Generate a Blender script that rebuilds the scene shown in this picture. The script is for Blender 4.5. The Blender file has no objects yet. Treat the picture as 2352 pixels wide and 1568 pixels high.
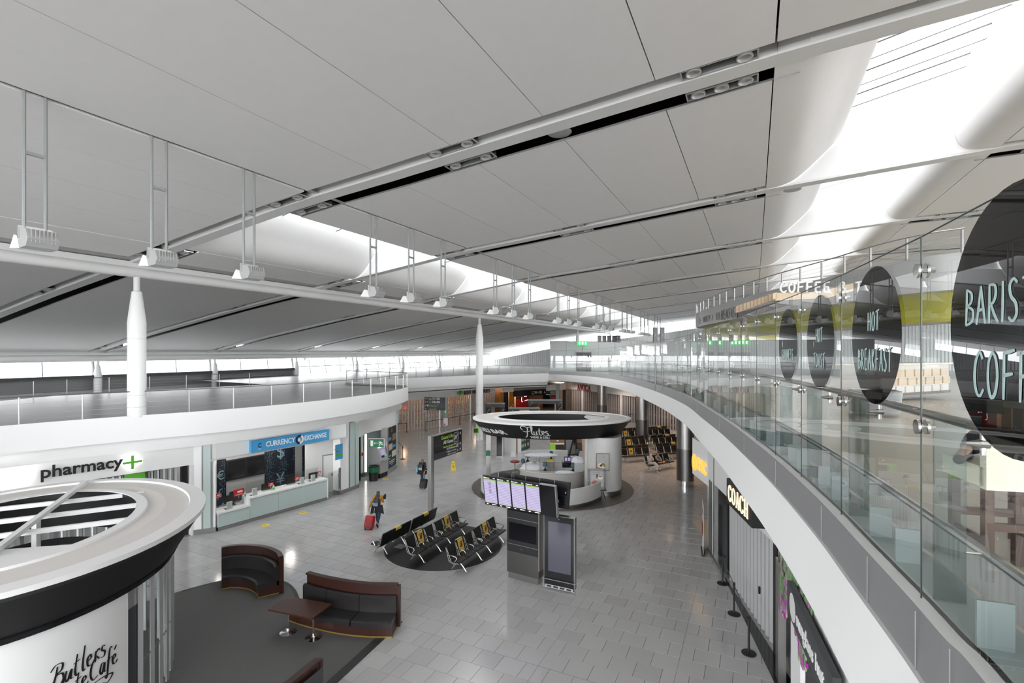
import bpy, bmesh, math, random
from mathutils import Vector, Matrix
random.seed(7)
S=bpy.context.scene
C=S.collection
# ---------------------------------------------------------------- camera
F=1150.;VX=1733.;HY=806.;H=8.2
A=math.atan((VX-1176)/F);ca,sa=math.cos(A),math.sin(A)
cam=bpy.data.cameras.new('camera');cam.sensor_width=36;cam.lens=36*F/2352
cam.shift_y=(HY-784)/2352;cam.clip_start=.05;cam.clip_end=1000
cam_o=bpy.data.objects.new('camera',cam);C.objects.link(cam_o)
cam_o.location=(0,0,H);cam_o.rotation_euler=(math.pi/2,0,A)
S.camera=cam_o
# ---------------------------------------------------------------- sky, lamps, exposure
SKY=12.2   # even overcast
wd=bpy.data.worlds.new('overcast');S.world=wd;wd.use_nodes=True
bg=wd.node_tree.nodes['Background'];bg.inputs[0].default_value=(.955,.978,1,1)
_n=wd.node_tree.nodes;_l=wd.node_tree.links.new
_tc=_n.new('ShaderNodeTexCoord');_sx=_n.new('ShaderNodeSeparateXYZ');_mr=_n.new('ShaderNodeMapRange')
_l(_tc.outputs['Generated'],_sx.inputs[0]);_l(_sx.outputs['Z'],_mr.inputs['Value'])
_mr.inputs['To Min'].default_value=SKY*.55;_mr.inputs['To Max'].default_value=SKY
_l(_mr.outputs[0],bg.inputs[1])
vs=S.view_settings;vs.view_transform='Standard';vs.look='None';vs.exposure=.3;vs.gamma=1;vs.use_curve_mapping=False
cy=S.cycles;cy.diffuse_bounces=4;cy.glossy_bounces=4;cy.transmission_bounces=6;cy.transparent_max_bounces=24;cy.max_bounces=8
cy.caustics_reflective=False;cy.caustics_refractive=False;cy.sample_clamp_indirect=6
def area(name,loc,size,power,color=(1,1,1),rot=(0,0,0),sy=None):
    l=bpy.data.lights.new(name,'AREA');l.energy=power;l.color=color;l.size=size
    if sy: l.shape='RECTANGLE';l.size_y=sy
    o=bpy.data.objects.new(name,l);C.objects.link(o);o.location=loc;o.rotation_euler=rot;return o
def spot(name,loc,power,color,angle=1.9,r=.06):
    l=bpy.data.lights.new(name,'SPOT');l.energy=power;l.color=color;l.spot_size=angle;l.shadow_soft_size=r;l.spot_blend=.6
    o=bpy.data.objects.new(name,l);C.objects.link(o);o.location=loc;return o
WARM=(1,.62,.36)
# ---------------------------------------------------------------- picture -> place
def ray(px,py):
    r=(px-1176)/F;return (r*ca-sa, r*sa+ca, (HY-py)/F)
def gz(px,py,z=0.):
    d=ray(px,py);t=(z-H)/d[2];return Vector((d[0]*t,d[1]*t,z))
def gy(px,py,y):
    d=ray(px,py);t=y/d[1];return Vector((d[0]*t,y,H+d[2]*t))
def gx(px,py,x):
    d=ray(px,py);t=x/d[0];return Vector((x,d[1]*t,H+d[2]*t))
def gd(px,py,dep):
    d=ray(px,py);return Vector((d[0]*dep,d[1]*dep,H+d[2]*dep))
def w2(lat,dep): return (lat*ca-dep*sa, lat*sa+dep*ca)
RIGHT=Vector((ca,sa,0));FWD=Vector((-sa,ca,0))
# ---------------------------------------------------------------- materials
M={}
def nn(nt,t,**k):
    n=nt.nodes.new(t)
    for a,b in k.items(): setattr(n,a,b)
    return n
def mat(name,col,rough=.5,metal=0.,noise=0.,scale=30.,spec=.5,emit=None,estr=1.,bump=0.,stretch=None,alpha=None,coat=0.):
    m=bpy.data.materials.new(name);m.use_nodes=True;nt=m.node_tree;b=nt.nodes['Principled BSDF']
    b.inputs['Roughness'].default_value=rough;b.inputs['Metallic'].default_value=metal
    b.inputs['Specular IOR Level'].default_value=spec
    if coat: b.inputs['Coat Weight'].default_value=coat
    c=(*col,1) if len(col)==3 else col
    b.inputs['Base Color'].default_value=c
    if noise or bump:
        tc=nn(nt,'ShaderNodeTexCoord');mp=nn(nt,'ShaderNodeMapping')
        if stretch: mp.inputs['Scale'].default_value=stretch
        nt.links.new(tc.outputs['Object'],mp.inputs['Vector'])
        tx=nn(nt,'ShaderNodeTexNoise');tx.inputs['Scale'].default_value=scale;tx.inputs['Detail'].default_value=4
        nt.links.new(mp.outputs['Vector'],tx.inputs['Vector'])
        if noise:
            r=nn(nt,'ShaderNodeMixRGB');r.inputs[1].default_value=tuple(max(0,v*(1-noise)) for v in c[:3])+(1,)
            r.inputs[2].default_value=tuple(min(1,v*(1+noise)) for v in c[:3])+(1,)
            nt.links.new(tx.outputs['Fac'],r.inputs[0]);nt.links.new(r.outputs[0],b.inputs['Base Color'])
        if bump:
            bp=nn(nt,'ShaderNodeBump');bp.inputs['Strength'].default_value=bump;bp.inputs['Distance'].default_value=.01
            nt.links.new(tx.outputs['Fac'],bp.inputs['Height']);nt.links.new(bp.outputs[0],b.inputs['Normal'])
    if emit:
        b.inputs['Emission Color'].default_value=(*emit,1);b.inputs['Emission Strength'].default_value=estr
    M[name]=m;return m
def glass(name,tint=(.9,.97,.95),refl=1.0,rough=0.):
    m=bpy.data.materials.new(name);m.use_nodes=True;nt=m.node_tree;nt.nodes.remove(nt.nodes['Principled BSDF'])
    t=nn(nt,'ShaderNodeBsdfTransparent');t.inputs[0].default_value=(*tint,1)
    g=nn(nt,'ShaderNodeBsdfGlossy');g.inputs['Roughness'].default_value=rough;g.inputs[0].default_value=(refl,refl,refl,1)
    f=nn(nt,'ShaderNodeFresnel');gg=nn(nt,'ShaderNodeNewGeometry');ma=nn(nt,'ShaderNodeMath',operation='MULTIPLY_ADD')
    ma.inputs[1].default_value=1/1.5-1.5;ma.inputs[2].default_value=1.5;nt.links.new(gg.outputs['Backfacing'],ma.inputs[0]);nt.links.new(ma.outputs[0],f.inputs['IOR'])
    mx=nn(nt,'ShaderNodeMixShader');nt.links.new(f.outputs[0],mx.inputs[0]);nt.links.new(t.outputs[0],mx.inputs[1]);nt.links.new(g.outputs[0],mx.inputs[2])
    nt.links.new(mx.outputs[0],nt.nodes['Material Output'].inputs[0]);M[name]=m;return m
mat('ceil',(.86,.85,.845),.6,noise=.02,scale=3)
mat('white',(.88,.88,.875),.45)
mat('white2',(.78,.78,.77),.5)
mat('offwhite',(.74,.71,.68),.6,noise=.03,scale=4)
mat('grey',(.30,.30,.30),.45)
mat('cove',(.42,.42,.41),.5)
mat('band',(.22,.22,.225),.4)
mat('black',(.012,.012,.013),.5)
mat('blackg',(.012,.012,.014),.15)
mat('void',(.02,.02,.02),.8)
mat('steel',(.42,.41,.40),.32,1.,noise=.1,scale=40,stretch=(1,1,.05))
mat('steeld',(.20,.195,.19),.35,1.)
mat('chrome',(.75,.75,.75),.12,1.)
mat('alu',(.55,.55,.55),.35,.8)
mat('silver',(.5,.5,.5),.4,.3)
mat('rodg',(.33,.34,.34),.4,.3)
mat('mull',(.30,.31,.31),.4,.3)
mat('clad',(.58,.60,.59),.5)
mat('slate',(.055,.058,.063),.5)
mat('mezzf',(.22,.217,.213),.34,noise=.12,scale=2,stretch=(.3,2,1))
mat('deckf',(.46,.42,.36),.25,noise=.05,scale=2)
mat('carpet',(.10,.097,.095),.85,noise=.25,scale=20,stretch=(1,6,1),bump=.1)
mat('rug',(.012,.012,.013),.45)
mat('edge',(.016,.016,.017),.5)
mat('frost',(.52,.62,.60),.2,spec=.5)
mat('frostd',(.36,.48,.47),.22)
mat('wood',(.036,.011,.007),.35,noise=.3,scale=6,stretch=(1,1,8))
mat('woodt',(.055,.02,.012),.3,noise=.25,scale=5,stretch=(8,1,1))
mat('woodl',(.66,.52,.36),.5,noise=.12,scale=6,stretch=(1,1,8))
mat('woodm',(.30,.17,.09),.45,noise=.2,scale=6)
mat('woodk',(.10,.065,.05),.5,noise=.2,scale=6)
mat('leather',(.018,.016,.016),.32,noise=.2,scale=5,bump=.15)
mat('seat',(.012,.0115,.0115),.38)
mat('blue',(.07,.36,.68),.4)
mat('navy',(.01,.02,.05),.5)
mat('green',(.01,.15,.06),.4)
mat('greenb',(.12,.45,.04),.4)
mat('lime',(.35,.75,.05),.4)
mat('olive',(.42,.40,.03),.5)
mat('yellow',(.80,.60,.03),.45)
mat('yellowp',(.62,.47,.10),.45)
mat('red',(.45,.012,.02),.5,noise=.2,scale=8)
mat('redb',(.62,.02,.02),.4)
mat('maroon',(.25,.01,.015),.45)
mat('marble',(.68,.66,.62),.15,noise=.06,scale=4)
mat('granite_dark',(.02,.02,.02),.12,noise=.5,scale=6)
mat('teal',(.07,.13,.17),.6)
mat('cream',(.74,.72,.58),.45)
mat('cloth',(.75,.76,.79),.8,noise=.08,scale=5,bump=.4)
mat('skin',(.50,.28,.19),.5)
mat('hairb',(.07,.035,.018),.5,noise=.3,scale=40)
mat('hairl',(.16,.09,.045),.5,noise=.3,scale=40)
mat('mustard',(.42,.20,.025),.8)
mat('denim',(.035,.06,.11),.8)
mat('darkcloth',(.012,.013,.018),.8)
mat('pale',(.68,.64,.60),.8)
mat('rubber',(.015,.015,.015),.7)
mat('paper',(.78,.78,.78),.6)
mat('teall',(.45,.60,.58),.5)
mat('letter',(.80,.80,.79),.5)
mat('lampglass',(.5,.5,.48),.15,.4)
mat('glow',(1,1,1),.5,emit=(1,.97,.92),estr=2.4)
mat('glowc',(1,1,1),.5,emit=(1,.98,.96),estr=1.1)
mat('goldglow',(.8,.45,.06),.4,emit=(1,.55,.10),estr=.62)
mat('peachglow',(1,.7,.5),.4,emit=(1,.74,.52),estr=.68)
mat('screenp',(.1,.1,.1),.3,emit=(.76,.68,.98),estr=.62)
mat('screenl',(.1,.1,.1),.3,emit=(.50,.40,.78),estr=.56)
mat('screeng',(.1,.1,.1),.3,emit=(.35,.62,.08),estr=.6)
mat('screenk',(.004,.004,.006),.2)
mat('screenb',(.085,.085,.11),.08)
mat('exitg',(.01,.3,.08),.3,emit=(.02,.55,.14),estr=1.0)
mat('exitw',(1,1,1),.3,emit=(.8,1,.7),estr=1.2)
mat('pinkneon',(1,.5,.6),.3,emit=(1,.55,.65),estr=2.5)
mat('skyplane',(.3,.3,.3),.8)
glass('glass',(.95,.975,.967),1.0)
glass('glassc',(.93,.95,.95),.5)
glass('pane',(.985,.985,.985),.5)
glass('skyglass',(.30,.30,.30),.5)
glass('film',(.035,.035,.037),.9)
glass('fin',(.72,.77,.765),.7,.05)
mat('finm',(.29,.34,.335),.15)
mat('seamd',(.05,.065,.062),.3)
# floor: granite tiles, a shade per tile from its place in the bond
def floor_mat():
    m=bpy.data.materials.new('granite');m.use_nodes=True;nt=m.node_tree;b=nt.nodes['Principled BSDF'];L=nt.links.new
    g=nn(nt,'ShaderNodeNewGeometry');sp=nn(nt,'ShaderNodeSeparateXYZ');L(g.outputs['Position'],sp.inputs[0])
    def mth(op,a,b2=None):
        n=nn(nt,'ShaderNodeMath',operation=op)
        for i,v in enumerate((a,b2)):
            if v is None: continue
            if isinstance(v,(int,float)): n.inputs[i].default_value=v
            else: L(v,n.inputs[i])
        return n.outputs[0]
    row=mth('FLOOR',mth('DIVIDE',mth('SUBTRACT',sp.outputs['Y'],TY0),TS))
    odd=mth('MULTIPLY',mth('MODULO',mth('ADD',row,1000.),2.),.5)
    col=mth('FLOOR',mth('SUBTRACT',mth('DIVIDE',mth('SUBTRACT',sp.outputs['X'],TX0),TS),odd))
    cb=nn(nt,'ShaderNodeCombineXYZ');L(row,cb.inputs[0]);L(col,cb.inputs[1])
    wn=nn(nt,'ShaderNodeTexWhiteNoise');L(cb.outputs[0],wn.inputs['Vector'])
    nz=nn(nt,'ShaderNodeTexNoise');nz.inputs['Scale'].default_value=70;nz.inputs['Detail'].default_value=3;L(g.outputs['Position'],nz.inputs['Vector'])
    v=mth('ADD',mth('MULTIPLY',mth('POWER',wn.outputs['Value'],2.),-.055),.48)
    v=mth('ADD',v,mth('MULTIPLY',mth('SUBTRACT',nz.outputs['Fac'],.5),.16))
    cc=nn(nt,'ShaderNodeCombineXYZ');L(v,cc.inputs[0]);L(mth('MULTIPLY',v,.99),cc.inputs[1]);L(mth('MULTIPLY',v,.978),cc.inputs[2])
    L(cc.outputs[0],b.inputs['Base Color']);b.inputs['Roughness'].default_value=.14;b.inputs['Specular IOR Level'].default_value=.5
    M['granite']=m
TS=.6545;TX0=-1.80;TY0=12.04
floor_mat()
mat('grout',(.2,.195,.19),.8)
# ---------------------------------------------------------------- mesh helpers
class MB:
    def __init__(s): s.v=[];s.f=[];s.m=[];s.ms=[];s.cur=0
    def mt(s,name):
        if name not in s.ms: s.ms.append(name)
        s.cur=s.ms.index(name);return s
    def add(s,vs,fs):
        b=len(s.v);s.v+=[tuple(v) for v in vs]
        for f in fs: s.f.append(tuple(i+b for i in f));s.m.append(s.cur)
        return s
    def box(s,c,d,rz=0.,R=None):
        x,y,z=d[0]/2,d[1]/2,d[2]/2
        vs=[Vector(p) for p in ((-x,-y,-z),(x,-y,-z),(x,y,-z),(-x,y,-z),(-x,-y,z),(x,-y,z),(x,y,z),(-x,y,z))]
        if R is None: R=Matrix.Rotation(rz,3,'Z')
        c=Vector(c);return s.add([R@v+c for v in vs],[(0,3,2,1),(4,5,6,7),(0,1,5,4),(1,2,6,5),(2,3,7,6),(3,0,4,7)])
    def prism(s,poly,z0,z1,cap=True):
        n=len(poly);a=sum(poly[i][0]*poly[(i+1)%n][1]-poly[(i+1)%n][0]*poly[i][1] for i in range(n))
        if a<0: poly=poly[::-1]
        vs=[(p[0],p[1],z0) for p in poly]+[(p[0],p[1],z1) for p in poly]
        fs=[(i,(i+1)%n,n+(i+1)%n,n+i) for i in range(n)]
        if cap: fs+=[tuple(range(n-1,-1,-1)),tuple(range(n,2*n))]
        return s.add(vs,fs)
    def extr(s,poly,axis_pts):  # polygon (3d pts list) swept from a to b by offset
        n=len(poly);o=Vector(axis_pts);vs=[Vector(p) for p in poly]+[Vector(p)+o for p in poly]
        return s.add(vs,[(i,(i+1)%n,n+(i+1)%n,n+i) for i in range(n)]+[tuple(range(n-1,-1,-1)),tuple(range(n,2*n))])
    def tube(s,pts,r,n=8,cap=True,closed=False):
        pts=[Vector(p) for p in pts];k=len(pts);rs=r if isinstance(r,(list,tuple)) else [r]*k
        base=len(s.v);vs=[]
        up=None
        for i,p in enumerate(pts):
            if closed: t=(pts[(i+1)%k]-pts[i-1])
            else: t=(pts[min(i+1,k-1)]-pts[max(i-1,0)])
            t.normalize()
            if up is None:
                up=Vector((0,0,1)) if abs(t.z)<.9 else Vector((1,0,0))
            x=up.cross(t)
            if x.length<1e-6: x=Vector((1,0,0)).cross(t)
            x.normalize();up=t.cross(x).normalized()
            for j in range(n):
                a=2*math.pi*j/n;vs.append(p+x*math.cos(a)*rs[i]+up*math.sin(a)*rs[i])
        fs=[]
        for i in range(k if closed else k-1):
            a=i*n;b=((i+1)%k)*n
            for j in range(n): fs.append((a+j,a+(j+1)%n,b+(j+1)%n,b+j))
        if cap and not closed: fs+=[tuple(range(n-1,-1,-1)),tuple((k-1)*n+j for j in range(n))]
        return s.add(vs,fs)
    def lathe(s,prof,c=(0,0,0),n=24,sx=1.,sy=1.,a0=0.,a1=None,rz=0.):
        full=a1 is None;a1=a0+2*math.pi if full else a1
        m=n if full else n+1;vs=[];cr,sr=math.cos(rz),math.sin(rz)
        for r,z in prof:
            for j in range(m):
                a=a0+(a1-a0)*j/n;x=r*math.cos(a)*sx;y=r*math.sin(a)*sy
                vs.append((c[0]+x*cr-y*sr,c[1]+x*sr+y*cr,c[2]+z))
        fs=[]
        for i in range(len(prof)-1):
            for j in range(n):
                k=(j+1)%m if full else j+1
                fs.append((i*m+j,i*m+k,(i+1)*m+k,(i+1)*m+j))
        return s.add(vs,fs)
    def strip(s,a,b,closed=False):  # quads between two equal polylines
        n=len(a);vs=list(a)+list(b)
        return s.add(vs,[(i,(i+1)%n,n+(i+1)%n,n+i) for i in range(n if closed else n-1)])
    def cyl(s,c,r,h,n=16): return s.lathe([(0,0),(r,0),(r,h),(0,h)],c,n)
    def mesh(s,name,smooth=False):
        me=bpy.data.meshes.new(name);me.from_pydata(s.v,[],s.f)
        for k in s.ms: me.materials.append(M[k])
        if len(s.ms)>1: me.polygons.foreach_set('material_index',s.m)
        if smooth:
            me.polygons.foreach_set('use_smooth',[True]*len(s.f))
            try: me.set_sharp_from_angle(angle=.6)
            except Exception: pass
        me.update();return me
    def build(s,name,parent=None,smooth=False,loc=None,**p):
        o=bpy.data.objects.new(name,s.mesh(name,smooth));C.objects.link(o)
        if parent is not None: o.parent=parent
        if loc is not None: o.location=loc
        for k,v in p.items(): o[k]=v
        return o
def mb(m): return MB().mt(m)
def empty(name,loc=(0,0,0),rz=0.,**p):
    o=bpy.data.objects.new(name,None);C.objects.link(o);o.location=loc;o.rotation_euler=(0,0,rz);o.empty_display_size=.2
    for k,v in p.items(): o[k]=v
    return o
def thing(name,label,cat,loc=(0,0,0),rz=0.,group=None):
    o=empty(name,loc,rz,label=label,category=cat)
    if group: o['group']=group
    return o
def tag(o,label,cat,group=None):
    o['label']=label;o['category']=cat
    if group: o['group']=group
    return o
def struct(name,loc=(0,0,0),**p): return empty(name,loc,kind='structure',**p)
def copy_tree(o,loc=None,rz=None,label=None,parent=None):
    c=o.copy();C.objects.link(c)
    if parent is not None: c.parent=parent
    for ch in list(o.children): copy_tree(ch,parent=c)
    if loc is not None: c.location=loc
    if rz is not None: c.rotation_euler=(0,0,rz)
    if label: c['label']=label
    return c
def crom(pts,n=8,closed=False):
    P=[Vector(p) for p in pts];k=len(P);out=[]
    rng=range(k if closed else k-1)
    for i in rng:
        if closed: a,b,c,d=P[i-1],P[i],P[(i+1)%k],P[(i+2)%k]
        else: a,b,c,d=P[max(i-1,0)],P[i],P[i+1],P[min(i+2,k-1)]
        for j in range(n):
            t=j/n;out.append(.5*((2*b)+(c-a)*t+(2*a-5*b+4*c-d)*t*t+(3*b-a-3*c+d)*t**3))
    if not closed: out.append(P[-1].copy())
    return out
def resample(P,step):
    out=[P[0].copy()];acc=0.
    for a,b in zip(P,P[1:]):
        L=(b-a).length
        while acc+L>=step:
            t=(step-acc)/L;a=a.lerp(b,t);out.append(a.copy());L=(b-a).length;acc=0.
        acc+=L
    return out
def offs(P,d):  # offset an xy polyline to its right by d
    out=[]
    for i,p in enumerate(P):
        t=(P[min(i+1,len(P)-1)]-P[max(i-1,0)]);t.z=0;t.normalize();out.append(p+Vector((t.y,-t.x,0))*d)
    return out
def atz(P,z): return [Vector((p.x,p.y,z)) for p in P]
def frame(o,x,up=Vector((0,0,1))):  # matrix: local x along x, local y along up, local z out
    x=Vector(x).normalized();z=x.cross(Vector(up)).normalized();y=z.cross(x)
    return Matrix(((x.x,y.x,z.x,o[0]),(x.y,y.y,z.y,o[1]),(x.z,y.z,z.z,o[2]),(0,0,0,1)))
# ---------------------------------------------------------------- lettering
_tc={}
def text_geo(s,size=1.,ext=.0,bold=0.,align='LEFT',sp=1.):
    cu=bpy.data.curves.new('t','FONT');cu.body=s;cu.size=size;cu.extrude=ext;cu.offset=bold;cu.align_x=align;cu.resolution_u=3;cu.space_character=sp
    o=bpy.data.objects.new('t',cu);me=o.to_mesh()
    vs=[tuple(v.co) for v in me.vertices];fs=[tuple(p.vertices) for p in me.polygons]
    o.to_mesh_clear();bpy.data.objects.remove(o);bpy.data.curves.remove(cu);return vs,fs
def text(m,s,fr,size,ext=.004,bold=0.,align='LEFT',fit=None,sp=1.,fn=None):
    vs,fs=text_geo(s,size,ext,bold,align,sp)
    if fit and vs:
        x0=min(v[0] for v in vs);x1=max(v[0] for v in vs);k=fit/(x1-x0);vs=[(v[0]*k,v[1],v[2]) for v in vs]
    if fn: vs=[fn(v) for v in vs]
    else: vs=[fr@Vector(v) for v in vs]
    return m.add(vs,fs)
def ribbon(m,pts,wfn,ext=.004,fr=None,fn=None,smooth=6):
    """a pen stroke: 2d points -> flat ribbon with a little depth"""
    P=[Vector((p[0],p[1],0)) for p in pts]
    if smooth: P=crom(P,smooth)
    n=len(P);L=[];R=[]
    for i,p in enumerate(P):
        t=(P[min(i+1,n-1)]-P[max(i-1,0)])
        if t.length<1e-9: t=Vector((1,0,0))
        t.normalize();w=wfn(t,i/(n-1))/2;nv=Vector((-t.y,t.x,0))*w;L.append(p+nv);R.append(p-nv)
    T=(lambda v:fn(v)) if fn else (lambda v:fr@Vector(v))
    vs=[T(Vector((v.x,v.y,ext))) for v in L]+[T(Vector((v.x,v.y,ext))) for v in R]+[T(Vector((v.x,v.y,-ext))) for v in L]+[T(Vector((v.x,v.y,-ext))) for v in R]
    fs=[]
    for i in range(n-1):
        fs+=[(i,n+i,n+i+1,i+1),(2*n+i,2*n+i+1,3*n+i+1,3*n+i),(i,i+1,2*n+i+1,2*n+i),(n+i+1,n+i,3*n+i,3*n+i+1)]
    fs+=[(0,2*n,3*n,n),(n-1,2*n-1,4*n-1,3*n-1)]
    return m.add(vs,fs)
# ================================================================ structure
BAY=9.5;Y0=11.8;KS=range(-3,9)
ZC=[(-48.5,7.9),(-47.4,8.05),(-42,9.05),(-36,9.95),(-30,10.85),(-22.9,11.8),(-19.9,12.2),(-14.4,12.92),(-12.4,13.13),(-9.8,13.35),(-7.2,13.6),(-4.57,13.83),(-1.94,14.07),(.38,14.27),(7.2,14.68),(12,14.72),(20,14.3),(33,12.6)]
def zc(x):
    for (a,b),(c,d) in zip(ZC,ZC[1:]):
        if a<=x<=c: return b+(d-b)*(x-a)/(c-a)
    return ZC[0][1] if x<ZC[0][0] else ZC[-1][1]
# ---- floor: every tile its own piece near by, the rest joined
floor=struct('floor')
mb('grout').box((-9,28,-.06),(84,128,.1)).build('floor_bed',floor)
tb=MB().mt('granite');g=.0035;e=.003
def tile_geo(m,x,y,wx,wy):
    x0,x1,y0,y1=x+g,x+wx-g,y+g,y+wy-g
    m.add([(x0,y0,-.01),(x1,y0,-.01),(x1,y1,-.01),(x0,y1,-.01),(x0+e,y0+e,0),(x1-e,y0+e,0),(x1-e,y1-e,0),(x0+e,y1-e,0)],[(4,5,6,7),(0,1,5,4),(1,2,6,5),(2,3,7,6),(3,0,4,7)])
proto={}
tl=[]
for j in range(-18,64):
    y=TY0+j*TS;od=.5*(j%2)
    for i in range(-58,20):
        x=TX0+(i+od)*TS
        parts=[(x,TS)]
        q=(x-TX0)/(5*TS)
        if od and abs((i%5)-4)<.1: parts=[(x,TS/2),(x+TS/2,TS/2)]   # cut at the movement joint
        for px,wx in parts:
            cx,cyy=px+wx/2,y+TS/2
            dep=-cx*sa+cyy*ca;lat=cx*ca+cyy*sa
            if dep<7.5 : continue
            u=1176+F*lat/dep;v=HY+F*H/dep
            if v>1640 or u<-60 or u>2000 : continue
            if u>1560 and (u-1560)*1.5+1150 < v-260: pass
            tl.append((dep,px,y,wx,u,v))
tl.sort()
vis=[t for t in tl if not(t[4]<430) and not(t[4]<940 and t[5]>1340+(925-t[4])*.2) and t[4]<1790]
own=set(id(t) for t in vis[:300])
for t in tl:
    dep,px,y,wx,u,v=t
    if id(t) in own:
        k=round(wx,3)
        if k not in proto:
            q=MB().mt('granite');tile_geo(q,0,0,wx,TS);proto[k]=q.mesh('tile')
        o=bpy.data.objects.new('tile',proto[k]);C.objects.link(o);o.parent=floor;o.location=(px,y,0)
    else: tile_geo(tb,px,y,wx,TS)
o=tb.build('tile_field',floor);o['kind']='stuff'
# dark movement joints
jm=mb('band')
for k in range(-9,4): jm.box((TX0+k*5*TS,26,.0006),(.012,60,.001))
for k in range(-1,12): jm.box((-12,TY0+k*5*TS,.0006),(44,.010,.001))
jm.build('joint_strip',floor)
mb('skyplane').box((0,30,-1.3),(700,700,.2)).build('ground',None,kind='structure')
# ---- ceiling
ceiling=struct('ceiling')
def prof_panel(pts,y0,y1,th=.05,m='ceil'):
    q=MB().mt(m);n=len(pts)
    lo=[(x,y0,z) for x,z in pts]+[(x,y1,z) for x,z in pts];hi=[(x,y0,z+th) for x,z in pts]+[(x,y1,z+th) for x,z in pts]
    vs=lo+hi;fs=[]
    for i in range(n-1):
        fs+=[(i,n+i,n+i+1,i+1),(2*n+i,2*n+i+1,3*n+i+1,3*n+i),(i,i+1,2*n+i+1,2*n+i),(n+i+1,n+i,3*n+i,3*n+i+1)]
    fs+=[(0,2*n,3*n,n),(n-1,2*n-1,4*n-1,3*n-1)]
    return q.add(vs,fs)
PY0,PY1=.85,BAY-.68
xs=[-12.40,-9.79,-7.19,-4.565,-1.94,.375]
pieces=[]
for a,b in zip(xs,xs[1:]): pieces.append(('ceiling_panel',[(a+.012,zc(a)),(b-.012,zc(b))],PY0,PY1))
pieces.append(('ceiling_panel',[(-14.4,zc(-14.4)),(-13.5,zc(-13.5)),(-12.52,zc(-12.52))],PY0,PY1))
pieces.append(('ceiling_panel',[(-22.1,zc(-22.1)),(-20.02,12.17)],PY0,PY1))
lx=[-23.6,-26.2,-28.8,-31.4,-34.0,-36.6,-39.2,-41.8,-44.4,-46.9]
for b,a in zip(lx,lx[1:]): pieces.append(('ceiling_panel',[(a+.012,zc(a)),(b-.012,zc(b))],PY0,PY1))
rx=[7.0,9.6,12.2,14.8,17.4,20,22.6,25.2,27.8,30.4,33]
for a,b in zip(rx,rx[1:]): pieces.append(('ceiling_panel',[(a+.012,zc(a)),(b-.012,zc(b))],PY0,PY1))
FA=crom([(.39,14.27,0),(.9,14.33,0),(1.3,14.47,0),(1.75,14.82,0),(2.15,15.2,0),(2.55,15.6,0),(2.78,15.95,0),(2.88,16.6,0)],3)
pieces.append(('flared_panel',[(p.x,p.y) for p in FA],.27,BAY-.27))
RA=crom([(5.85,17.25,0),(5.86,16.4,0),(5.88,15.5,0),(5.95,15.05,0),(6.15,14.78,0),(6.5,14.69,0),(6.98,14.67,0)],3)
pieces.append(('flared_panel',[(p.x,p.y) for p in RA],.27,BAY-.27))
FB=crom([(-20.0,12.17,0),(-19.6,12.27,0),(-19.2,12.5,0),(-18.8,12.9,0),(-18.45,13.35,0),(-18.25,13.75,0),(-18.18,14.05,0)],3)
pieces.append(('flared_panel',[(p.x,p.y) for p in FB],.27,BAY-.27))
pm=[]
for nm,pts,a,b in pieces:
    th=.05
    q=prof_panel(pts,a,b,th)
    pm.append((nm,q.mesh(nm,smooth=len(pts)>4)))
flat=[]
fx=[.39,2.6,4.8,7.0];flat+=[prof_panel([(p_+.012,zc(p_)),(q_-.012,zc(q_))],PY0,PY1).mesh('ceiling_panel') for p_,q_ in zip(fx,fx[1:])]
fx=[-20.0,-18.1,-16.3,-14.4];flat+=[prof_panel([(p_+.012,zc(p_)),(q_-.012,zc(q_))],PY0,PY1).mesh('ceiling_panel') for p_,q_ in zip(fx,fx[1:])]
for k in KS:
    if k<0:
        for me in flat:
            o=bpy.data.objects.new('ceiling_panel',me);C.objects.link(o);o.parent=ceiling;o.location=(0,Y0+k*BAY,0)
    for nm,me in pm:
        if k<0 and nm=='flared_panel': continue
        o=bpy.data.objects.new(nm,me);C.objects.link(o);o.parent=ceiling;o.location=(0,Y0+k*BAY,0)
def strip_along(m,xl,f0,f1):
    m.strip([f0(x) for x in xl],[f1(x) for x in xl])
XL=[-47.3,-44,-40,-36,-33,-30,-26,-22.9,-20,-17,-14.4,-12.4,-9.8,-7.2,-4.57,-1.94,.38,3,5,7.2,12,16,20,26,33]
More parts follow.
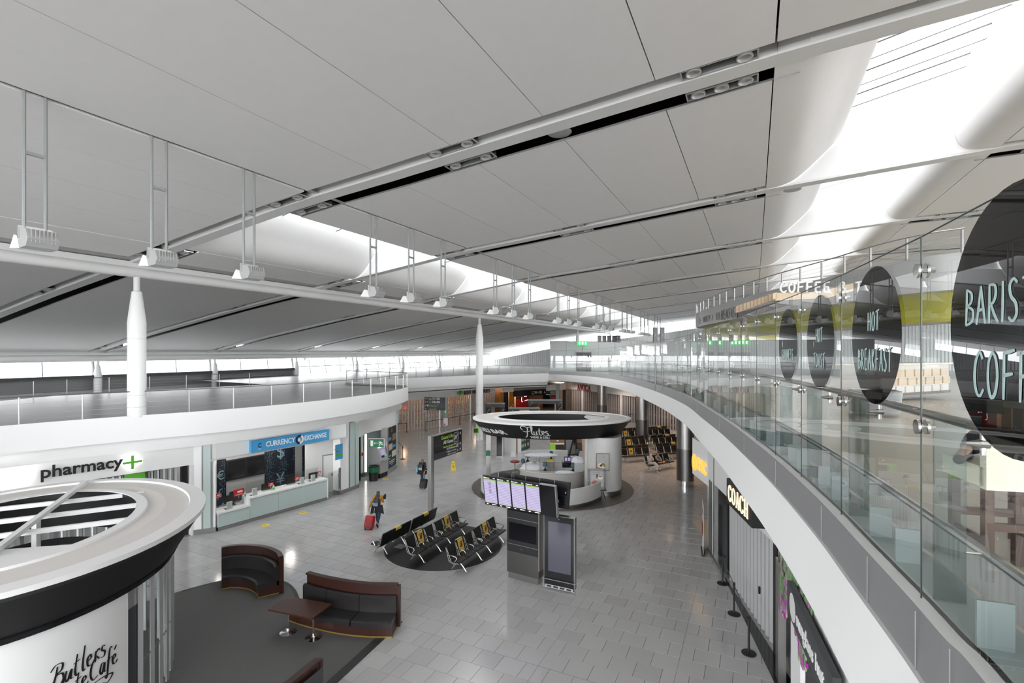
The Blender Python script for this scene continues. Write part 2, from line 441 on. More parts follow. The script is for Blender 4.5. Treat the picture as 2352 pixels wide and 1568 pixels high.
def beam_mesh(segs_near,segs_far):
    bm=MB()
    bm.mt('white2')
    for s0,s1,za,zb in ((-.245,.245,-.02,-.02),(-.245,-.245,-.02,.16),(.245,.245,.16,-.02)):
        strip_along(bm,XL,lambda x:(x,s0,zc(x)+za),lambda x:(x,s1,zc(x)+zb))
    bm.mt('cove')
    for XC in segs_near: strip_along(bm,XC,lambda x:(x,-.68,zc(x)+.05),lambda x:(x,-.62,zc(x)+.30))
    for XC in segs_near: strip_along(bm,XC,lambda x:(x,-.62,zc(x)+.30),lambda x:(x,-.40,zc(x)+.30))
    for XC in segs_near: strip_along(bm,XC,lambda x:(x,-.40,zc(x)+.30),lambda x:(x,-.245,zc(x)+.12))
    bm.mt('void')
    for XC in segs_far: strip_along(bm,XC,lambda x:(x,.25,zc(x)+.05),lambda x:(x,.25,zc(x)+.9))
    bm.mt('cove')
    for XC in segs_far: strip_along(bm,XC,lambda x:(x,.80,zc(x)-.015),lambda x:(x,.852,zc(x)+.05))
    bm.mt('white')
    def webbox(bm,x0,x1,t,zt):
        xl=[x0+(x1-x0)*i/4 for i in range(5)]
        for s in (-t,t): strip_along(bm,xl,lambda x:(x,s,zc(x)+.05),lambda x:(x,s,zt(x)))
        bm.strip([(x,-t,zt(x)) for x in xl],[(x,t,zt(x)) for x in xl])
    webbox(bm,1.0,6.6,.25,lambda x:15.62+.08*(x-2.6));webbox(bm,2.7,6.0,.12,lambda x:16.75+.24*(x-2.8))
    webbox(bm,-20.0,-14.3,.25,lambda x:13.35+.15*(x+20)*.5);webbox(bm,-18.4,-14.3,.15,lambda x:14.3+.12*(x+18.4))
    
    return bm.mesh('beam')
_cut=[[x for x in XL if x<=-20],[-14.4]+[x for x in XL if -14.4<x<=.38]+[.9],[6.7]+[x for x in XL if x>=7.2]]
beam_a=beam_mesh([XL],[XL]);beam_b=beam_mesh([XL],_cut);beam_c=beam_mesh(_cut,_cut)
for k in KS:
    o=bpy.data.objects.new('beam',beam_a if k<0 else beam_b if k==0 else beam_c);C.objects.link(o);o.parent=ceiling;o.location=(0,Y0+k*BAY,0)
YA,YB=Y0+KS[0]*BAY,88.
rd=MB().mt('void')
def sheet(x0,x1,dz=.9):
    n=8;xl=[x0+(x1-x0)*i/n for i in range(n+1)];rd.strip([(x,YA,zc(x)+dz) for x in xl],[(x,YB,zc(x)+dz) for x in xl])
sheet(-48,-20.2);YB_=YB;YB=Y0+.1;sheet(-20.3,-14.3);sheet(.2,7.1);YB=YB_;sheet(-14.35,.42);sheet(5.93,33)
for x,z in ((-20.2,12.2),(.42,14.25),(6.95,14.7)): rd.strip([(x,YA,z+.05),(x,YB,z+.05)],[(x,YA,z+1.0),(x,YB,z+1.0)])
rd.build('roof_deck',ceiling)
sl=mb('white')
sl.strip([(-14.36,YA,12.93),(-14.36,YB,12.93)],[(-14.3,YA,14.75),(-14.3,YB,14.75)])
sl.build('skylight_curb',ceiling)
mb('cove').strip([(-12.56,YA,zc(-12.46)+.06),(-12.56,YB,zc(-12.46)+.06)],[(-12.36,YA,zc(-12.46)+.06),(-12.36,YB,zc(-12.46)+.06)]).build('slot_trim',ceiling)
# skylights
def skylight(x0,z0,x1,z1,k,nb):
    yb=Y0+k*BAY;s=empty('skylight',(0,yb,0));s.parent=ceiling
    dy=(BAY-.3)/nb
    for i in range(nb):
        a=.15+i*dy
        mb('skyglass').add([(x0,a,z0),(x1,a,z1),(x1,a+dy,z1),(x0,a+dy,z0)],[(0,1,2,3)]).build('pane',s)
        q=mb('mull').tube([(x0,a,z0-.05),(x1,a,z1-.05)],.028,4);q.tube([(x0,a+.35,z0-.28),(x1,a+.35,z1-.28)],.016,4) if x0>0 else None
        q.build('glazing_bar',s)
for k in KS:
    if k<0: continue
    skylight(2.86,16.6,5.9,17.25,k,6);skylight(-18.2,14.05,-14.28,14.75,k,3)
fz=mb('cove');fz.strip([(-23.62,YA,zc(-23.6)+.07),(-23.62,YB,zc(-23.6)+.07)],[(-22.08,YA,zc(-22.1)+.07),(-22.08,YB,zc(-22.1)+.07)]);fz.build('tube_gap_shade',ceiling)  # added filler strip, coloured grey like the shadow above the tube
# long tube beam and columns
tb2=mb('white2').tube([(-22.85,YA,11.42),(-22.85,YB,11.42)],.21,20)
tb2.box((-22.85,(YA+YB)/2,11.72),(.12,YB-YA,.25));tb2.build('tube_beam',ceiling,smooth=True)
tb3=mb('white2').tube([(-46.9,YA,7.62),(-46.9,YB,7.62)],.26,16);tb3.build('edge_beam',ceiling,smooth=True)
def column(loc,ztop,r,label,k=1.):
    t=thing('column',label,'column',loc)
    h=ztop-loc[2]
    mb('white').lathe([(r*1.02,0),(r*1.02,h-1.95*k)],(0,0,0),28).build('shaft',t,smooth=True)
    mb('white').lathe([(r*1.04,h-1.98*k),(r*1.04,h-1.93*k),(r*.56,h-.62*k),(r*.5,h-.6*k)],(0,0,0),28).build('tapered_head',t,smooth=True)
    mb('white2').lathe([(r*.36,h-.62*k),(r*.36,h)],(0,0,0),16).build('neck',t,smooth=True)
    q=mb('grey')
    for z in (.42,.9,3.2):
        if z<h-2.2: q.lathe([(r*1.021,z),(r*1.024,z+.004),(r*1.021,z+.008)],(0,0,0),28)
    q.build('seam',t)
column((-22.85,11.8,5.49),11.25,.32,'thick white column with tapered head standing on the left gallery behind the railing')
column((-22.85,40.3,0),11.25,.335,'tall slim white column rising from the ground floor behind the round deli kiosk')
column((-22.85,68.8,5.49),11.25,.32,'white column with tapered head far back above the rear gallery, third along the tube beam')
column((-22.85,88-1.2,5.49),11.25,.32,'farthest white column under the tube beam against the end wall clerestory')
ords=['first','second','third','fourth','fifth','sixth','seventh','eighth','ninth','tenth']
for i in range(0,9):
    y=Y0+i*BAY
    if y<85: column((-46.6,y,4.7),7.45,.27,f'small white bullet headed column at the left window band, {ords[i]} from the camera',.62)
# ---- left facade: window_1
win=struct('window_1')
def fac(y0,y1,zlo,lean,nsplit):
    n=nsplit
    for i in range(n):
        a=y0+(y1-y0)*i/n;b=y0+(y1-y0)*(i+1)/n
        mb('pane').add([(-47.4+lean,a,zlo),(-47.4+lean,b,zlo),(-47.4,b,7.5),(-47.4,a,7.5)],[(0,1,2,3)]).build('pane',win)
        mb('mull').tube([(-47.36+lean,a,zlo),(-47.36,a,7.5)],.05 if i else .11,6).build('mullion',win)
for i in range(-3,3): fac(Y0+i*BAY,Y0+(i+1)*BAY,6.32,.12,3)
for i in range(3,8): fac(Y0+i*BAY,Y0+(i+1)*BAY,5.4,.45,4)
wl=mb('slate')
wl.box((-47.0,10.5,6.18),(.9,60,.26));wl.mt('band').box((-47.35,10.5,5.6),(.2,60,1.0));wl.build('wall_left',None,kind='structure')
q=mb('white2');q.tube([(-46.9,40.3,6.42),(-46.9,87,6.42)],.05,8);q.build('transom',win)
for i in range(3,8):
    y=Y0+i*BAY
    q=mb('white2')
    for s in (-1,1):
        ym=y if s>0 else y+BAY
        q.tube([(-47,ym+s*1.6,7.35),(-47,ym+s*4.4,5.6)],.022,6);q.lathe([(0,0),(.14,.25),(.16,.5)],(-47,ym+s*1.5,7.0),8)
    q.build('brace',win)
mb('clad').box((-47.6,10,2.2),(.3,66,6.4)).box((-47.6,66,2.5),(.3,46,5.7)).build('wall_left',None,kind='structure')
mb('white2').box((-47.5,31,7.95),(.12,122,1.0)).build('wall_left',None,kind='structure')
# outside apron seen through the band: a terminal wing and trucks far off
ow=thing('terminal_wing','pale grey terminal wing seen hazy through the left window band','building',(-75,24,-1.2))
mb('mull').box((0,0,3.0),(8,11,6)).build('wall',ow)
for i in range(4): mb('white2').box((4.05,-4+i*2.6,4.2+.9),(.1,1.7,1.2)).build('window',ow)
mb('white2').box((0,0,6.15),(9,12,.3)).build('roof',ow)
# ---- end wall and clerestory
EW=[(-47.4,6.3),(-42,7.3),(-35,8.6),(-25,9.95),(-13,11.4),(-8,12.1),(0,12.6),(10,12.9),(20,12.6),(33,11.4)]
def ze(x):
    for (a,b),(c,d) in zip(EW,EW[1:]):
        if a<=x<=c: return b+(d-b)*(x-a)/(c-a)
    return EW[-1][1]
we=mb('clad');xx=-47.4;lo=[];hi=[]
i=0
while xx<33:
    for dx,dy in ((0,0),(.16,0),(.20,-.06),(.36,-.06)):
        lo.append((xx+dx,88+dy,0));hi.append((xx+dx,88+dy,ze(xx+dx)))
    xx+=.4
we.strip(lo,hi);we.build('wall_end',None,kind='structure')
w2s=struct('window_2')
for i in range(50):
    a=-47.4+i*1.6;b=a+1.6
    mb('pane').add([(a,88,ze(a)),(b,88,ze(b)),(b-.25,88.3,zc(b-.25)+.3),(a-.25,88.3,zc(a-.25)+.3)],[(0,1,2,3)]).build('pane',w2s)
    mb('white2').tube([(a,87.95,ze(a)),(a-.25,88.25,zc(a)+.2)],.04,5).build('mullion',w2s)
# ---- unseen sides: glazed walls left open to the daylight
w3=struct('window_3')
for i in range(13):
    y=-20+i*9; mb('mull').box((33,y,6.5),(.3,.2,13)).build('mullion',w3)
for i in range(13): mb('pane').add([(33,-20+i*9,0),(33,-11+i*9,0),(33,-11+i*9,12.6),(33,-20+i*9,12.6)],[(0,1,2,3)]).build('pane',w3)
mb('clad').box((33.1,30,3),(.2,116,6.6)).build('wall_right',None,kind='structure')
# ---- left gallery
ZM=5.49
E1=crom([(-24.9,-16,0),(-24.6,-2,0),(-24.15,4,0),(-23.75,8,0),(-23.2,10.2,0),(-22.4,12.2,0),(-21.6,14.2,0),(-20.95,17,0),(-20.75,20,0),(-20.88,22.5,0),(-21.2,25,0),(-22.0,27.6,0),(-22.75,29.3,0),(-23.5,30.5,0),(-24.6,31.1,0),(-26.5,31.2,0),(-30.3,31.2,0)],6)
E2=crom([(-30.6,31.6,0),(-31.1,35,0),(-30.8,38.5,0),(-29.6,41.2,0),(-28.3,44.5,0),(-26.9,48,0),(-24.6,51.5,0),(-21.8,55.15,0)],6)
VOID=[gz(-260,944,ZM),gz(27,918,ZM),gz(174,904,ZM),gz(404,893,ZM),gz(612,882.5,ZM)]
vx=[(p.x,p.y) for p in VOID]
fm=mb('mezzf')
poly=[(p.x,p.y) for p in E1]+[(p.x,p.y) for p in E2]+[(-8,62),(33,62),(33,88),(-47.2,88),(-47.2,vx[-1][1]+1)]+vx[::-1]+[(vx[0][0],-16)]
bmx=bmesh.new();vv=[bmx.verts.new((x,y,ZM)) for x,y in poly];ff=bmx.faces.new(vv)
if ff.normal.z<0: ff.normal_flip()
bmesh.ops.triangulate(bmx,faces=[ff])
me=bpy.data.meshes.new('floor');bmx.to_mesh(me);bmx.free();me.materials.append(M['mezzf'])
gf=bpy.data.objects.new('floor',me);C.objects.link(gf);gf['kind']='structure'
mb('white2').box((-44,12,4.65),(8,62,.1)).build('floor',None,kind='structure')
so=mb('white2');pl2=offs(E1,-.6)
so.prism([(p.x,p.y) for p in offs(E1,-.95)]+[(-47,31),(-47,-16)],4.0,4.1);so.prism([(p.x,p.y) for p in offs(E2,-.95)]+[(-22.6,57),(-22.6,88),(-47,88),(-47,32)],3.95,4.05);so.build('ceiling',None,kind='structure')
def fascia(P,steps,name,m='white'):
    s=struct(name)
    for nm,d0,z0,d1,z1,mm in steps:
        q=MB().mt(mm);q.strip(atz(offs(P,d0),z0),atz(offs(P,d1),z1));q.build(nm,s,smooth=True)
    return s
# offs(+): to the right of travel = into the void here (curve runs away, void on its right)
for P,zl in ((E1,4.0),(E2,4.2)):
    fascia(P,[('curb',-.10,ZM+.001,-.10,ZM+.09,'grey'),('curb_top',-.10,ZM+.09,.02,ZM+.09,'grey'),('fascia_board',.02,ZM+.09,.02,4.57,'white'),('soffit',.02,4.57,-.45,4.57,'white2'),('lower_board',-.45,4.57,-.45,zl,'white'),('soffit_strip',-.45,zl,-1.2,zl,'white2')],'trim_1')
def railing(P,z,label,step=1.75,h=.975,hand='steel',post='alu',group=None,wires=4,z2=None,pw=.05):
    R=resample(P,step);t=thing('railing',label,'railing',(R[0].x,R[0].y,z),0,group);o=Vector((R[0].x,R[0].y,0))
    for p in R:
        mb(post).box((p.x-o.x,p.y-o.y,h/2),(pw,.02 if pw<.06 else pw,h),rz=.3).build('post',t)
    mb(hand).tube([(p.x-o.x,p.y-o.y,h) for p in P],.024,8).build('handrail',t,smooth=True)
    q=mb('steel')
    for i in range(wires): q.tube([(p.x-o.x,p.y-o.y,.14+i*(h-.2)/wires) for p in P],.004,3,cap=False)
    q.build('cable',t);return t
railing(offs(E1,-.06),ZM+.09,'long steel post railing with thin cables along the white left gallery edge')
railing(offs(E2,-.06),ZM+.09,'far railing of dark posts along the rear gallery edge above the souvenir shop',1.5,post='mull')
railing([p.copy() for p in crom(VOID,6)],ZM,'second railing behind the thick column along the gallery stair opening',2.2)
railing([Vector((-46.0,42,0)),Vector((-46.0,86,0))],ZM,'faint railing in front of the bright far left windows',2.4,post='mull')
# ---- right deck: edge curve
pxb=[(2300,1568,6.6),(2200,1465,6.6),(2115,1372,6.6),(2000,1253,6.6),(1900,1150,6.6),(1800,1060,6.6),(1730,1005,6.6),(1675,965,6.57),(1626,935,6.53),(1574,905,6.47),(1500,880,6.37),(1420,862,6.2),(1340,855,6.0)]
G=[Vector((1.30,-14,6.6)),Vector((1.24,-6,6.6)),Vector((1.16,0,6.6)),Vector((1.12,1.6,6.6))]+[gz(*p) for p in pxb]+[Vector((-21.8,55.15,5.85))]
G=crom(G,8)
def offz(P,d): return offs(P,d)
def sh(P,dz): return [Vector((p.x,p.y,p.z+dz)) for p in P]
# travelling away from the camera the void is on the LEFT: offset is negative
def rs(nm,d0,z0,d1,z1,m,par,rel0=True,rel1=True):
    a=offz(G,d0);b=offz(G,d1)
    a=sh(a,z0) if rel0 else atz(a,z0)
    b=sh(b,z1) if rel1 else atz(b,z1)
    q=MB().mt(m);q.strip(a,b);return q.build(nm,par,smooth=True)
tr=struct('trim_2')
rs('cap_strip',.02,.0,-.07,.0,'white2',tr)
rs('grey_band',-.07,.0,-.10,-.36,'band',tr)
rs('fascia_board',-.13,-.36,-.20,-1.06,'white',tr)
rs('ledge',-.10,-.36,-.13,-.36,'white2',tr)
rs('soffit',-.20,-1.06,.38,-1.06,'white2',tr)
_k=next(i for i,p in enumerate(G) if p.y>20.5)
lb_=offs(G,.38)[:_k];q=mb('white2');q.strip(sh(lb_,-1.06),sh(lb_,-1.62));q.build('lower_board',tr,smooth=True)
for i in range(0,len(G)-1,9):
    p=offz(G,-.105)[i];mb('grey').box((p.x,p.y,p.z-.18),(.005,.005,.36)).build('band_joint',tr)
dk=MB().mt('deckf');row=[Vector((33,p.y,p.z)) for p in G];dk.strip(sh(offz(G,.06),-.005),sh(row,-.005));dk.mt('white2').strip(sh(offz(G,.38),-1.07),sh(row,-1.07));dk.build('floor',None,kind='structure')
# drain strip and mesh panel behind the glass
rs('sill',.05,.004,.36,.004,'sillm' if 'sillm' in M else (mat('sillm',(.40,.47,.46),.3) and 'sillm'),tr)
print('arch done')
# ================================================================ pen lettering
GL={'A':[[(0,0),(.16,.5),(.3,1)],[(.3,1),(.42,.5),(.56,0)],[(.08,.36),(.5,.40)]],
'B':[[(.03,0),(.08,.5),(.1,.98)],[(.1,.98),(.42,.86),(.40,.62),(.1,.52)],[(.1,.52),(.50,.40),(.46,.1),(.03,0)]],
'C':[[(.5,.84),(.34,1),(.12,.78),(.05,.4),(.16,.08),(.36,0),(.54,.16)]],
'E':[[(.1,1),(.06,.5),(.08,0)],[(.08,1),(.3,1),(.5,1.02)],[(.07,.5),(.25,.52),(.44,.54)],[(.08,0),(.3,.0),(.52,.03)]],
'F':[[(.1,1),(.08,.5),(.06,0)],[(.08,.98),(.3,1),(.56,1.04)],[(.07,.5),(.25,.53),(.48,.56)]],
'G':[[(.5,.84),(.32,1),(.1,.74),(.05,.38),(.16,.06),(.38,0),(.52,.14),(.52,.42)],[(.3,.42),(.56,.43)]],
'H':[[(.06,1),(.05,.5),(.03,0)],[(.5,1),(.48,.5),(.5,0)],[(.04,.48),(.5,.54)]],
'I':[[(.1,1),(.09,.5),(.06,0)]],
'K':[[(.08,1),(.07,.5),(.05,0)],[(.48,1),(.24,.66),(.07,.46)],[(.12,.5),(.3,.24),(.52,0)]],
'N':[[(.04,0),(.06,.5),(.08,1)],[(.08,1),(.28,.5),(.46,0)],[(.46,0),(.48,.5),(.52,1)]],
'O':[[(.28,1),(.08,.78),(.04,.36),(.18,.02),(.4,.1),(.52,.48),(.44,.86),(.28,1)]],
'P':[[(.08,1),(.07,.5),(.04,0)],[(.08,.98),(.4,.96),(.48,.72),(.34,.5),(.07,.46)]],
'R':[[(.08,1),(.07,.5),(.04,0)],[(.08,.98),(.4,.94),(.44,.7),(.3,.52),(.07,.48)],[(.16,.5),(.34,.24),(.58,0)]],
'S':[[(.48,.9),(.3,1),(.1,.86),(.16,.6),(.4,.42),(.44,.16),(.24,0),(.03,.1)]],
'T':[[(.28,1),(.26,.5),(.22,0)],[(0,.96),(.26,1),(.58,1.06)]],
'U':[[(.06,1),(.04,.4),(.16,.02),(.38,.06),(.5,.42),(.52,1)]],
'&':[[(.6,.06),(.34,.4),(.14,.8),(.26,1),(.4,.84),(.26,.56),(.04,.26),(.16,0),(.36,.08),(.58,.46)]],
'L':[[(.08,1),(.06,.5),(.06,0)],[(.06,0),(.28,0),(.5,.04)]],'D':[[(.08,1),(.06,0)],[(.08,1),(.42,.86),(.52,.5),(.4,.12),(.06,0)]],
'V':[[(.02,1),(.24,0)],[(.24,0),(.5,1)]],'M':[[(.02,0),(.1,1)],[(.1,1),(.3,.3)],[(.3,.3),(.5,1)],[(.5,1),(.58,0)]],' ':[],}
def pen(m,s,fr,h,w=.09,asp=1.,gap=.14,taper=.35,fn=None,ext=.0015):
    x=0
    for ch in s:
        for st in GL.get(ch,[]):
            pts=[((p[0]*asp+x)*h,p[1]*h) for p in st]
            ribbon(m,pts,lambda t,u:w*h*(1-taper*abs(2*u-1)),ext,fr,fn,4)
        x+=(.58 if ch not in 'I ' else (.2 if ch=='I' else .45))*asp+gap
    return x*h
def penlen(s,h,asp=1.,gap=.14):
    return sum(((.58 if c not in 'I ' else (.2 if c=='I' else .45))*asp+gap) for c in s)*h-gap*h
# serif capitals by broad pen
SER={'C':[[(.62,.78),(.5,.97),(.34,1),(.14,.84),(.05,.5),(.14,.16),(.34,0),(.52,.04),(.64,.24)]],
'O':[[(.36,1),(.14,.85),(.05,.5),(.14,.15),(.36,0),(.58,.15),(.67,.5),(.58,.85),(.36,1)]],
'A':[[(.10,0),(.35,1)],[(.33,1),(.62,0)],[(.2,.34),(.5,.34)],[(0,.015),(.2,.015)],[(.48,.015),(.74,.015)]],
'H':[[(.14,0),(.14,1)],[(.6,0),(.6,1)],[(.14,.5),(.6,.5)],[(.02,.015),(.26,.015)],[(.48,.015),(.72,.015)],[(.02,.985),(.26,.985)],[(.48,.985),(.72,.985)]],
'V':[[(.1,1),(.36,0)],[(.36,0),(.60,1)],[(0,.985),(.24,.985)],[(.48,.985),(.72,.985)]]}
SW={'C':.72,'O':.76,'A':.74,'H':.76,'V':.70}
def serif(m,s,fr,h,gap=.1,thick=.17,thin=.05,ext=.02,fn=None):
    x=0
    for ch in s:
        for st in SER[ch]:
            n=len(st)
            def wf(t,u,n=n,st=st):
                v=abs(t.y)
                return h*(thin+(thick-thin)*v**1.5) if not(ch=='A' and st[0][0]==.10) and not(ch=='V' and st[0][0]==.36) else h*thin*1.2
            ribbon(m,[((p[0]+x)*h,p[1]*h) for p in st],wf,ext,fr,fn,5 if n>3 else 0)
        x+=SW[ch]+gap
    return x*h
# ================================================================ right glass screen
def at_px(P,px):
    for a,b in zip(P,P[1:]):
        da=-a.x*sa+a.y*ca;db=-b.x*sa+b.y*ca
        if da<.5 or db<.5: continue
        ua=1176+F*(a.x*ca+a.y*sa)/da;ub=1176+F*(b.x*ca+b.y*sa)/db
        if (ua-px)*(ub-px)<=0:
            k=(px-1176)/F;fa=(a.x*ca+a.y*sa)-k*da;fb=(b.x*ca+b.y*sa)-k*db
            t=fa/(fa-fb) if fa!=fb else 0;return a.lerp(b,t)
seam=[2117,1933,1841,1782,1738,1704,1675,1649,1626.5,1606,1586,1567,1550,1532,1515,1500,1484.5,1469,1454,1439,1424,1411,1396,1382,1367,1353,1338,1324,1309,1294,1279,1265]
SP=[at_px(G,p) for p in seam];SP=[p for p in SP if p]
back=[]
d0=(SP[0]-SP[1]).normalized()
q0=SP[0]
for i in range(2):
    q0=q0+Vector((d0.x*.5+.02,d0.y,0)).normalized()*1.68;back.append(Vector((q0.x,q0.y,6.6)))
SP=back[::-1]+SP
GH=2.34
screen=thing('glass_screen','tall frameless glass screen of many flat panes curving along the right upper deck','glass screen',(SP[2].x,SP[2].y,6.6))
O=screen.location.copy()
def L(v): return Vector(v)-O
for i,(a,b) in enumerate(zip(SP,SP[1:])):
    t=(b-a).normalized();a2=a+t*.006;b2=b-t*.006;nrm=Vector((-t.y,t.x,0)).normalized()*.006
    q=mb('glass')
    q.add([L(a2),L(b2),L(b2)+Vector((0,0,GH)),L(a2)+Vector((0,0,GH))],[(0,1,2,3)])
    p=q.build('pane',screen)
    e=mb('seamd');e.tube([L(a2)+Vector((0,0,GH)),L(b2)+Vector((0,0,GH))],.006,4)
    if i<14: e.tube([L(a2),L(a2)+Vector((0,0,GH))],.005,4)
    e.build('pane_edge',p)
for i,p in enumerate(SP):
    if i==0 or i>22: continue
    t=(SP[min(i+1,len(SP)-1)]-SP[max(i-1,0)]);t.z=0;t.normalize();inn=Vector((t.y,-t.x,0))
    o=L(p)
    for hz in (1.11,2.12):
        q=mb('chrome')
        c=o+Vector((0,0,hz))
        q.tube([c-inn*.032,c-inn*.018],.048,16);q.tube([c+inn*.018,c+inn*.032],.048,16);q.tube([c-inn*.02,c+inn*.07],.016,8)
        q.build('patch_fitting',screen,smooth=True)
    q=mb('fin');c=o+inn*.145
    rz=math.atan2(inn.y,inn.x)
    q.box((c.x,c.y,c.z+.58),(.165,.022,1.16),rz).build('glass_fin',screen)
    q=mb('steel');c=o+inn*.225+Vector((0,0,1.02))
    q.tube([c,c+inn*.07],[.010,.026],10);q.tube([c+inn*.07,c+inn*.12],.028,10);q.tube([c+inn*.09-Vector((0,0,.07)),c+inn*.09+Vector((0,0,.1))],.015,8)
    q.tube([o+inn*.225+Vector((0,0,.33)),o+inn*.33+Vector((0,0,.33))],.010,8)
    q.build('rail_bracket',screen,smooth=True)
    if i+1<len(SP) and i<14:
        for f in (.36,.68):
            c=o.lerp(L(SP[i+1]),f)+inn*.145
            mb('finm').box((c.x,c.y,c.z+.128),(.16,.02,.256),rz).build('stub_fin',screen)
gi=[p for p in G if p.y>-1 and p.y<45]
def inner(d,z): return [L(p)+Vector((0,0,z)) for p in offs(gi,d)]
mb('steel').tube(inner(.315,1.12),.034,10).build('handrail',screen,smooth=True)
mb('steel').tube(inner(.34,.33),.034,10).build('bumper_rail',screen,smooth=True)
mm=bpy.data.materials.new('perforated');mm.use_nodes=True;nt=mm.node_tree;bb=nt.nodes['Principled BSDF'];bb.inputs['Base Color'].default_value=(.5,.5,.49,1);bb.inputs['Roughness'].default_value=.5
tc=nn(nt,'ShaderNodeTexCoord');vo=nn(nt,'ShaderNodeTexVoronoi');vo.inputs['Scale'].default_value=120;vo.inputs['Randomness'].default_value=0.
gt=nn(nt,'ShaderNodeMath',operation='GREATER_THAN');gt.inputs[1].default_value=.33
nt.links.new(tc.outputs['Object'],vo.inputs['Vector']);nt.links.new(vo.outputs['Distance'],gt.inputs[0]);nt.links.new(gt.outputs[0],bb.inputs['Alpha']);M['perforated']=mm
mb('perforated').strip(inner(.37,.02),inner(.37,.31)).build('mesh_panel',screen)
# film discs with lettering on the near panes
def on_pane(i,px,py):
    a,b=SP[i],SP[i+1];k=(px-1176)/F
    f=lambda p:(p.x*ca+p.y*sa)-k*(-p.x*sa+p.y*ca)
    t=f(a)/(f(a)-f(b));p=a.lerp(b,t);dep=-p.x*sa+p.y*ca
    return Vector((p.x,p.y,H+(HY-py)/F*dep))
for i,px,py,r,lines in ((1,2335,737,.62,(('BARISTA',.19,-.0),('COFFEE',.22,-.36))),(2,2011,770,.55,(('HOT',.15,.04),('BREAKFAST',.17,-.28))),(3,1885,785,.52,(('HOT',.15,.0),('TOAST',.15,-.28))),(4,1811,792,.50,(('GUINNESS',.14,-.2),))):
    c=on_pane(i,px,py);t=(SP[i]-SP[i+1]).normalized();fr=frame(L(c),t)
    out=fr.col[2].xyz
    q=mb('film');n=48
    vs=[fr@Vector((math.cos(2*math.pi*j/n)*r,math.sin(2*math.pi*j/n)*r,.012)) for j in range(n)];q.add(vs,[tuple(range(n))])
    d=q.build('film_disc',screen);d['label']='round dark film disc with handwritten lettering'
    q=mb('teall')
    for s,h,y in lines:
        asp=.62 if i==2 and len(s)>5 else .8
        wl=penlen(s,h,asp);x0=-wl/2
        if i==1: x0=-r*.70 if s=='BARISTA' else -r*.56
        pen(q,s,frame(fr@Vector((x0,y,.016)),t),h,.085,asp)
    q.build('lettering',d)
# ================================================================ cafe canopy on the upper deck
ZC_=11.4
CP=[gz(*p,ZC_) for p in [(1622,712.5),(1611,715),(1609,712),(1615,709.5)][:2]]
CPp=[(1607,717),(1611,714),(1624,709),(1641,703.5),(1666,695),(1702,684.5),(1724,678),(1752,671),(1784,663),(1864,645),(1913,634),(1973,619),(2040,604),(2130,588),(2216,578)]
CP=crom([gz(*p,ZC_) for p in CPp],6)
lf=CP[0];CPb=crom([lf+RIGHT*9+FWD*6,lf+RIGHT*3.2+FWD*4,lf+RIGHT*1.0+FWD*2.6,lf+RIGHT*.1+FWD*1.2,lf],5)[:-1]
CA=CPb+CP
can=thing('canopy','grey curved cafe canopy over the upper deck with handwritten words and railing','canopy',(CP[0].x,CP[0].y,ZC_))
Oc=can.location.copy();LC=lambda P,dz=0.:[p-Oc+Vector((0,0,dz)) for p in P]
q=mb('silver');ci=offs(CA,-.0);q.strip(LC(CA,-1.2),LC(CA,0));q.strip(LC(CA,-.6),LC(offs(CA,.02),-.605))
q.strip(LC(CA,0),LC(offs(CA,-1.6),0));q.strip(LC(CA,-1.2),LC(offs(CA,-.7),-1.2));q.build('band',can,smooth=True)
q=mb('olive');q.strip(LC(offs(CA,-.7),-2.2),LC(offs(CA,-.7),-1.2));q.build('soffit_wall',can,smooth=True)
q=mb('offwhite');q.strip(LC(offs(CA,-.7),-2.2),LC(offs(CA,-2.4),-2.2));q.strip(LC(offs(CA,-.7),-4.9),LC(offs(CA,-.7),-4.0)) if 0 else None;q.build('underside',can)
R_=resample(CA,1.55)
for p in R_:
    p=p-Oc;mb('alu').box((p.x,p.y,.35),(.06,.06,.74),rz=.5).build('railing_post',can)
mb('steel').tube(LC(CA,.76),.025,6).build('handrail',can)
q=mb('steel')
for z in (.16,.33,.5): q.tube(LC(CA,z),.005,3,cap=False)
q.build('cable',can)
def along(P):
    ds=[0.]
    for a,b in zip(P,P[1:]): ds.append(ds[-1]+(b-a).length)
    def f(s):
        s=max(0,min(ds[-1]-1e-6,s))
        for i in range(len(P)-1):
            if ds[i+1]>=s:
                k=(s-ds[i])/(ds[i+1]-ds[i]);t=(P[i+1]-P[i]).normalized();return P[i].lerp(P[i+1],k),t
    return f,ds[-1]
def wrap(P,s0,z0,sgn=1,lift=.01,o=Vector((0,0,0)),slant=0.):
    f,_=along(P)
    def g(v):
        p,t=f(s0+sgn*v[0]);nv=Vector((-t.y,t.x,0))  # left of travel
        return p+nv*(v[2]+lift+slant*v[1])+Vector((0,0,z0+v[1]))-o
    return g
f_,ln=along(CP)
q=mb('slate');g_=wrap(CP,0,-.95,1,.02,Oc)
def sub_at(px): 
    best=min(range(len(CP)),key=lambda i:abs((1176+F*(CP[i].x*ca+CP[i].y*sa)/(-CP[i].x*sa+CP[i].y*ca))-px));return sum((CP[i+1]-CP[i]).length for i in range(best))
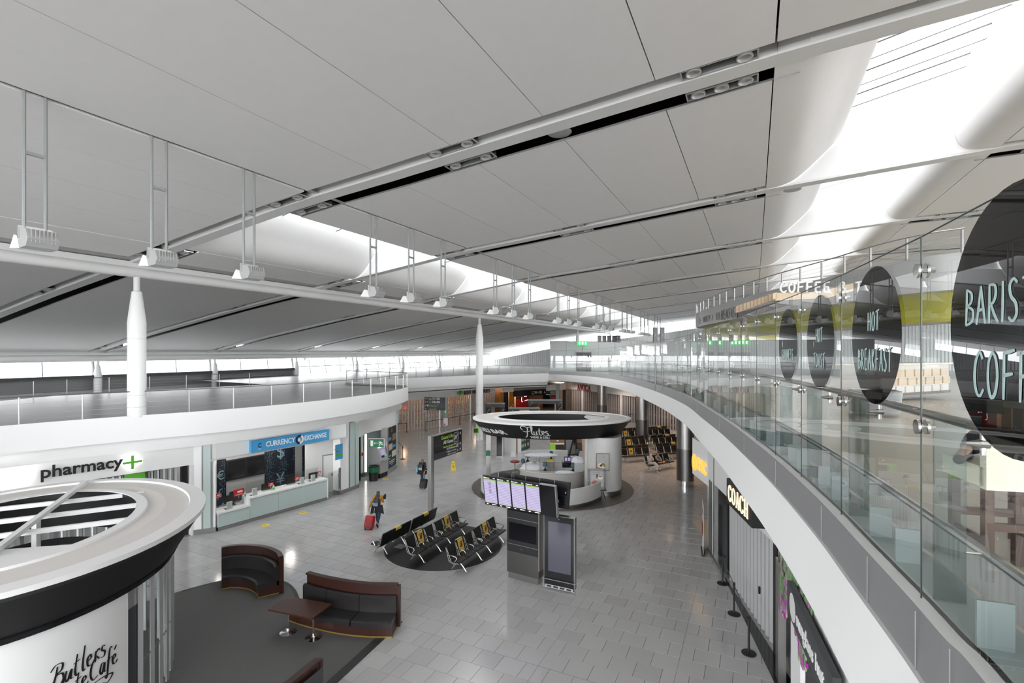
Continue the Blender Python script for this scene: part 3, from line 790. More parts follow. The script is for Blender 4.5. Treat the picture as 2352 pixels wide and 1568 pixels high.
# the curve runs from far (left in the picture) to near, so words read along it
def wrapn(P,s0,z0,lift,o):
    f,_=along(P)
    def g(v):
        p,t=f(s0+v[0]);nv=Vector((t.y,-t.x,0));cam_side=-1 if nv.dot(Vector((0,0,0))-p)<0 else 1
        return p+nv*cam_side*(v[2]+lift)+Vector((0,0,z0+v[1]))-o
    return g
for s,px,h,z in (('COFFEE',1600,.45,-1.0),('PANCAKES',1614,.45,-.98),('PIZZA',1630,.4,-.95),('IRISH',1643,.5,-1.02),('BREAKFAST',1656,.62,-1.08)):
    pen(q,s,None,h,.10,.75,fn=wrapn(CP,sub_at(px),z,.02,Oc))
q.build('lettering',can)
# timber beam, slats and standing letters in front of the canopy
tim=thing('timber_sign','pale timber beam with stepped slats, dark plank and white standing coffee letters under the canopy','sign',(*gd(1780,700,15.5)[:2],9.6))
Ot=tim.location.copy()
D=15.5
def PT(px,py,dd=0.): return gd(px,py,D+dd)-Ot
def slab(m,p,th):  # polygon in picture order -> solid with depth th away from the camera
    vs=[PT(*v) for v in p];m.extr(vs,FWD*th);return m
slab(mb('woodl'),[(1781,690),(1900,684),(1960,668),(1960,650),(1893,670),(1782,672)],.5).build('beam',tim)
for i in range(11):
    x=1691+i*8.4;y=703-i*2.9;dd=(10-i)*.28
    vs=[PT(*v,dd) for v in [(x,y+14),(x+8.6,y+12.5),(x+8.6,y-3),(x,y)]];mb('woodl').extr(vs,FWD*.2+RIGHT*.06).build('slat',tim)
slab(mb('plankd' if 'plankd' in M else (mat('plankd',(.035,.026,.022),.5) and 'plankd')),[(1696,734),(1804,703),(1806,688),(1696,718)],.12).build('plank',tim)
slab(mb('woodt'),[(1804,703),(1815,701),(1815,687),(1806,688)],.5).build('plank_end',tim)
slab(mb('woodt'),[(1707,745),(1716,743),(1716,729),(1707,731)],.3).build('bracket',tim)
q=mb('white');fr=frame(PT(1791,671,-.05),RIGHT,Vector((0,0,1)))
pen(q,'COFFEE & TEA',fr,.31,.15,1.15,.2,.2,ext=.03)
q.build('lettering',tim)
# ================================================================ upper deck fittings behind the glass
CD=68.
c0=w2((1263-1176)/F*CD,CD);core=thing('service_core','long low grey panelled service block far along the upper deck behind the curved glass','building block',(c0[0],c0[1],5.5))
for i in range(9):
    v=RIGHT*(1.1+i*2.2);mb('clad').box((v.x,v.y,2.03),(2.17,.3,4.06),A).build('panel',core)
cx=core.location
def onwall(px,py,dep): return gd(px,py,dep)
ex=thing('exit_sign','green lit exit sign over the far doorway behind the glass screen','exit sign',onwall(1338,788,CD-.5))
q=mb('exitg');q.box((0,0,0),(1.5,.12,.6),A).build('panel',ex)
q=mb('exitw')
for i in (-.4,.0,.4):
    v=RIGHT*i-FWD*.08;q.box((v.x,v.y,0),(.2,.02,.36),A)
q.build('pictogram',ex)
dw=thing('doorway','dark doorway in the grey service block below the exit sign','doorway',(*onwall(1341,840,CD-.3)[:2],5.5))
mb('slate').box((0,0,1.25),(2.0,.1,2.5),A).build('opening',dw);mb('mull').box((0,0,2.55),(2.2,.14,.1),A).build('lintel',dw)
for i in range(4):
    p=onwall(1377+i*11.2,778,47)
    d=thing('menu_screen',['leftmost','second','third','fourth'][i]+' of the five black screens hanging past the far glass','screen',p,0,'hanging black screens');mb('blackg').box((0,0,0),(.38,.08,.62),A).build('panel',d);mb('mull').tube([(0,0,.3),(0,0,2.6)],.012,4).build('hanger',d)
d=thing('menu_screen','hanging black menu board with white lines, rightmost of the far hanging screens','screen',onwall(1420,778,47));mb('blackg').box((0,0,0),(.42,.08,.66),A).build('panel',d)
q=mb('letter')
for r in range(5):
    for s in (-.09,.09): v=RIGHT*s-FWD*.05;q.box((v.x,v.y,.22-r*.11),(.12,.01,.03),A)
q.build('print',d)
for i in (0,1):
    p=onwall(1505+i*16,769,24);d=thing('speaker_panel',['left','right'][i]+' tall dark panel of the hanging pair above the curved glass','panel',p);mb('blackg').box((0,0,0),(.2,.1,.72),A).build('case',d);mb('mull').tube([(0,0,-.34),(0,0,6.3-p.z)],.03,6).build('pole',d);q=mb('letter');v=-FWD*.055;q.box((v.x,v.y,.0),(.03,.01,.03),A);q.build('badge',d)
# stone counter and cream cafe fittings further along the deck
def deckpt(px,py): return gz(px,py,6.6)
ctr=thing('cafe_counter','cream stone cafe counter with dark plinth on the upper deck behind the glass','counter',(*deckpt(2060,905)[:2],6.6))
q=mb('offwhite');q.box((0,0,.55),(5.5,.8,1.1),.9).build('front',ctr);mb('woodk').box((0,0,.05),(5.6,.9,.1),.9).build('plinth',ctr);mb('cream').box((0,0,1.13),(5.7,1.0,.06),.9).build('worktop',ctr)
for i in range(9):
    for j in range(3):
        u=Matrix.Rotation(.9,3,'Z')@Vector((-2.45+i*.6+.15*(j%2),-.42,.2+j*.3));mb('woodl' if (i*3+j)%3 else 'offwhite').box(u,(.5,.05,.26),.9).build('stone',ctr)
b2=thing('planter_bench','round dark drum planter on the deck seen through the second glass pane','planter',(*deckpt(2008,945)[:2],6.6))
mb('mull').lathe([(0,0),(.55,0),(.6,.55),(.5,.58),(.48,.5),(0,.5)],n=24).build('drum',b2,smooth=True)
def stool(px,py,rz,label):
    p=deckpt(px,py) if not isinstance(px,Vector) else px;t=thing('bar_stool',label,'stool',p,rz)
    for sx in (-.2,.2):
        for sy in (-.19,.19): mb('woodk').box((sx,sy,.33),(.055,.055,.66)).build('leg',t)
    for sy in (-.19,.19): mb('woodk').box((0,sy,.38),(.36,.03,.055)).build('rung',t)
    for sx in (-.2,.2): mb('woodk').box((sx,0,.26),(.03,.36,.055)).build('rung',t)
    q=mb('cream');q.box((0,0,.73),(.5,.48,.14)).build('seat',t)
    mb('cream').box((0,-.235,.96),(.5,.07,.62)).build('backrest',t);return t
stool(Vector((*w2(3.55,3.62),6.6)),0,A-.25,'cream upholstered bar stool with dark wooden legs just behind the nearest glass pane')
stool(2420,1245,A+.5,'second cream bar stool at the right picture edge behind the black disc')
print('glass done')
# ================================================================ shop fronts
def shoplight(loc,p,c=WARM): 
    l=bpy.data.lights.new('shop_lamp','POINT');l.energy=p;l.color=c;l.shadow_soft_size=.25;ob=bpy.data.objects.new('shop_lamp',l);C.objects.link(ob);ob.location=loc
class Pl:   # a vertical plane through two floor points
    def __init__(s,P,Q):
        s.P=Vector((P[0],P[1],0));s.Q=Vector((Q[0],Q[1],0));s.t=(s.Q-s.P).normalized();s.n=Vector((s.t.y,-s.t.x,0))
        if s.n.dot(-s.P)<0: s.n=-s.n
        s.rz=math.atan2(s.t.y,s.t.x)
    def at(s,px,py):
        d=Vector(ray(px,py));o=Vector((0,0,H));k=(s.P-o).dot(s.n)/d.dot(s.n);return o+d*k
    def s_(s,px): return (s.at(px,900)-s.P).dot(s.t)
    def pt(s,u,z,d=0.): return s.P+s.t*u+Vector((0,0,z))+s.n*d
    def box(s,m,u0,u1,z0,z1,d0,d1,o=Vector((0,0,0))):
        c=s.pt((u0+u1)/2,(z0+z1)/2,(d0+d1)/2)-o;m.box(c,(abs(u1-u0),abs(d1-d0),abs(z1-z0)),s.rz);return m
    def pbox(s,m,pl,pyt,pyb,pr,d0,d1,o=Vector((0,0,0))):
        a=s.at(pl,pyt);b=s.at(pl,pyb);return s.box(m,s.s_(pl),s.s_(pr),b.z,a.z,d0,d1,o)
    def fr(s,u,z,d=.0,o=Vector((0,0,0))):
        x=s.t if s.t.cross(Vector((0,0,1))).dot(s.n)>0 else -s.t
        return frame(s.pt(u,z,d)-o,x)
def slats(parent,pl,u0,u1,z0,z1,step,w,d,m='alu',zig=.05,o=Vector((0,0,0)),name='slat'):
    n=int(abs(u1-u0)/step);me=MB().mt(m).box((0,0,(z0+z1)/2),(w,.02,z1-z0)).mesh(name)
    for i in range(n):
        p=pl.pt(u0+(u1-u0)*(i+.5)/n,0,d+(zig if i%2 else -zig))-o
        ob=bpy.data.objects.new(name,me);C.objects.link(ob);ob.parent=parent;ob.location=p;ob.rotation_euler=(0,0,pl.rz+(.5 if i%2 else -.5))
wall=struct('wall_left')
Wc=crom([(-25.1,-8,0),(-24.7,2,0),(-24.1,7,0),(-23.35,11,0),(-22.52,13.92,0)],6)
PA=Pl((-24.1,7.0),(-22.52,13.92));PB=Pl(gz(492,1222),gz(750,1148));PC=Pl(gz(752,1147),gz(822,1120));PD=Pl(gz(828,1103),gz(891,1089));PE=Pl(gz(891,1089),gz(911,1075))
# bulkheads
q=mb('white');q.strip(atz(Wc,3.14),atz(Wc,4.05))
uB=PB.s_(752);uA=PA.s_(445)
PB.box(q,PB.s_(488),PB.s_(795),3.24,4.05,-.12,0)
q.build('bulkhead',wall)
up=[gz(795,1131),gz(822,1120),gz(850,1100),gz(891,1086),gz(912,1072),Vector((-24.2,30.2,0)),Vector((-26,31,0))]
up=crom(up,4);q=mb('white');q.strip(atz(up,3.0),atz(up,4.05));q.build('bulkhead',wall,smooth=True)
# piers
def pier(pl,u0,u1,z1,name='pier',frostu=None):
    q=mb('white');pl.box(q,u0,u1,.22,z1,-.5,.02);p=q.build(name,wall)
    pl.box(mb('steel'),u0-.01,u1+.01,0,.22,-.5,.05).build('plinth',p)
    if frostu:
        pl.box(mb('steel'),frostu[0]-.06,frostu[1]+.06,.05,z1,-.3,.06).build('panel_frame',p);pl.box(mb('frost'),frostu[0],frostu[1],.24,z1-.06,-.2,.075).build('glass_panel',p)
PAB=Pl(gz(445,1228),gz(495,1221))
pier(PAB,0,PAB.s_(495),4.05,frostu=(PAB.s_(467),PAB.s_(484)))
pier(PC,PC.s_(781),PC.s_(797),3.3);PCc=Pl(gz(797,1130),gz(823,1119));pier(PCc,0,PCc.s_(823),4.05,frostu=(PCc.s_(802),PCc.s_(813)))
PCc.box(mb('frost'),PCc.s_(815),PCc.s_(822),.24,3.9,-.2,.08).build('glass_panel',wall)
# pharmacy opening
ph=struct('wall_left')
q=mb('mull');PA.box(q,-9,uA+.1,0,4,-3.4,-3.3);PA.box(q,-9,uA+.2,-.0,.02,-3.4,0);q.build('shop_back',ph)
PA.box(mb('white'),uA-.12,uA+.02,0,3.14,-.3,.02).build('jamb',ph);PA.box(mb('blackg'),uA-.42,uA-.16,0,3.1,-.35,-.2).build('jamb',ph)
sh1=thing('security_shutter','grey folding pharmacy shutter behind the round cafe roof','shutter',PA.pt(uA-1.5,0,-.4));slats(sh1,PA,uA-4.4,uA-.5,0,3.05,.11,.085,-.45,'alu',.03,sh1.location)
gp=thing('green_pelmet','bright green pelmet strip inside the pharmacy opening','pelmet',PA.pt(PA.s_(312),2.9,-.3));PA.box(mb('greenb'),PA.s_(292),PA.s_(337),2.8,3.12,-.4,-.2,gp.location).build('board',gp)
# pharmacy sign
sg=thing('shop_sign','raised black pharmacy lettering with glowing white letters and green cross on white bulkhead','sign',PA.pt(PA.s_(200),3.55,.03));o=sg.location.copy()
q=mb('black');l0=PA.at(90,1085);l1=PA.at(280,1072);text(q,'pharmacy',PA.fr(PA.s_(91),3.53,.05,o),.62,.02,.012,fit=(PA.s_(280)-PA.s_(91)));q.build('lettering',sg)
q=mb('glow');text(q,'ro',PA.fr(PA.s_(28)-1.15,3.5,.05,o),1.0,.03,.05,fit=PA.s_(78)-PA.s_(28)+1.15);q.build('lit_lettering',sg)
cu=PA.s_(303);q=mb('greenb');PA.box(q,cu-.05,cu+.05,3.36,3.92,.06,.1,o);PA.box(q,cu-.33,cu+.33,3.6,3.69,.061,.101,o);q.build('cross',sg)
q=mb('glow');PA.box(q,cu-.07,cu+.07,3.34,3.94,.03,.05,o);PA.box(q,cu-.35,cu+.35,3.58,3.71,.031,.051,o);q.build('cross_halo',sg)
# currency exchange
xb=struct('wall_left')
D2=-2.6
PB.box(mb('silver'),PB.s_(440),PB.s_(775),0,4,D2-.1,D2).build('shop_back',xb);PB.box(mb('white2'),PB.s_(485),PB.s_(800),3.24,3.3,D2,0).build('ceiling',None,kind='structure');PB.box(mb('grey'),PB.s_(480),PB.s_(800),.0,.012,D2,.0).build('floor',None,kind='structure')
for _u in (530,610,700): shoplight(PB.pt(PB.s_(_u),3.0,-1.3),28,(1,.95,.88))  # added fill lights that lift the dark exchange back wall, no fittings
PBK=Pl(PB.pt(0,0,D2+.02),PB.pt(5,0,D2+.02))
ctrx=thing('exchange_counter','long currency exchange counter with frosted glass front panels and white top','counter',PB.pt(PB.s_(620),0,0));o=ctrx.location.copy()
us=[PB.s_(500),PB.s_(573),PB.s_(639),PB.s_(697),PB.s_(751)]
for i,(a,b) in enumerate(zip(us,us[1:])):
    zt=.78 if i==0 else 1.13
    PB.box(mb('frost'),a+.03,b-.03,.16,zt-.05,-.02,.012,o).build('front_panel',ctrx)
    PB.box(mb('white2'),a,b,.14,zt-.03,-.5,-.02,o).build('carcass',ctrx)
PB.box(mb('white'),us[0]-.02,us[1]+.03,.76,.84,-.75,.05,o).build('worktop',ctrx);PB.box(mb('white'),us[1]-.05,us[4]+.05,1.11,1.19,-.75,.05,o).build('worktop',ctrx)
PB.box(mb('steel'),us[0],us[4]+.02,0,.15,-.5,.03,o).build('plinth',ctrx);PB.box(mb('white'),us[4],us[4]+.05,.1,1.12,-.7,.04,o).build('end_panel',ctrx)
PB.box(mb('white'),us[1]-.06,us[1]+.02,.8,1.12,-.7,.04,o).build('end_panel',ctrx)
for a,b,z in ((us[0],us[1],.84),(us[1]+.05,us[2]+.4,1.19),(us[2]+.5,us[3]+.3,1.19),(us[3]+.4,us[4]-.3,1.19)):
    PB.box(mb('glassc'),a,b,z,z+.62,-.38,-.37,o).build('screen',ctrx)
bs=thing('shop_sign','bright blue currency exchange sign board with white lettering and round swirl emblem','sign',PB.pt(PB.s_(660),3.6,.1));o=bs.location.copy()
ul,ur=PB.s_(572),PB.s_(751);PB.box(mb('blue'),ul,ur,3.34,3.9,.0,.2,o).build('board',bs)
q=mb('white');text(q,'CURRENCY',PB.fr(ul+(ur-ul)*.165,3.52,.205,o),.36,.008,.006,fit=(ur-ul)*.36);text(q,'EXCHANGE',PB.fr(ul+(ur-ul)*.65,3.52,.205,o),.36,.008,.006,fit=(ur-ul)*.305);q.build('lettering',bs)
fr=PB.fr(ul+(ur-ul)*.585,3.62,.21,o)
for c,a0,a1,r0,r1 in (('navy',math.pi*.35,math.pi*1.5,.13,.24),('letter',-math.pi*.5,math.pi*.35,.13,.24)):
    q=mb(c);n=14;vs=[];
    for i in range(n+1):
        t=a0+(a1-a0)*i/n;vs+=[fr@Vector((math.cos(t)*r0,math.sin(t)*r0,.006)),fr@Vector((math.cos(t)*r1,math.sin(t)*r1,.006))]
    q.add(vs,[(2*i,2*i+1,2*i+3,2*i+2) for i in range(n)]);q.build('emblem',bs)
q=mb('letter');text(q,'e',PB.fr(ul+(ur-ul)*.585-.1,3.53,.215,o),.3,.006,.02);q.build('emblem_letter',bs)
fr=PB.fr(ul+(ur-ul)*.1,3.64,.21,o);q=mb('navy');ribbon(q,[(.06,.08),(-.05,.08),(-.08,0),(-.05,-.08),(.06,-.08)],lambda t,u:.035,.004,fr);q.build('emblem',bs);q=mb('letter');text(q,'FCE',PB.fr(ul+(ur-ul)*.1-.1,3.44,.205,o),.09,.004);q.build('lettering',bs)
# posters on the back wall
pmat=bpy.data.materials.new('ratesprint');pmat.use_nodes=True;nt=pmat.node_tree;bb=nt.nodes['Principled BSDF'];bb.inputs['Roughness'].default_value=.4
tc=nn(nt,'ShaderNodeTexCoord');mp=nn(nt,'ShaderNodeMapping');mp.inputs['Scale'].default_value=(9,9,11);br=nn(nt,'ShaderNodeTexVoronoi');br.inputs['Scale'].default_value=1.;br.inputs['Randomness'].default_value=.45
cr=nn(nt,'ShaderNodeValToRGB');cr.color_ramp.elements[0].position=.16;cr.color_ramp.elements[0].color=(.13,.23,.31,1);cr.color_ramp.elements[1].position=.32;cr.color_ramp.elements[1].color=(.008,.012,.02,1)
nt.links.new(tc.outputs['Object'],mp.inputs[0]);nt.links.new(mp.outputs[0],br.inputs['Vector']);nt.links.new(br.outputs['Distance'],cr.inputs[0]);nt.links.new(cr.outputs[0],bb.inputs['Base Color']);M['ratesprint']=pmat
for i,(a,b,lab,sy) in enumerate(((498,519,'narrow dark currency poster with pound and euro signs, left of the wall screens',(('£',.55,1.15),('€',.6,2.0))),(608,677,'wide dark currency poster with dollar and yen signs on exchange back wall',(('$',.95,2.55),('¥',.9,1.05))),(694,725,'dark rates poster nearest the white door on exchange back wall',()))):
    ua,ub=PBK.s_(a),PBK.s_(b);p=thing('poster',lab,'poster',PBK.pt((ua+ub)/2,.3,.02));o=p.location.copy()
    PBK.box(mb('ratesprint'),ua,ub,.5,3.24,0,.02,o).build('print',p)
    for ch,hh,z in sy:
        q=mb('teal' if 0 else 'slate');q.cur=0;q=MB().mt('silver');text(q,ch,PBK.fr((ua+ub)/2-.25,z-.3,.03,o),hh,.003,.0);ob=q.build('symbol',p);ob.data.materials[0]=M['posterink'] if 'posterink' in M else mat('posterink',(.20,.30,.36),.5)
ua,um,ub=PBK.s_(519),PBK.s_(563),PBK.s_(607)
for a,b,l in ((ua,um-.01,'left of two black wall screens behind the exchange counter'),(um+.01,ub,'right of two black wall screens behind the exchange counter')):
    t=thing('wall_screen',l,'screen',PBK.pt((a+b)/2,1.95,.05));o=t.location.copy();PBK.box(mb('black'),a,b,1.55,2.6,0,.08,o).build('frame',t);PBK.box(mb('blackg'),a+.05,b-.05,1.61,2.54,.081,.085,o).build('panel',t)
# desk items
def onctr(px,z,d=-.2): return PB.pt(PB.s_(px),z,d)
for i,(px,z,l) in enumerate(((552,.84,'black desk monitor on the lower end of the exchange counter'),(628,1.0,'black desk monitor at the first high counter position'),(684,1.0,'black desk monitor at the middle of the high exchange counter'),(735,1.02,'black desk monitor at the far end of the exchange counter'))):
    t=thing('monitor',l,'monitor',onctr(px,z,-.62),PB.rz+math.pi/2);mb('blackg').box((0,0,.32),(.06,.5 if i else .85,.36)).build('display',t);mb('black').cyl((0,0,0),.11,.02).cyl((0,0,0),.02,.18).build('stand',t)
for i,(px,z,l) in enumerate(((530,.84,'clear leaflet holder on the low counter end'),(588,1.19,'white leaflet holder beside the blue sanitiser'),(722,1.19,'white leaflet holder near the far counter end'),(697,1.19,'small white card box at the third counter position'))):
    t=thing('leaflet_holder',l,'leaflet holder',onctr(px,z,-.12),PB.rz);mb('paper').box((0,0,.17),(.24,.05,.34)).build('leaflet',t);mb('glassc').box((0,-.03,.17),(.27,.004,.36)).build('cover',t);mb('black').box((0,.12,.006),(.3,.2,.012)).build('mat',t)
for px,l in ((569,'blue sanitiser bottle on the step of the exchange counter'),(635,'small blue bottle beside the second counter screen'),(700,'small blue bottle beside the third counter screen')):
    t=thing('sanitiser_bottle',l,'bottle',onctr(px,1.19,-.25));mb('teall').lathe([(0,0),(.05,0),(.055,.05),(.055,.18),(.02,.22),(.02,.27),(0,.27)],n=10).build('body',t);mb('greenb').lathe([(.057,.05),(.057,.13)],n=10).build('band',t)
for px,py,l,k in ((501,1138,'red notice on the screen at the left end of the counter',.3),(549,1130,'largest red notice standing on the low counter screen',.5),(622,1112,'red notice on the second counter screen',.28),(682,1098,'red notice on the third counter screen',.26),(733,1085,'red notice at the far end of the exchange counter',.22)):
    PN=Pl(PB.pt(0,0,-.34),PB.pt(5,0,-.34));p=PN.at(px,py);t=thing('notice',l,'notice',p,PB.rz);mb('redb').box((0,0,0),(k,.012,k*.62)).build('board',t);q=mb('letter');q.box((k*.08,-.008*1,k*.06),(k*.5,.004,k*.18)).box((0,-.008,-.2*k),(k*.7,.004,.02));q.build('print',t)
    mb('mull').box((0,.02,-k*.31-.05),(.03,.02,.12)).build('clip',t)
for px,z,l in ((573,0,'navy office chair behind the low counter end'),(655,0,'navy office chair behind the middle of the exchange counter'),(536,0,'navy stool seat tucked behind the left counter end')):
    t=thing('office_chair',l,'chair',PB.pt(PB.s_(px),0,-1.5),PB.rz+2.6);mb('darkcloth').lathe([(0,.50),(.22,.50),(.25,.54),(.2,.6),(0,.61)],n=14).build('seat',t);q=mb('navy');q.lathe([(0,.62),(.19,.7),(.22,.95),(.17,1.18),(0,1.22)],(0,-.2,0),12,sy=.3);q.build('backrest',t,smooth=True);q=mb('black');q.cyl((0,0,.06),.03,.45)
    for k in range(5): q.tube([(0,0,.1),(.28*math.cos(k*1.257),.28*math.sin(k*1.257),.05)],.02,5)
    q.build('base',t)
# recess with white door, glass gate, blue poster
xr=struct('wall_left');PR=Pl(PB.pt(PB.s_(752),0,-1.5),PC.pt(PC.s_(790),0,-.9))
PR.box(mb('white2'),-.3,PR.s_(800),0,3.3,-.1,0).build('recess_wall',xr)
dr=struct('door_1');dr.location=PR.pt(PR.s_(757),0,.02);o=dr.location.copy();u0,u1=PR.s_(742),PR.s_(766)
PR.box(mb('white'),u0,u1,0,2.15,0,.05,o).build('leaf',dr)
q=mb('grey');PR.box(q,u0-.05,u0,0,2.2,0,.06,o);PR.box(q,u1,u1+.05,0,2.2,0,.06,o);PR.box(q,u0-.05,u1+.05,2.15,2.2,0,.06,o);q.build('door_frame',dr)
PR.box(mb('black'),u1-.14,u1-.1,.95,1.08,.05,.1,o).build('handle',dr)
po=thing('poster','blue and green framed exchange offer poster beside the white door','poster',PC.at(777,1040)+PC.n*.03);o=po.location.copy();c=po.location
PC.pbox(mb('blue'),769,1022,1057,786,.02,.04,o).build('print',po);PC.pbox(mb('greenb'),769.5,1044,1049,785.6,.041,.045,o).build('print_band',po)
q=mb('mustard');v=PC.at(774,1032)+PC.n*.045-o;q.lathe([(0,0),(.19,0),(.19,.01),(0,.01)],(v.x,v.y,v.z),14);q.build('print_disc',po)
gt=thing('glass_gate','low glass swing gate between counter end and white pier','gate',PC.pt(PC.s_(770),0,.0));o=gt.location.copy()
PC.box(mb('glassc'),PC.s_(754),PC.s_(779),.1,1.45,.0,.012,o).build('leaf',gt);q=mb('steel');PC.box(q,PC.s_(779),PC.s_(781.5),0,1.55,-.04,.05,o);q.build('post',gt);q=mb('chrome');PC.box(q,PC.s_(777),PC.s_(779.5),1.1,1.22,-.02,.04,o);q.build('hinge',gt);q=mb('chrome');PC.box(q,PC.s_(777),PC.s_(779.5),.25,.37,-.02,.04,o);q.build('hinge',gt)
# green exit sign on a bracket
xs_=thing('exit_sign','green running man exit sign projecting from the white pier','exit sign',PCc.at(836,1015)+PCc.n*.9)
o=xs_.location.copy();fx=frame((0,0,0),RIGHT)
q=mb('green');q.box((0,0,0),(.92,.1,.5),A);q.build('panel',xs_);q=mb('steel');v=RIGHT*.48;q.box((v.x,v.y,0),(.06,.14,.56),A);q.box((0,0,.27),(1.0,.14,.04),A);q.build('frame',xs_)
fr=frame(-FWD*.055,RIGHT);q=mb('letter')
def fq(x0,y0,x1,y1): q.add([fr@Vector(p) for p in ((x0,y0,0),(x1,y0,0),(x1,y1,0),(x0,y1,0))],[(0,1,2,3)])
fq(-.36,-.18,-.2,.16)
wf=lambda t,u:.05
for st in ([(-.14,0),(.1,0)],[(-.14,0),(-.08,.04)],[(-.14,0),(-.08,-.04)]): ribbon(q,st,lambda t,u:.02,.001,fr,None,0)
for st in ([(.2,.1),(.24,0),(.2,-.06)],[(.24,0),(.3,-.08),(.4,-.1)],[(.22,-.04),(.17,-.1),(.17,-.2)],[(.21,.07),(.14,.0)],[(.22,.08),(.32,.04),(.36,-.02)]): ribbon(q,st,wf,.001,fr,None,3)
q.lathe([(0,0),(.04,0)],tuple(fr@Vector((.185,.155,.0))),8);q.build('pictogram',xs_)
# ATM bay
xa=struct('wall_left');PDb=Pl(PD.pt(-.4,0,-.9),PD.pt(4,0,-1.3))
PDb.box(mb('frost'),-.5,3.6,.0,3.3,-.1,0).build('bay_wall',xa);PD.box(mb('black'),PD.s_(823),PD.s_(828.5),0,3.0,-1.0,.0).build('jamb',xa)
PF=Pl(gz(829,1102),gz(851,1094));PF.box(mb('frost'),.0,PF.s_(849),.25,3.0,-.5,-.42).build('bay_panel',xa);PF.box(mb('steel'),0,PF.s_(849),0,.25,-.5,-.38).build('bay_plinth',xa)
lg=thing('light_strip','tall glowing white vertical light strip beside the cash machine','light',PF.pt(PF.s_(849),.3,-.3));o=lg.location.copy();PF.box(mb('glow'),PF.s_(847.5),PF.s_(850.5),.3,2.75,-.33,-.27,o).build('tube',lg);PF.box(mb('alu'),PF.s_(847),PF.s_(851),.25,2.8,-.40,-.33,o).build('housing',lg)
l2=thing('light_strip','slim faint vertical light strip behind the yellow defibrillator board','light',PF.pt(PF.s_(833),.3,-.4));o=l2.location.copy();PF.box(mb('glowc'),PF.s_(832.5),PF.s_(834.5),.35,2.9,-.41,-.37,o).build('tube',l2)
df=thing('defibrillator_case','yellow board with small red and white defibrillator case on frosted wall','cabinet',PF.at(834,1042)+PF.n*-.36);o=df.location.copy();v=PF.n*.02;mb('yellow').box((v.x,v.y,0),(.42,.03,.75),PF.rz).build('board',df);v=PF.n*.12+PF.t*.1;mb('white').box((v.x,v.y,-.05),(.24,.2,.32),PF.rz).build('case',df);v=PF.n*.23+PF.t*.1;mb('redb').box((v.x,v.y,-.05),(.16,.01,.2),PF.rz).build('label',df)
am=thing('atm_sign','lit blue and white cash machine sign with card logos on frosted bay wall','sign',PDb.at(864,1018)+PDb.n*.05);o=am.location.copy()
q=mb('blue');PDb.box(q,PDb.s_(855),PDb.s_(869),PDb.at(860,1024).z,PDb.at(860,1011).z,.02,.06,o);q.build('panel',am);q=mb('glowc');text(q,'ATM',PDb.fr(PDb.s_(856),PDb.at(860,1022).z,.065,o),.32,.004,.01);q.build('lettering',am)
q=mb('navy')
for i in range(4): 
    u=PDb.s_(855)+i*.24;z=PDb.at(860,1034).z;PDb.box(q,u,u+.16,z,z+.22,.02,.04,o)
q.build('card_logo',am)
at=thing('cash_machine','silver cash machine with sloping keypad and green lit card slot','cash machine',gz(873,1095),PD.rz+.35)
q=mb('silver');q.extr([(-.4,-.3,.32),(-.4,.5,.32),(-.4,.5,2.05),(-.4,-.05,2.05),(-.4,-.35,1.15),(-.4,-.3,1.1)],(.8,0,0));q.build('cabinet',at)
mb('black').box((0,.05,.16),(.76,.6,.32)).build('plinth',at)
R=Matrix.Rotation(-.30,3,'X');q=mb('screenl');q.box((0,-.225,1.62),(.42,.02,.32),R=R);q.build('screen',at)
q=mb('glowc');q.box((0,-.08,1.98),(.7,.06,.1),R=R);q.build('lit_header',at)
q=mb('alu');q.box((0,-.42,1.16),(.7,.3,.04));q.build('shelf',at);q=mb('exitg');q.box((.25,-.29,1.4),(.07,.04,.09),R=R);q.build('card_slot',at);mb('black').box((-.1,-.3,1.38),(.25,.03,.12),R=R).build('keypad',at)
bn=thing('litter_bin','black litter bin with green liner beside the cash machine','bin',gz(858,1103));mb('black').lathe([(0,0),(.27,0),(.31,.6),(.0,.6)],n=20).build('body',bn,smooth=True);mb('green').lathe([(.315,.55),(.325,.85),(.30,.86),(.0,.7)],n=20).build('liner',bn);mb('black').lathe([(.31,.86),(.33,.87),(.33,.93),(.27,.95),(.25,.9)],n=20).build('rim',bn,smooth=True)
ad=thing('advert_panel','tall dark food and drink advert panel at the rounded end of the left shops','advert',PE.at(901,1030));o=ad.location.copy()
PE.box(mb('steel'),PE.s_(889),PE.s_(912),0,.35,-.3,.03,o).build('plinth',ad);PE.box(mb('black'),PE.s_(891),PE.s_(909),.36,3.05,-.25,.03,o).build('print',ad);PE.box(mb('alu'),PE.s_(888),PE.s_(891),.3,3.1,-.4,.03,o).build('frame',ad)
for m_,a,b,z0,z1 in (('woodm',.5,.95,2.1,2.55),('woodl',.05,.5,1.55,1.95),('cream',.45,.95,1.0,1.4),('blue',.03,.35,2.2,2.4),('blue',.55,.9,1.62,1.78),('blue',.05,.35,1.1,1.22),('letter',.1,.8,.75,.8),('letter',.15,.75,.62,.67),('blue',.3,.65,.5,.55),('mustard',.38,.5,2.72,2.95)):
    w_=PE.s_(909)-PE.s_(891);PE.box(mb(m_),PE.s_(891)+a*w_,PE.s_(891)+b*w_,z0,z1,.03,.036,o).build('picture',ad)
PE.box(mb('frost'),PE.s_(909.5),PE.s_(911.5),.2,4.0,-.2,.06,o).build('glass_edge',ad)
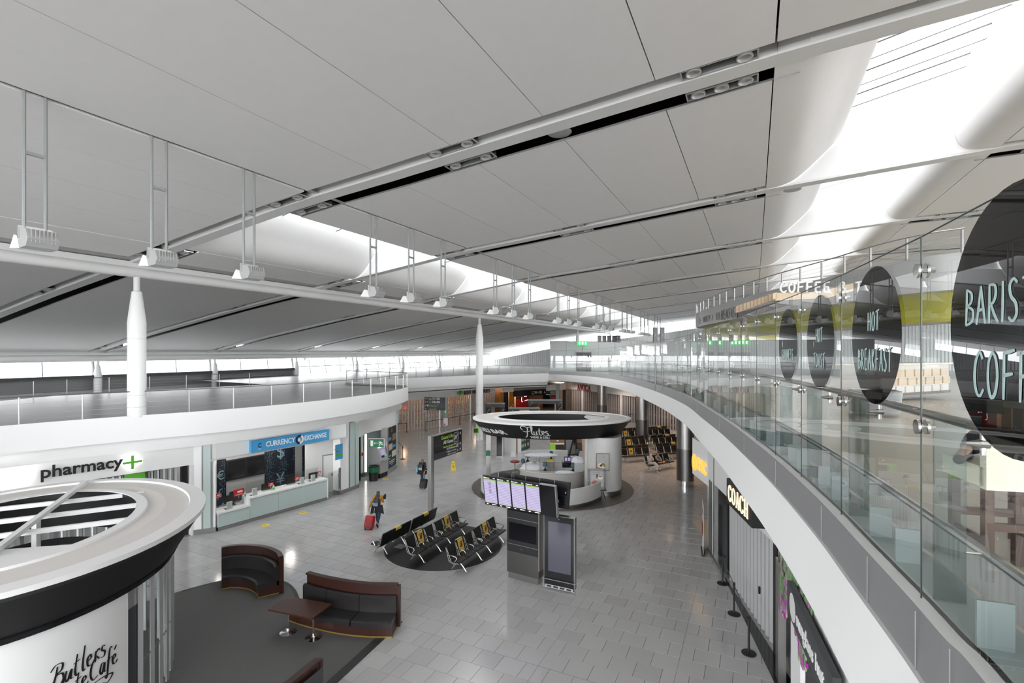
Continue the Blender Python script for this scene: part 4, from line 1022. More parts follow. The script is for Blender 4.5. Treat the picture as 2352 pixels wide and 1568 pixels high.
# ================================================================ far shops
IB=[gz(905,992.5),gz(913,991.6),gz(992,982.7),gz(1056,972),gz(1089,966),Vector((-28.6,54.2,0))]
IBc=crom(IB,4)
xf=struct('wall_far');q=mb('white');q.strip(atz(IBc,3.12),atz(IBc,4.05));q.build('bulkhead',xf,smooth=True)
q=mb('woodm');bk=[p+Vector((-4,1.2,0)) for p in IBc];q.strip(atz(bk,0),atz(bk,3.3));q.mt('white2').strip(atz(bk,3.2),atz(IBc,3.2));q.build('shop_back',xf)
sh2=thing('security_shutter','see through folding shutter across the brightly stocked souvenir shop','shutter',IB[2]);o=sh2.location.copy()
me=mb('silver').box((0,0,1.55),(.125,.015,3.1)).mesh('slat')
IR=resample(IBc,.17)
for i,p in enumerate(IR):
    ob=bpy.data.objects.new('slat',me);C.objects.link(ob);ob.parent=sh2;ob.location=p-o+Vector((0,0,0));t=(IR[min(i+1,len(IR)-1)]-IR[max(0,i-1)]);ob.rotation_euler=(0,0,math.atan2(t.y,t.x)+(.5 if i%2 else -.5))
for z in (.15,1.0,2.1): mb('alu').tube([p-o+Vector((0,0,z)) for p in IBc],.02,4).build('rail',sh2)
for i in (3,9,15): 
    if i<len(IBc): mb('alu').box(IBc[i]-o+Vector((0,0,1.55)),(.14,.14,3.1),.6).build('post',sh2)
random.seed(3)
cols=['mustard','woodl','cream','greenb','redb','teall','woodm','letter','yellow','maroon']
_fI,_lI=along(IBc)
for i in range(0,9):
    p=_fI(.9+i*(_lI-1.8)/8)[0]+Vector((-1.5-.5*(i%2),.4,0))
    t=thing('display_shelf',f'stocked souvenir shelf behind the shutter, {ords[i]} from the left','shelf',p,.9)
    for z in (.4,.95,1.5,2.05):
        mb('woodl').box((0,0,z),(1.3,.4,.03)).build('shelf_board',t)
        for k in range(6): mb(random.choice(cols)).box((-.54+k*.215,0,z+.02+.12+.03*random.random()),(.14+.06*random.random(),.2,.22+.14*random.random())).build('goods',t)
    q=mb('woodm').box((-.67,0,1.2),(.04,.42,2.4)).box((.67,0,1.2),(.04,.42,2.4));q.build('side_panel',t)
for k in range(5):
    p=IBc[int((k+.5)*(len(IBc)-1)/5)]+Vector((-1.6,.5,2.7));shoplight(p,75)
# sign
i0=[p for p in IBc]
fI,lI=along(i0)
def su(P,px):
    s=0
    for a,b in zip(P,P[1:]):
        ua=[1176+F*(v.x*ca+v.y*sa)/(-v.x*sa+v.y*ca) for v in (a,b)]
        if (ua[0]-px)*(ua[1]-px)<=0: return s+(b-a).length*(px-ua[0])/(ua[1]-ua[0])
        s+=(b-a).length
    return s
sI=thing('shop_sign','green shamrock and brown irish memories lettering on the far white bulkhead','sign',i0[10]+Vector((0,0,3.6)));o=sI.location.copy()
q=mb('woodk');g2=wrapn(i0,su(i0,1064),3.2,.05,o);text(q,'IRISH MEMORIES',None,.62,.02,.015,fn=g2);q.build('lettering',sI)
q=mb('greenb');g3=wrapn(i0,su(i0,1056),3.42,.05,o)
for dx,dy in ((-.24,.06),(.24,.06),(0,.4)): ribbon(q,[(.0,.0),(dx*1.1-.12*(dy>.3),dy*1.1+.1),(dx*1.9,dy*1.4),(dx*1.1+.12*(dy>.3),dy*.6-.12*(dy<.3)),(0,0)],lambda t,u:.12,.02,None,lambda v:g3(v),5)
ribbon(q,[(0,0),(.05,-.2),(-.08,-.38)],lambda t,u:.07,.02,None,lambda v:g3(v),4);q.build('shamrock',sI)
# gate passage between the shops
PG=Pl((-27.9,54.9),(-23.5,63.1))
xg=struct('wall_far')
PG.box(mb('white'),0,PG.s_(1180),3.12,4.05,-.2,0).build('bulkhead',xg);PG.box(mb('white'),PG.s_(1253),PG.s_(1300),3.0,5.2,-.2,0).build('bulkhead',xg);PG.box(mb('white'),PG.s_(1175),PG.s_(1260),3.8,5.2,-.3,-.05).build('bulkhead',xg);PG.box(mb('white2'),-1,PG.s_(1320),3.9,4.2,-6,-.3).build('passage_ceiling',xg)
PG.box(mb('woodm'),-1,PG.s_(1300),0,4.2,-5,-4.9).build('passage_back',xg)
for a,b,m_,d in ((1165,1173,'mustard',-1.5),(1173,1185,'navy',-1.6),(1185,1196,'mustard',-1.4),(1196,1222,'woodl',-3.5),(1222,1262,'maroon',-4.2),(1222,1262,'slate',-4.0)):
    z1=3.0 if m_!='slate' else 2.95;z0=0 if m_!='slate' else 1.9
    PG.box(mb(m_),PG.s_(a),PG.s_(b),z0,z1,d-.1,d).build('wall_panel',xg)
gs=thing('gate_sign','wide black and grey overhead gates 101-335 sign above the far passage','sign',PG.pt(PG.s_(1217),3.5,.05));o=gs.location.copy()
u0,u1=PG.s_(1180),PG.s_(1253)
PG.box(mb('grey'),u0,u1,3.25,3.8,-.1,.1,o).build('board',gs);PG.box(mb('blackg'),u0,u1,2.5,3.25,-.1,.11,o).build('board',gs)
q=mb('letter');text(q,'101-335',PG.fr(u0+(u1-u0)*.62,2.72,.12,o),.46,.004,.008,fit=(u1-u0)*.23);text(q,'Gates',PG.fr(u0+(u1-u0)*.53,2.66,.12,o),.18,.004);q.build('lettering',gs)
q=mb('lime');text(q,'Geataí',PG.fr(u0+(u1-u0)*.53,2.92,.12,o),.2,.004);text(q,'Tolglanna Aerlínte',PG.fr(u0+(u1-u0)*.66,3.55,.11,o),.16,.004);q.build('lettering',gs)
q=mb('letter');ribbon(q,[(0,0.18),(0,-.18)],lambda t,u:.05,.002,PG.fr(u0+(u1-u0)*.955,2.88,.12,o),None,0);ribbon(q,[(-.12,-.06),(0,-.18),(.12,-.06)],lambda t,u:.05,.002,PG.fr(u0+(u1-u0)*.955,2.88,.12,o),None,0);q.build('arrow',gs)
bt=thing('toilet_sign','small blue toilets sign hanging in the far passage','sign',PG.at(1207,905)-PG.n*1.2);mb('blue').box((0,0,0),(1.3,.08,.42),PG.rz).build('board',bt);bt.children[0].data.materials[0]=mat('signblue',(.03,.08,.42),.4)
q=mb('letter')
for i in range(4): v=PG.t*(-.42+i*.27)+PG.n*.05;q.box((v.x,v.y,0),(.1,.01,.24),PG.rz)
q.build('pictogram',bt)
nl=thing('neon_sign','pink neon scribble sign glowing in the far passage','sign',PG.at(1216,918)-PG.n*1.0);q=mb('pinkneon');f_=PG.fr(0,0,0);f_.translation=(0,0,0)
for st in ([(-.5,.3),(-.55,0),(-.5,-.3),(-.35,-.28)],[(-.1,.35),(.05,.45),(.2,.3),(.25,.45)],[(-.05,-.2),(.2,-.15),(.5,-.1)]): q.tube([f_@Vector((x,y,.05)) for x,y in st],.03,5)
q.build('neon_tube',nl)
mbd=thing('menu_board','dark menu board with red emblem beside the frosted pillar in the far passage','menu board',PG.pt(PG.s_(1269),2.2,.05));o=mbd.location.copy();PG.box(mb('slate'),PG.s_(1263),PG.s_(1276),1.4,3.0,0,.05,o).build('board',mbd);PG.box(mb('redb'),PG.s_(1266),PG.s_(1274),1.7,2.15,.05,.07,o).build('emblem',mbd)
q=mb('letter')
for r in range(4): PG.box(q,PG.s_(1264),PG.s_(1275),2.85-r*.14,2.9-r*.14,.05,.06,o)
q.build('print',mbd)
PG.box(mb('frost'),PG.s_(1277),PG.s_(1284),0,4.0,-.3,.1).build('pillar_panel',xg)
shoplight(PG.pt(4,3.4,-2.5),160)
# Avoca front
PV=Pl(gz(1440,968),gz(1530,985));xv=struct('wall_far')
uv0=PV.s_(1286)
PV.box(mb('offwhite'),uv0,PV.s_(1640),3.0,5.5,-.3,0).build('bulkhead',xv);PV.box(mb('offwhite'),uv0,PV.s_(1291),0,3.0,-.3,0).build('jamb',xv);PV.box(mb('slate'),PV.s_(1291),PV.s_(1296),0,3.0,-.3,-.1).build('jamb',xv)
PV.box(mb('slate'),PV.s_(1290),PV.s_(1640),0,3.0,-1.3,-1.2).build('shop_back',xv)
sv=thing('security_shutter','long brownish folding shutter under the red lettered far shop front','shutter',PV.pt(0,0,0));o=sv.location.copy()
slats(sv,PV,PV.s_(1296),PV.s_(1640),0,2.95,.2,.2,-.2,'shutterb' if 'shutterb' in M else (mat('shutterb',(.30,.27,.26),.5) and 'shutterb'),.05,o)
for u in (1337,1425): PV.box(mb('offwhite'),PV.s_(u)-.2,PV.s_(u)+.2,0,3,-.2,-.05,o).build('post',sv)
for z in (.05,1.2,2.9): PV.box(mb('grey'),PV.s_(1296),PV.s_(1640),z,z+.06,-.26,-.24,o).build('rail',sv)
sa_=thing('shop_sign','dark red serif avoca lettering on the far pale bulkhead','sign',PV.pt(PV.s_(1350),3.3,.03));o=sa_.location.copy();q=mb('maroon');serif(q,'AVOCA',PV.fr(PV.s_(1327),3.02,.06,o),.76,.05,.2,.07,.03);q.build('lettering',sa_)
for u in (1330,1440,1560): spot('shop_spot',PV.pt(PV.s_(u),4.55,2.6),420,(1,.84,.72),2.6)  # added unseen spots to brighten the pale bulkhead
# ================================================================ right shops below the deck
GW=[p for p in crom([gz(1590,1222),gz(1612,1240),gz(1628,1258),gz(1641,1287),gz(1668,1304),gz(1720,1400),gz(1778,1500),gz(1790,1568),Vector((.62,8,0)),Vector((.7,0,0))],5)]
PH=Pl(gz(1641,1287),gz(1779,1502));xr_=struct('wall_right')
zt=4.9
uh0,uh1=PH.s_(1627),PH.s_(1800)
q=mb('white2');PH.box(q,uh0,uh1+9,2.98,zt,-.25,0);q.build('bulkhead',xr_)
PH.box(mb('white'),PH.s_(1636),PH.s_(1640),0,3,-.25,0).build('jamb',xr_)
PH.box(mb('blackg'),PH.s_(1641),PH.s_(1667),0,2.98,-.2,-.06).build('dark_panel',xr_)
PH.box(mb('slate'),uh0,uh1+9,0,2.98,-1.3,-1.2).build('shop_back',xr_)
PZ=Pl(gz(1628,1258),gz(1640,1287));q=mb('steel');PZ.box(q,-.1,PZ.s_(1640),0,4.0,-.2,.0);q.build('end_post',xr_);PZ.box(mb('frost'),-.25,-.1,0,4.0,-.2,.02).build('end_glass',xr_)
PH.box(mb('steel'),uh0-.1,PH.s_(1667),0,.14,-.1,.02).build('plinth',xr_)
ss=thing('security_shutter','grey folding bar shutter closing the coach shop under the right deck','shutter',PH.pt(PH.s_(1700),0,-.1));o=ss.location.copy()
slats(ss,PH,PH.s_(1668),PH.s_(1776),.05,2.95,.155,.12,-.14,'silver',.045,o,'bar')
for z in (.03,1.05,2.2): PH.box(mb('alu'),PH.s_(1668),PH.s_(1776),z,z+.035,-.21,-.19,o).build('rail',ss)
PH.box(mb('black'),PH.s_(1738),PH.s_(1740),1.0,1.2,-.08,-.04,o).build('lock',ss)
PH.box(mb('black'),PH.s_(1776),PH.s_(1784),0,2.98,-.2,.0).build('jamb',xr_)
PHs=Pl(PH.pt(0,0,.42),PH.pt(5,0,.42));ua,ub=PHs.s_(1669),PHs.s_(1727);zt_,zb_=PHs.at(1669,1097).z,PHs.at(1669,1153).z
cs=thing('shop_sign','black projecting coach sign box with warm lit serif lettering','sign',PHs.pt((ua+ub)/2,zt_,0));o=cs.location.copy()
PHs.box(mb('black'),ua,ub,zb_,zt_,-.42,0,o).build('box',cs);q=mb('peachglow');u1_,u2_=PHs.s_(1673.5),PHs.s_(1719);hh=(zt_-zb_)*.62
frs=PHs.fr(u1_,zb_+(zt_-zb_)*.19,.012,o);serif(q,'COACH',None,hh,.1,.17,.05,.012,fn=lambda v:frs@Vector((v[0]*abs(u2_-u1_)/(4.1*hh),v[1],v[2])));q.build('lettering',cs)
fl=struct('trim_3');mb('granite_dark').prism([tuple(PH.pt(PH.s_(1645),0,.0)[:2]),tuple(PH.pt(PH.s_(1800)+3,0,.0)[:2]),tuple(PH.pt(PH.s_(1800)+3,0,.62)[:2]),tuple(PH.pt(PH.s_(1660),0,.02)[:2])],.001,.012).build('threshold',fl)
# gold lit sign on the end wall
PQ=Pl(gz(1575,1195),gz(1628,1258))
gq=thing('shop_sign','white fascia with gold back lit lettering at the end of the right shops','sign',PQ.pt(PQ.s_(1606),3.2,.0));o=gq.location.copy()
u0,u1=PQ.s_(1591),PQ.s_(1626);PQ.box(mb('white'),u0-.05,u1+.1,2.55,4.2,-.2,0,o).build('board',gq);q=mb('goldglow');frg=PQ.fr(u0,2.95,.03,o);wd_=abs(u1-u0)
text(q,'@CHIC',None,.75,.02,.02,fn=lambda v:frg@Vector((v[0]*wd_/2.75,v[1],v[2])));q.build('lettering',gq)
# sunglass shop
PS=Pl((.56,13.9),(1.16,9.2));xs2=struct('wall_right')
us0=PS.s_(1786)
PS.box(mb('steel'),us0-.1,us0+.25,0,3.0,-.15,.03).build('jamb',xs2);PS.box(mb('white'),us0+.5,us0+1.5,0,3,-.3,-.2).build('display_wall',xs2);PS.box(mb('slate'),us0+1.5,us0+6,0,3,-1.2,-1.1).build('shop_back',xs2);PS.box(mb('white2'),us0-.1,us0+8,3.0,5.3,-.25,-.06).build('bulkhead',xs2)
mos=thing('mosaic_panel','green and magenta pixel mosaic of small tiles around the sunglass sign','mosaic',PS.pt(us0+.3,2.2,.0));o=mos.location.copy()
random.seed(11);ml={}
mat('mgreen',(.16,.34,.12),.3);mat('mgreen2',(.28,.45,.22),.3);mat('mpink',(.45,.18,.38),.3);mat('mmag',(.5,.02,.4),.3);mat('mgrey',(.4,.42,.38),.3);mat('mplum',(.12,.03,.08),.3)
cnt=0
for i in range(30):
    for j in range(16):
        z=3.3-j*.11;u=us0+.1+i*.11
        lim=6+int(4*math.sin(i*.35))+ (i%3)
        if j>lim+3: continue
        if random.random()<.12: continue
        c=random.choice(['mgreen','mgreen','mgreen2','mgrey','mplum','mpink'] if j<lim else ['mpink','mmag','mgreen2'])
        if c not in ml: ml[c]=mb(c).box((0,0,0),(.104,.03,.104)).mesh('mosaic_tile')
        ob=bpy.data.objects.new('mosaic_tile',ml[c]);C.objects.link(ob);ob.parent=mos;ob.location=PS.pt(u,z,-.02)-o;ob.rotation_euler=(0,0,PS.rz);cnt+=1
PSs=Pl(PS.pt(0,0,.14),PS.pt(5,0,.14));ua,ub=PSs.s_(1808),PSs.s_(1912);zt_=PSs.at(1808,1332).z;zb_=PSs.at(1808,1402).z
sn=thing('shop_sign','charcoal sunglass shop sign board with white lettering and round white dot','sign',PSs.pt((ua+ub)/2,zt_,0));o=sn.location.copy()
PSs.box(mb('slate'),ua,ub,zb_,zt_,-.12,0,o).build('board',sn);hh=zt_-zb_
t0_,t1_=PSs.s_(1829),PSs.s_(1893);frn=PSs.fr(t0_,zb_+hh*.28,.006,o);q=mb('letter');text(q,'sunglass hut',frn,hh*.62,.006,.006,fit=abs(t1_-t0_));q.build('lettering',sn)
q=mb('letter');fc=PSs.fr(PSs.s_(1821),zb_+hh*.52,.008,o);rr=abs(PSs.s_(1828)-PSs.s_(1814))/2;q.add([fc@Vector((math.cos(a*.2618)*rr,math.sin(a*.2618)*rr*.95,0)) for a in range(24)],[tuple(range(24))]);q.build('dot',sn)
# warm lamps in the soffit under the right deck (their glints lie on the floor)
for px,py in ((1432,1090),(1450,1088),(1502,1140),(1520,1138),(1545,1110),(1538,1170),(1480,1035),(1560,1060),(1600,1150),(1420,1030)):
    p=gz(px,py);k=(H+4.9)/H
    m_=Vector((p.x*1.32,p.y*1.32,4.85));spot('deck_lamp',m_,130,WARM,2.5,.05)
print('shops done')
# ================================================================ ovals: the two round kiosks
class Oval:
    def __init__(s,c,a,b,rz): s.c=Vector((c[0],c[1],0));s.a=a;s.b=b;s.rz=rz;s.cr=math.cos(rz);s.sr=math.sin(rz)
    def pt(s,off,th,z=0.):
        x=(s.a+off)*math.cos(th);y=(s.b+off)*math.sin(th);return Vector((s.c.x+x*s.cr-y*s.sr,s.c.y+x*s.sr+y*s.cr,z))
    def sweep(s,m,prof,n=64,t0=0.,t1=2*math.pi,o=Vector((0,0,0))):
        rows=[[s.pt(off,t0+(t1-t0)*i/n,z)-o for i in range(n+1)] for off,z in prof]
        for a,b in zip(rows,rows[1:]): m.strip(a,b)
        return m
    def th_at(s,px,off=0.,z=0.,near=True):
        best=None
        for i in range(1440):
            t=2*math.pi*i/1440;p=s.pt(off,t,z);d=-p.x*sa+p.y*ca;u=1176+F*(p.x*ca+p.y*sa)/d
            if abs(u-px)<6 and (best is None or (d<best[0]-.3 if near else d>best[0]+.3) or (abs(d-best[0])<.3 and abs(u-px)<best[2])): best=(d,t,abs(u-px))
        return best[1]
dm=bpy.data.materials.new('dotted');dm.use_nodes=True;nt=dm.node_tree;bb=nt.nodes['Principled BSDF'];bb.inputs['Roughness'].default_value=.4
tc=nn(nt,'ShaderNodeUVMap');vo=nn(nt,'ShaderNodeTexVoronoi');vo.inputs['Scale'].default_value=1;vo.inputs['Randomness'].default_value=0.
cr=nn(nt,'ShaderNodeValToRGB');cr.color_ramp.elements[0].position=.26;cr.color_ramp.elements[0].color=(.62,.64,.64,1);cr.color_ramp.elements[1].position=.30;cr.color_ramp.elements[1].color=(.80,.79,.77,1)
nt.links.new(tc.outputs[0],vo.inputs['Vector']);nt.links.new(vo.outputs['Distance'],cr.inputs[0]);nt.links.new(cr.outputs[0],bb.inputs['Base Color']);M['dotted']=dm
def dotted_wall(P,z0,z1,name,parent,o,step=.10):  # curved upright sheet with a printed dot grid (uv in dot pitches)
    me=bpy.data.meshes.new(name);n=len(P);vs=[p-o+Vector((0,0,z0)) for p in P]+[p-o+Vector((0,0,z1)) for p in P]
    me.from_pydata(vs,[],[(i,i+1,n+i+1,n+i) for i in range(n-1)]);me.materials.append(M['dotted']);uv=me.uv_layers.new(name='UVMap')
    s=[0.]
    for a,b in zip(P,P[1:]): s.append(s[-1]+(b-a).length)
    k=.7071
    for li,l in enumerate(me.loops):
        i=l.vertex_index;u=s[i%n]/step;v=(z1 if i>=n else z0)/step;uv.data[li].uv=(k*(u+v),k*(u-v))
    me.polygons.foreach_set('use_smooth',[True]*(n-1));ob=bpy.data.objects.new(name,me);C.objects.link(ob);ob.parent=parent;return ob
# ---- cafe kiosk, left
c1=w2(-11.35,11.5);e1=RIGHT*.4428-FWD*.8966
K1=Oval(c1,4.42,3.68,math.atan2(e1.y,e1.x));k1=thing('cafe_kiosk','round chocolate cafe kiosk with white ring roof, black fascia and folded grille at the left','kiosk',(c1[0],c1[1],0));o=k1.location.copy()
K1.sweep(mb('white'),[(0,4.10),(0,4.20),(-.36,4.22),(-.38,4.17)],72,o=o).build('roof_rim',k1,smooth=True)
K1.sweep(mb('offwhite'),[(-.38,4.17),(-.9,4.19),(-1.28,4.17)],72,o=o).build('roof_membrane',k1,smooth=True)
K1.sweep(mb('white'),[(-1.28,4.17),(-1.30,4.22),(-1.52,4.22),(-1.52,4.0)],72,o=o).build('roof_inner_rim',k1,smooth=True)
K1.sweep(mb('black'),[(-1.53,4.2),(-1.53,3.2),(-.6,3.18)],72,o=o).build('roof_lining',k1,smooth=True)
K1.sweep(mb('black'),[(0,4.10),(-.10,4.0),(-.60,3.22)],72,o=o).build('fascia',k1,smooth=True)
K1.sweep(mb('blackg'),[(-.62,3.22),(-.66,3.06),(-.8,3.05)],72,o=o).build('fascia_lip',k1,smooth=True)
for a,b,zz in (((-60,1175),(331,1132),4.15),((-60,1205),(337,1157),4.15),((-60,1238),(303,1192),4.15)):
    pa,pb=gz(*a,zz)-o,gz(*b,zz)-o;d=(pb-pa);mb('white').box((pa+pb)/2,(d.length,.10,.10),math.atan2(d.y,d.x)).build('roof_bar',k1)
pa,pb=gz(-30,1278,4.24)-o,gz(197,1106,4.24)-o;d=(pb-pa);mb('white').box((pa+pb)/2,(d.length,.12,.10),math.atan2(d.y,d.x)).build('roof_bar',k1)
pa=gz(83,1196,4.1);mb('white').box(pa-o-Vector((0,0,2.0)),(.12,.12,4.0),A).build('roof_post',k1)
tw0=K1.th_at(-150,-.8,1.5);tw1=K1.th_at(292,-.8,1.5);tg=K1.th_at(318,-.8,1.5)
def arc(t0,t1):  # shorter way round
    d=(t1-t0+math.pi)%(2*math.pi)-math.pi;return t0,t0+d
a0,a1=arc(tw0,tw1)
K1.sweep(mb('white'),[(-.78,3.05),(-.78,0)],24,a0,a1,o).build('sign_wall',k1,smooth=True)
a2,a3=arc(tw1,tg);K1.sweep(mb('slate'),[(-.8,2.6),(-.8,0)],4,a2,a3,o).build('dark_panel',k1);K1.sweep(mb('alu'),[(-.8,3.05),(-.8,2.6)],4,a2,a3,o).build('panel_head',k1)
dirn=1 if a3>a2 else -1
me=MB().mt('silver').box((0,0,1.53),(.10,.03,3.04)).mesh('grille_bar');mg=MB().mt('glassc').box((0,0,1.53),(.20,.008,2.9)).mesh('grille_pane')
t=a3;i=0
while abs(t-a3)<3.9:
    p=K1.pt(-.8-(.05 if i%2 else -.05),t)-o;q_=K1.pt(-.8,t+.01)-K1.pt(-.8,t);ob=bpy.data.objects.new('grille_bar',me);C.objects.link(ob);ob.parent=k1;ob.location=p;rzb=math.atan2(q_.y,q_.x)+(.4 if i%2 else -.4);ob.rotation_euler=(0,0,rzb)
    if i<22:
        p2=K1.pt(-.8,t+dirn*.03)-o;ob=bpy.data.objects.new('grille_pane',mg);C.objects.link(ob);ob.parent=k1;ob.location=p2;ob.rotation_euler=(0,0,rzb+(-.8 if i%2 else .8))
    t+=dirn*.062;i+=1
K1.sweep(mb('alu'),[(-.77,1.25),(-.77,1.30)],40,a3,a3+dirn*2.2,o).build('grille_rail',k1)
K1.sweep(mb('void'),[(-2.0,3.1),(-2.0,2.9)],40,o=o).build('inner_rail',k1);K1.sweep(mb('void'),[(-1.9,2.5),(-1.9,2.4)],40,o=o).build('inner_rail',k1)
q=mb('white');pl_=[K1.pt(-1.53,K1.th_at(px_,-1.53,4.18),4.18)-o for px_ in (175,150,110,60,0,-80,-200)]
pl_+=[gz(-200,1285,4.18)-o,gz(0,1262,4.18)-o,gz(100,1254,4.18)-o];q.add(pl_,[tuple(range(len(pl_)))]);q.build('roof_plate',k1)
# brush lettering on the sign wall
def script(m,strokes,fn,w=.05,ext=.003):
    for st in strokes: ribbon(m,st,lambda t,u:w*(.35+.9*abs(t.y)**1.2)*(1-.45*abs(2*u-1)),ext,None,fn,6)
BUT=[[(.05,.25),(.2,.1),(.42,.6),(.52,1.05)],[(.2,.95),(.42,1.15),(.75,1.1),(.72,.82),(.45,.68),(.75,.62),(.78,.3),(.5,.08),(.2,.12)],
[(.95,.6),(.88,.25),(1.0,.1),(1.2,.55),(1.16,.15),(1.3,.1)],[(1.5,1.1),(1.38,.35),(1.46,.1),(1.58,.16)],[(1.3,.72),(1.66,.78)],
[(1.90,1.3),(1.78,.5),(1.80,.12),(1.93,.14)],[(2.02,.4),(2.24,.5),(2.18,.68),(2.04,.55),(2.06,.2),(2.27,.14),(2.37,.25)],[(2.50,.66),(2.46,.12)],[(2.48,.5),(2.64,.68),(2.74,.6)],[(3.06,.62),(2.92,.68),(2.86,.5),(3.04,.34),(2.99,.12),(2.82,.14)]]
CAF=[[(.0,.62),(-.16,.5),(-.16,.2),(.04,.1),(.14,.35),(0,.62)],[(.3,1.2),(.22,.5),(.26,.12),(.38,.16)],[(.72,.6),(.56,.66),(.46,.3),(.58,.1),(.74,.6),(.74,.14),(.86,.12)],[(1.05,1.05),(.95,.35),(1.02,.1),(1.14,.16)],[(.86,.7),(1.22,.76)],[(1.22,.36),(1.44,.5),(1.36,.66),(1.24,.5),(1.28,.18),(1.46,.12),(1.56,.26)],
[(2.2,1.05),(2.0,1.25),(1.75,.9),(1.7,.4),(1.85,.1),(2.1,.2)],[(2.5,.6),(2.34,.66),(2.24,.3),(2.36,.1),(2.52,.6),(2.5,.14),(2.62,.12)],[(3.0,1.15),(2.86,1.2),(2.76,.6),(2.66,-.3),(2.54,-.2)],[(2.66,.6),(2.98,.66)],[(3.0,.36),(3.22,.5),(3.14,.66),(3.02,.5),(3.06,.18),(3.24,.12),(3.34,.26)],[(3.14,.9),(3.28,1.1)],[(-.6,-.45),(.6,-.3),(2.0,-.1),(3.0,-.3),(2.7,-.62),(2.4,-.45)]]
# word position on the wall: right end of the word at picture x 265
tr_=K1.th_at(267,-.78,2.2);tl_=K1.th_at(110,-.78,2.0)
wl_=(K1.pt(-.78,tr_)-K1.pt(-.78,tl_)).length
tt0,tt1=arc(tl_,tr_);cwx=(tt1-tt0)
def k1fn(v): 
    th=tt0+cwx*(v.x-.12)/3.15;return K1.pt(-.77+.004+v.z,th,1.80+v.y*.40+v.x*.05)-o
def k1fn2(v): return k1fn(Vector((v.x*.84+.48,v.y*.92-.80,v.z)))
q=mb('black');script(q,BUT,lambda v:k1fn(Vector((v.x*.84+.05,v.y,v.z))),.10);script(q,CAF,k1fn2,.10);q.build('lettering',k1)
q=mb('grey');text(q,'OF HAPPINESS',None,.2,.002,.0,fn=lambda v:k1fn(Vector((v[0]*1.1+1.45,v[1]-1.62,v[2]))));q.build('lettering',k1)
dk2=thing('dark_ledge','dark ledge corner in the bottom left of the frame beside the cafe sign wall','ledge',gz(-40,1590,.9));mb('slate').box((0,0,-.45),(1.2,.5,.9),A-.3).build('block',dk2)
# ---- deli kiosk, centre
c2=w2(2.4,30.4);K2=Oval(c2,4.78,3.2,A);k2=thing('deli_kiosk','oval wine and deli bar kiosk with white ring roof and slanted black lettered fascia','kiosk',(c2[0],c2[1],0));o=k2.location.copy()
def relp(l,d,z=0.): v=RIGHT*l+FWD*d;return Vector((v.x,v.y,z))
K2.sweep(mb('white'),[(0,4.12),(0,4.2),(-.22,4.22),(-.24,4.18)],72,o=o).build('roof_rim',k2,smooth=True)
K2.sweep(mb('offwhite'),[(-.24,4.18),(-.8,4.19),(-1.25,4.18)],72,o=o).build('roof_membrane',k2,smooth=True)
K2.sweep(mb('white'),[(-1.25,4.18),(-1.27,4.22),(-1.55,4.22),(-1.55,4.1)],72,o=o).build('roof_inner_rim',k2,smooth=True)
K2.sweep(mb('black'),[(-1.55,4.2),(-1.56,3.3),(-.62,3.28)],72,o=o).build('roof_lining',k2,smooth=True)
bmz=[]
q=mb('white2');pts=[];
for i in range(13): 
    t=-math.pi/2*.9+i/12*math.pi*.9;pts.append(relp(3.3*math.cos(t)*1.0,1.65*math.sin(t),4.17))
arc2=[relp(2.0+.25*math.cos(i/12*math.pi*2)*0+.9*(1-math.sin(i/12*math.pi))*0+ .55*(abs(i-6)/6)**2,-1.5+3.0*i/12,4.17) for i in range(13)]
q.strip(pts,arc2);q.build('roof_plate',k2)
K2.sweep(mb('black'),[(0,4.12),(-.06,4.05),(-.62,3.3),(-.7,3.28)],72,o=o).build('fascia',k2,smooth=True)
def k2fn(px0,z0,sc):
    th0=K2.th_at(px0,-.3,z0);sl=.62/.78
    def f(v):
        z=z0+v[1]*sc;off=-.06-(4.05-z)*.56/.75+.012
        p=K2.pt(off,th0);e=.02;dl=(K2.pt(off,th0+e)-p).length/e
        sg=1 if (K2.pt(off,th0+e)-p).dot(RIGHT)>0 else -1
        nv=(p-Vector((K2.c.x,K2.c.y,0))).normalized()
        return K2.pt(off,th0+sg*v[0]*sc/dl,z)+nv*v[2]-o
    return f
FLU=[[(.1,.62),(-.02,.85),(.2,1.02),(.6,.9),(1.0,1.0),(.9,.88)],[(.62,.92),(.5,.45),(.34,.0),(.16,-.12)],[(.12,.5),(.4,.44),(.78,.56)],[(.82,.3),(1.02,.9),(.92,.96),(.86,.3),(.98,.14)],[(1.08,.5),(1.04,.2),(1.2,.16),(1.3,.5),(1.28,.2),(1.4,.16)],[(1.62,.82),(1.5,.3),(1.58,.14),(1.7,.2)],[(1.4,.56),(1.78,.58)],[(1.74,.3),(1.94,.4),(1.88,.54),(1.76,.44),(1.8,.2),(1.98,.16)],[(2.26,.5),(2.12,.54),(2.08,.42),(2.24,.3),(2.2,.16),(2.02,.16),(2.4,.12)]]
q=mb('letter');f=k2fn(1199,3.46,.62)
for st in FLU: ribbon(q,st,lambda t,u:.075*(.7+.4*abs(t.y)),.008,None,lambda v:f(v),6)
f=k2fn(1216,3.34,1);text(q,'WINE & DELI',None,.19,.008,.008,fit=1.02,fn=None) if 0 else None
vs,fs=text_geo('WINE & DELI',.2,.008,.006);xm=max(v[0] for v in vs);q.add([f((v[0]*1.03/xm,v[1],v[2])) for v in vs],fs)
f=k2fn(1093,3.5,1);vs,fs=text_geo('& DELI BAR',.34,.008,.008);xm=max(v[0] for v in vs);q.add([f((v[0]*2.15/xm,v[1],v[2])) for v in vs],fs)
q.build('lettering',k2)
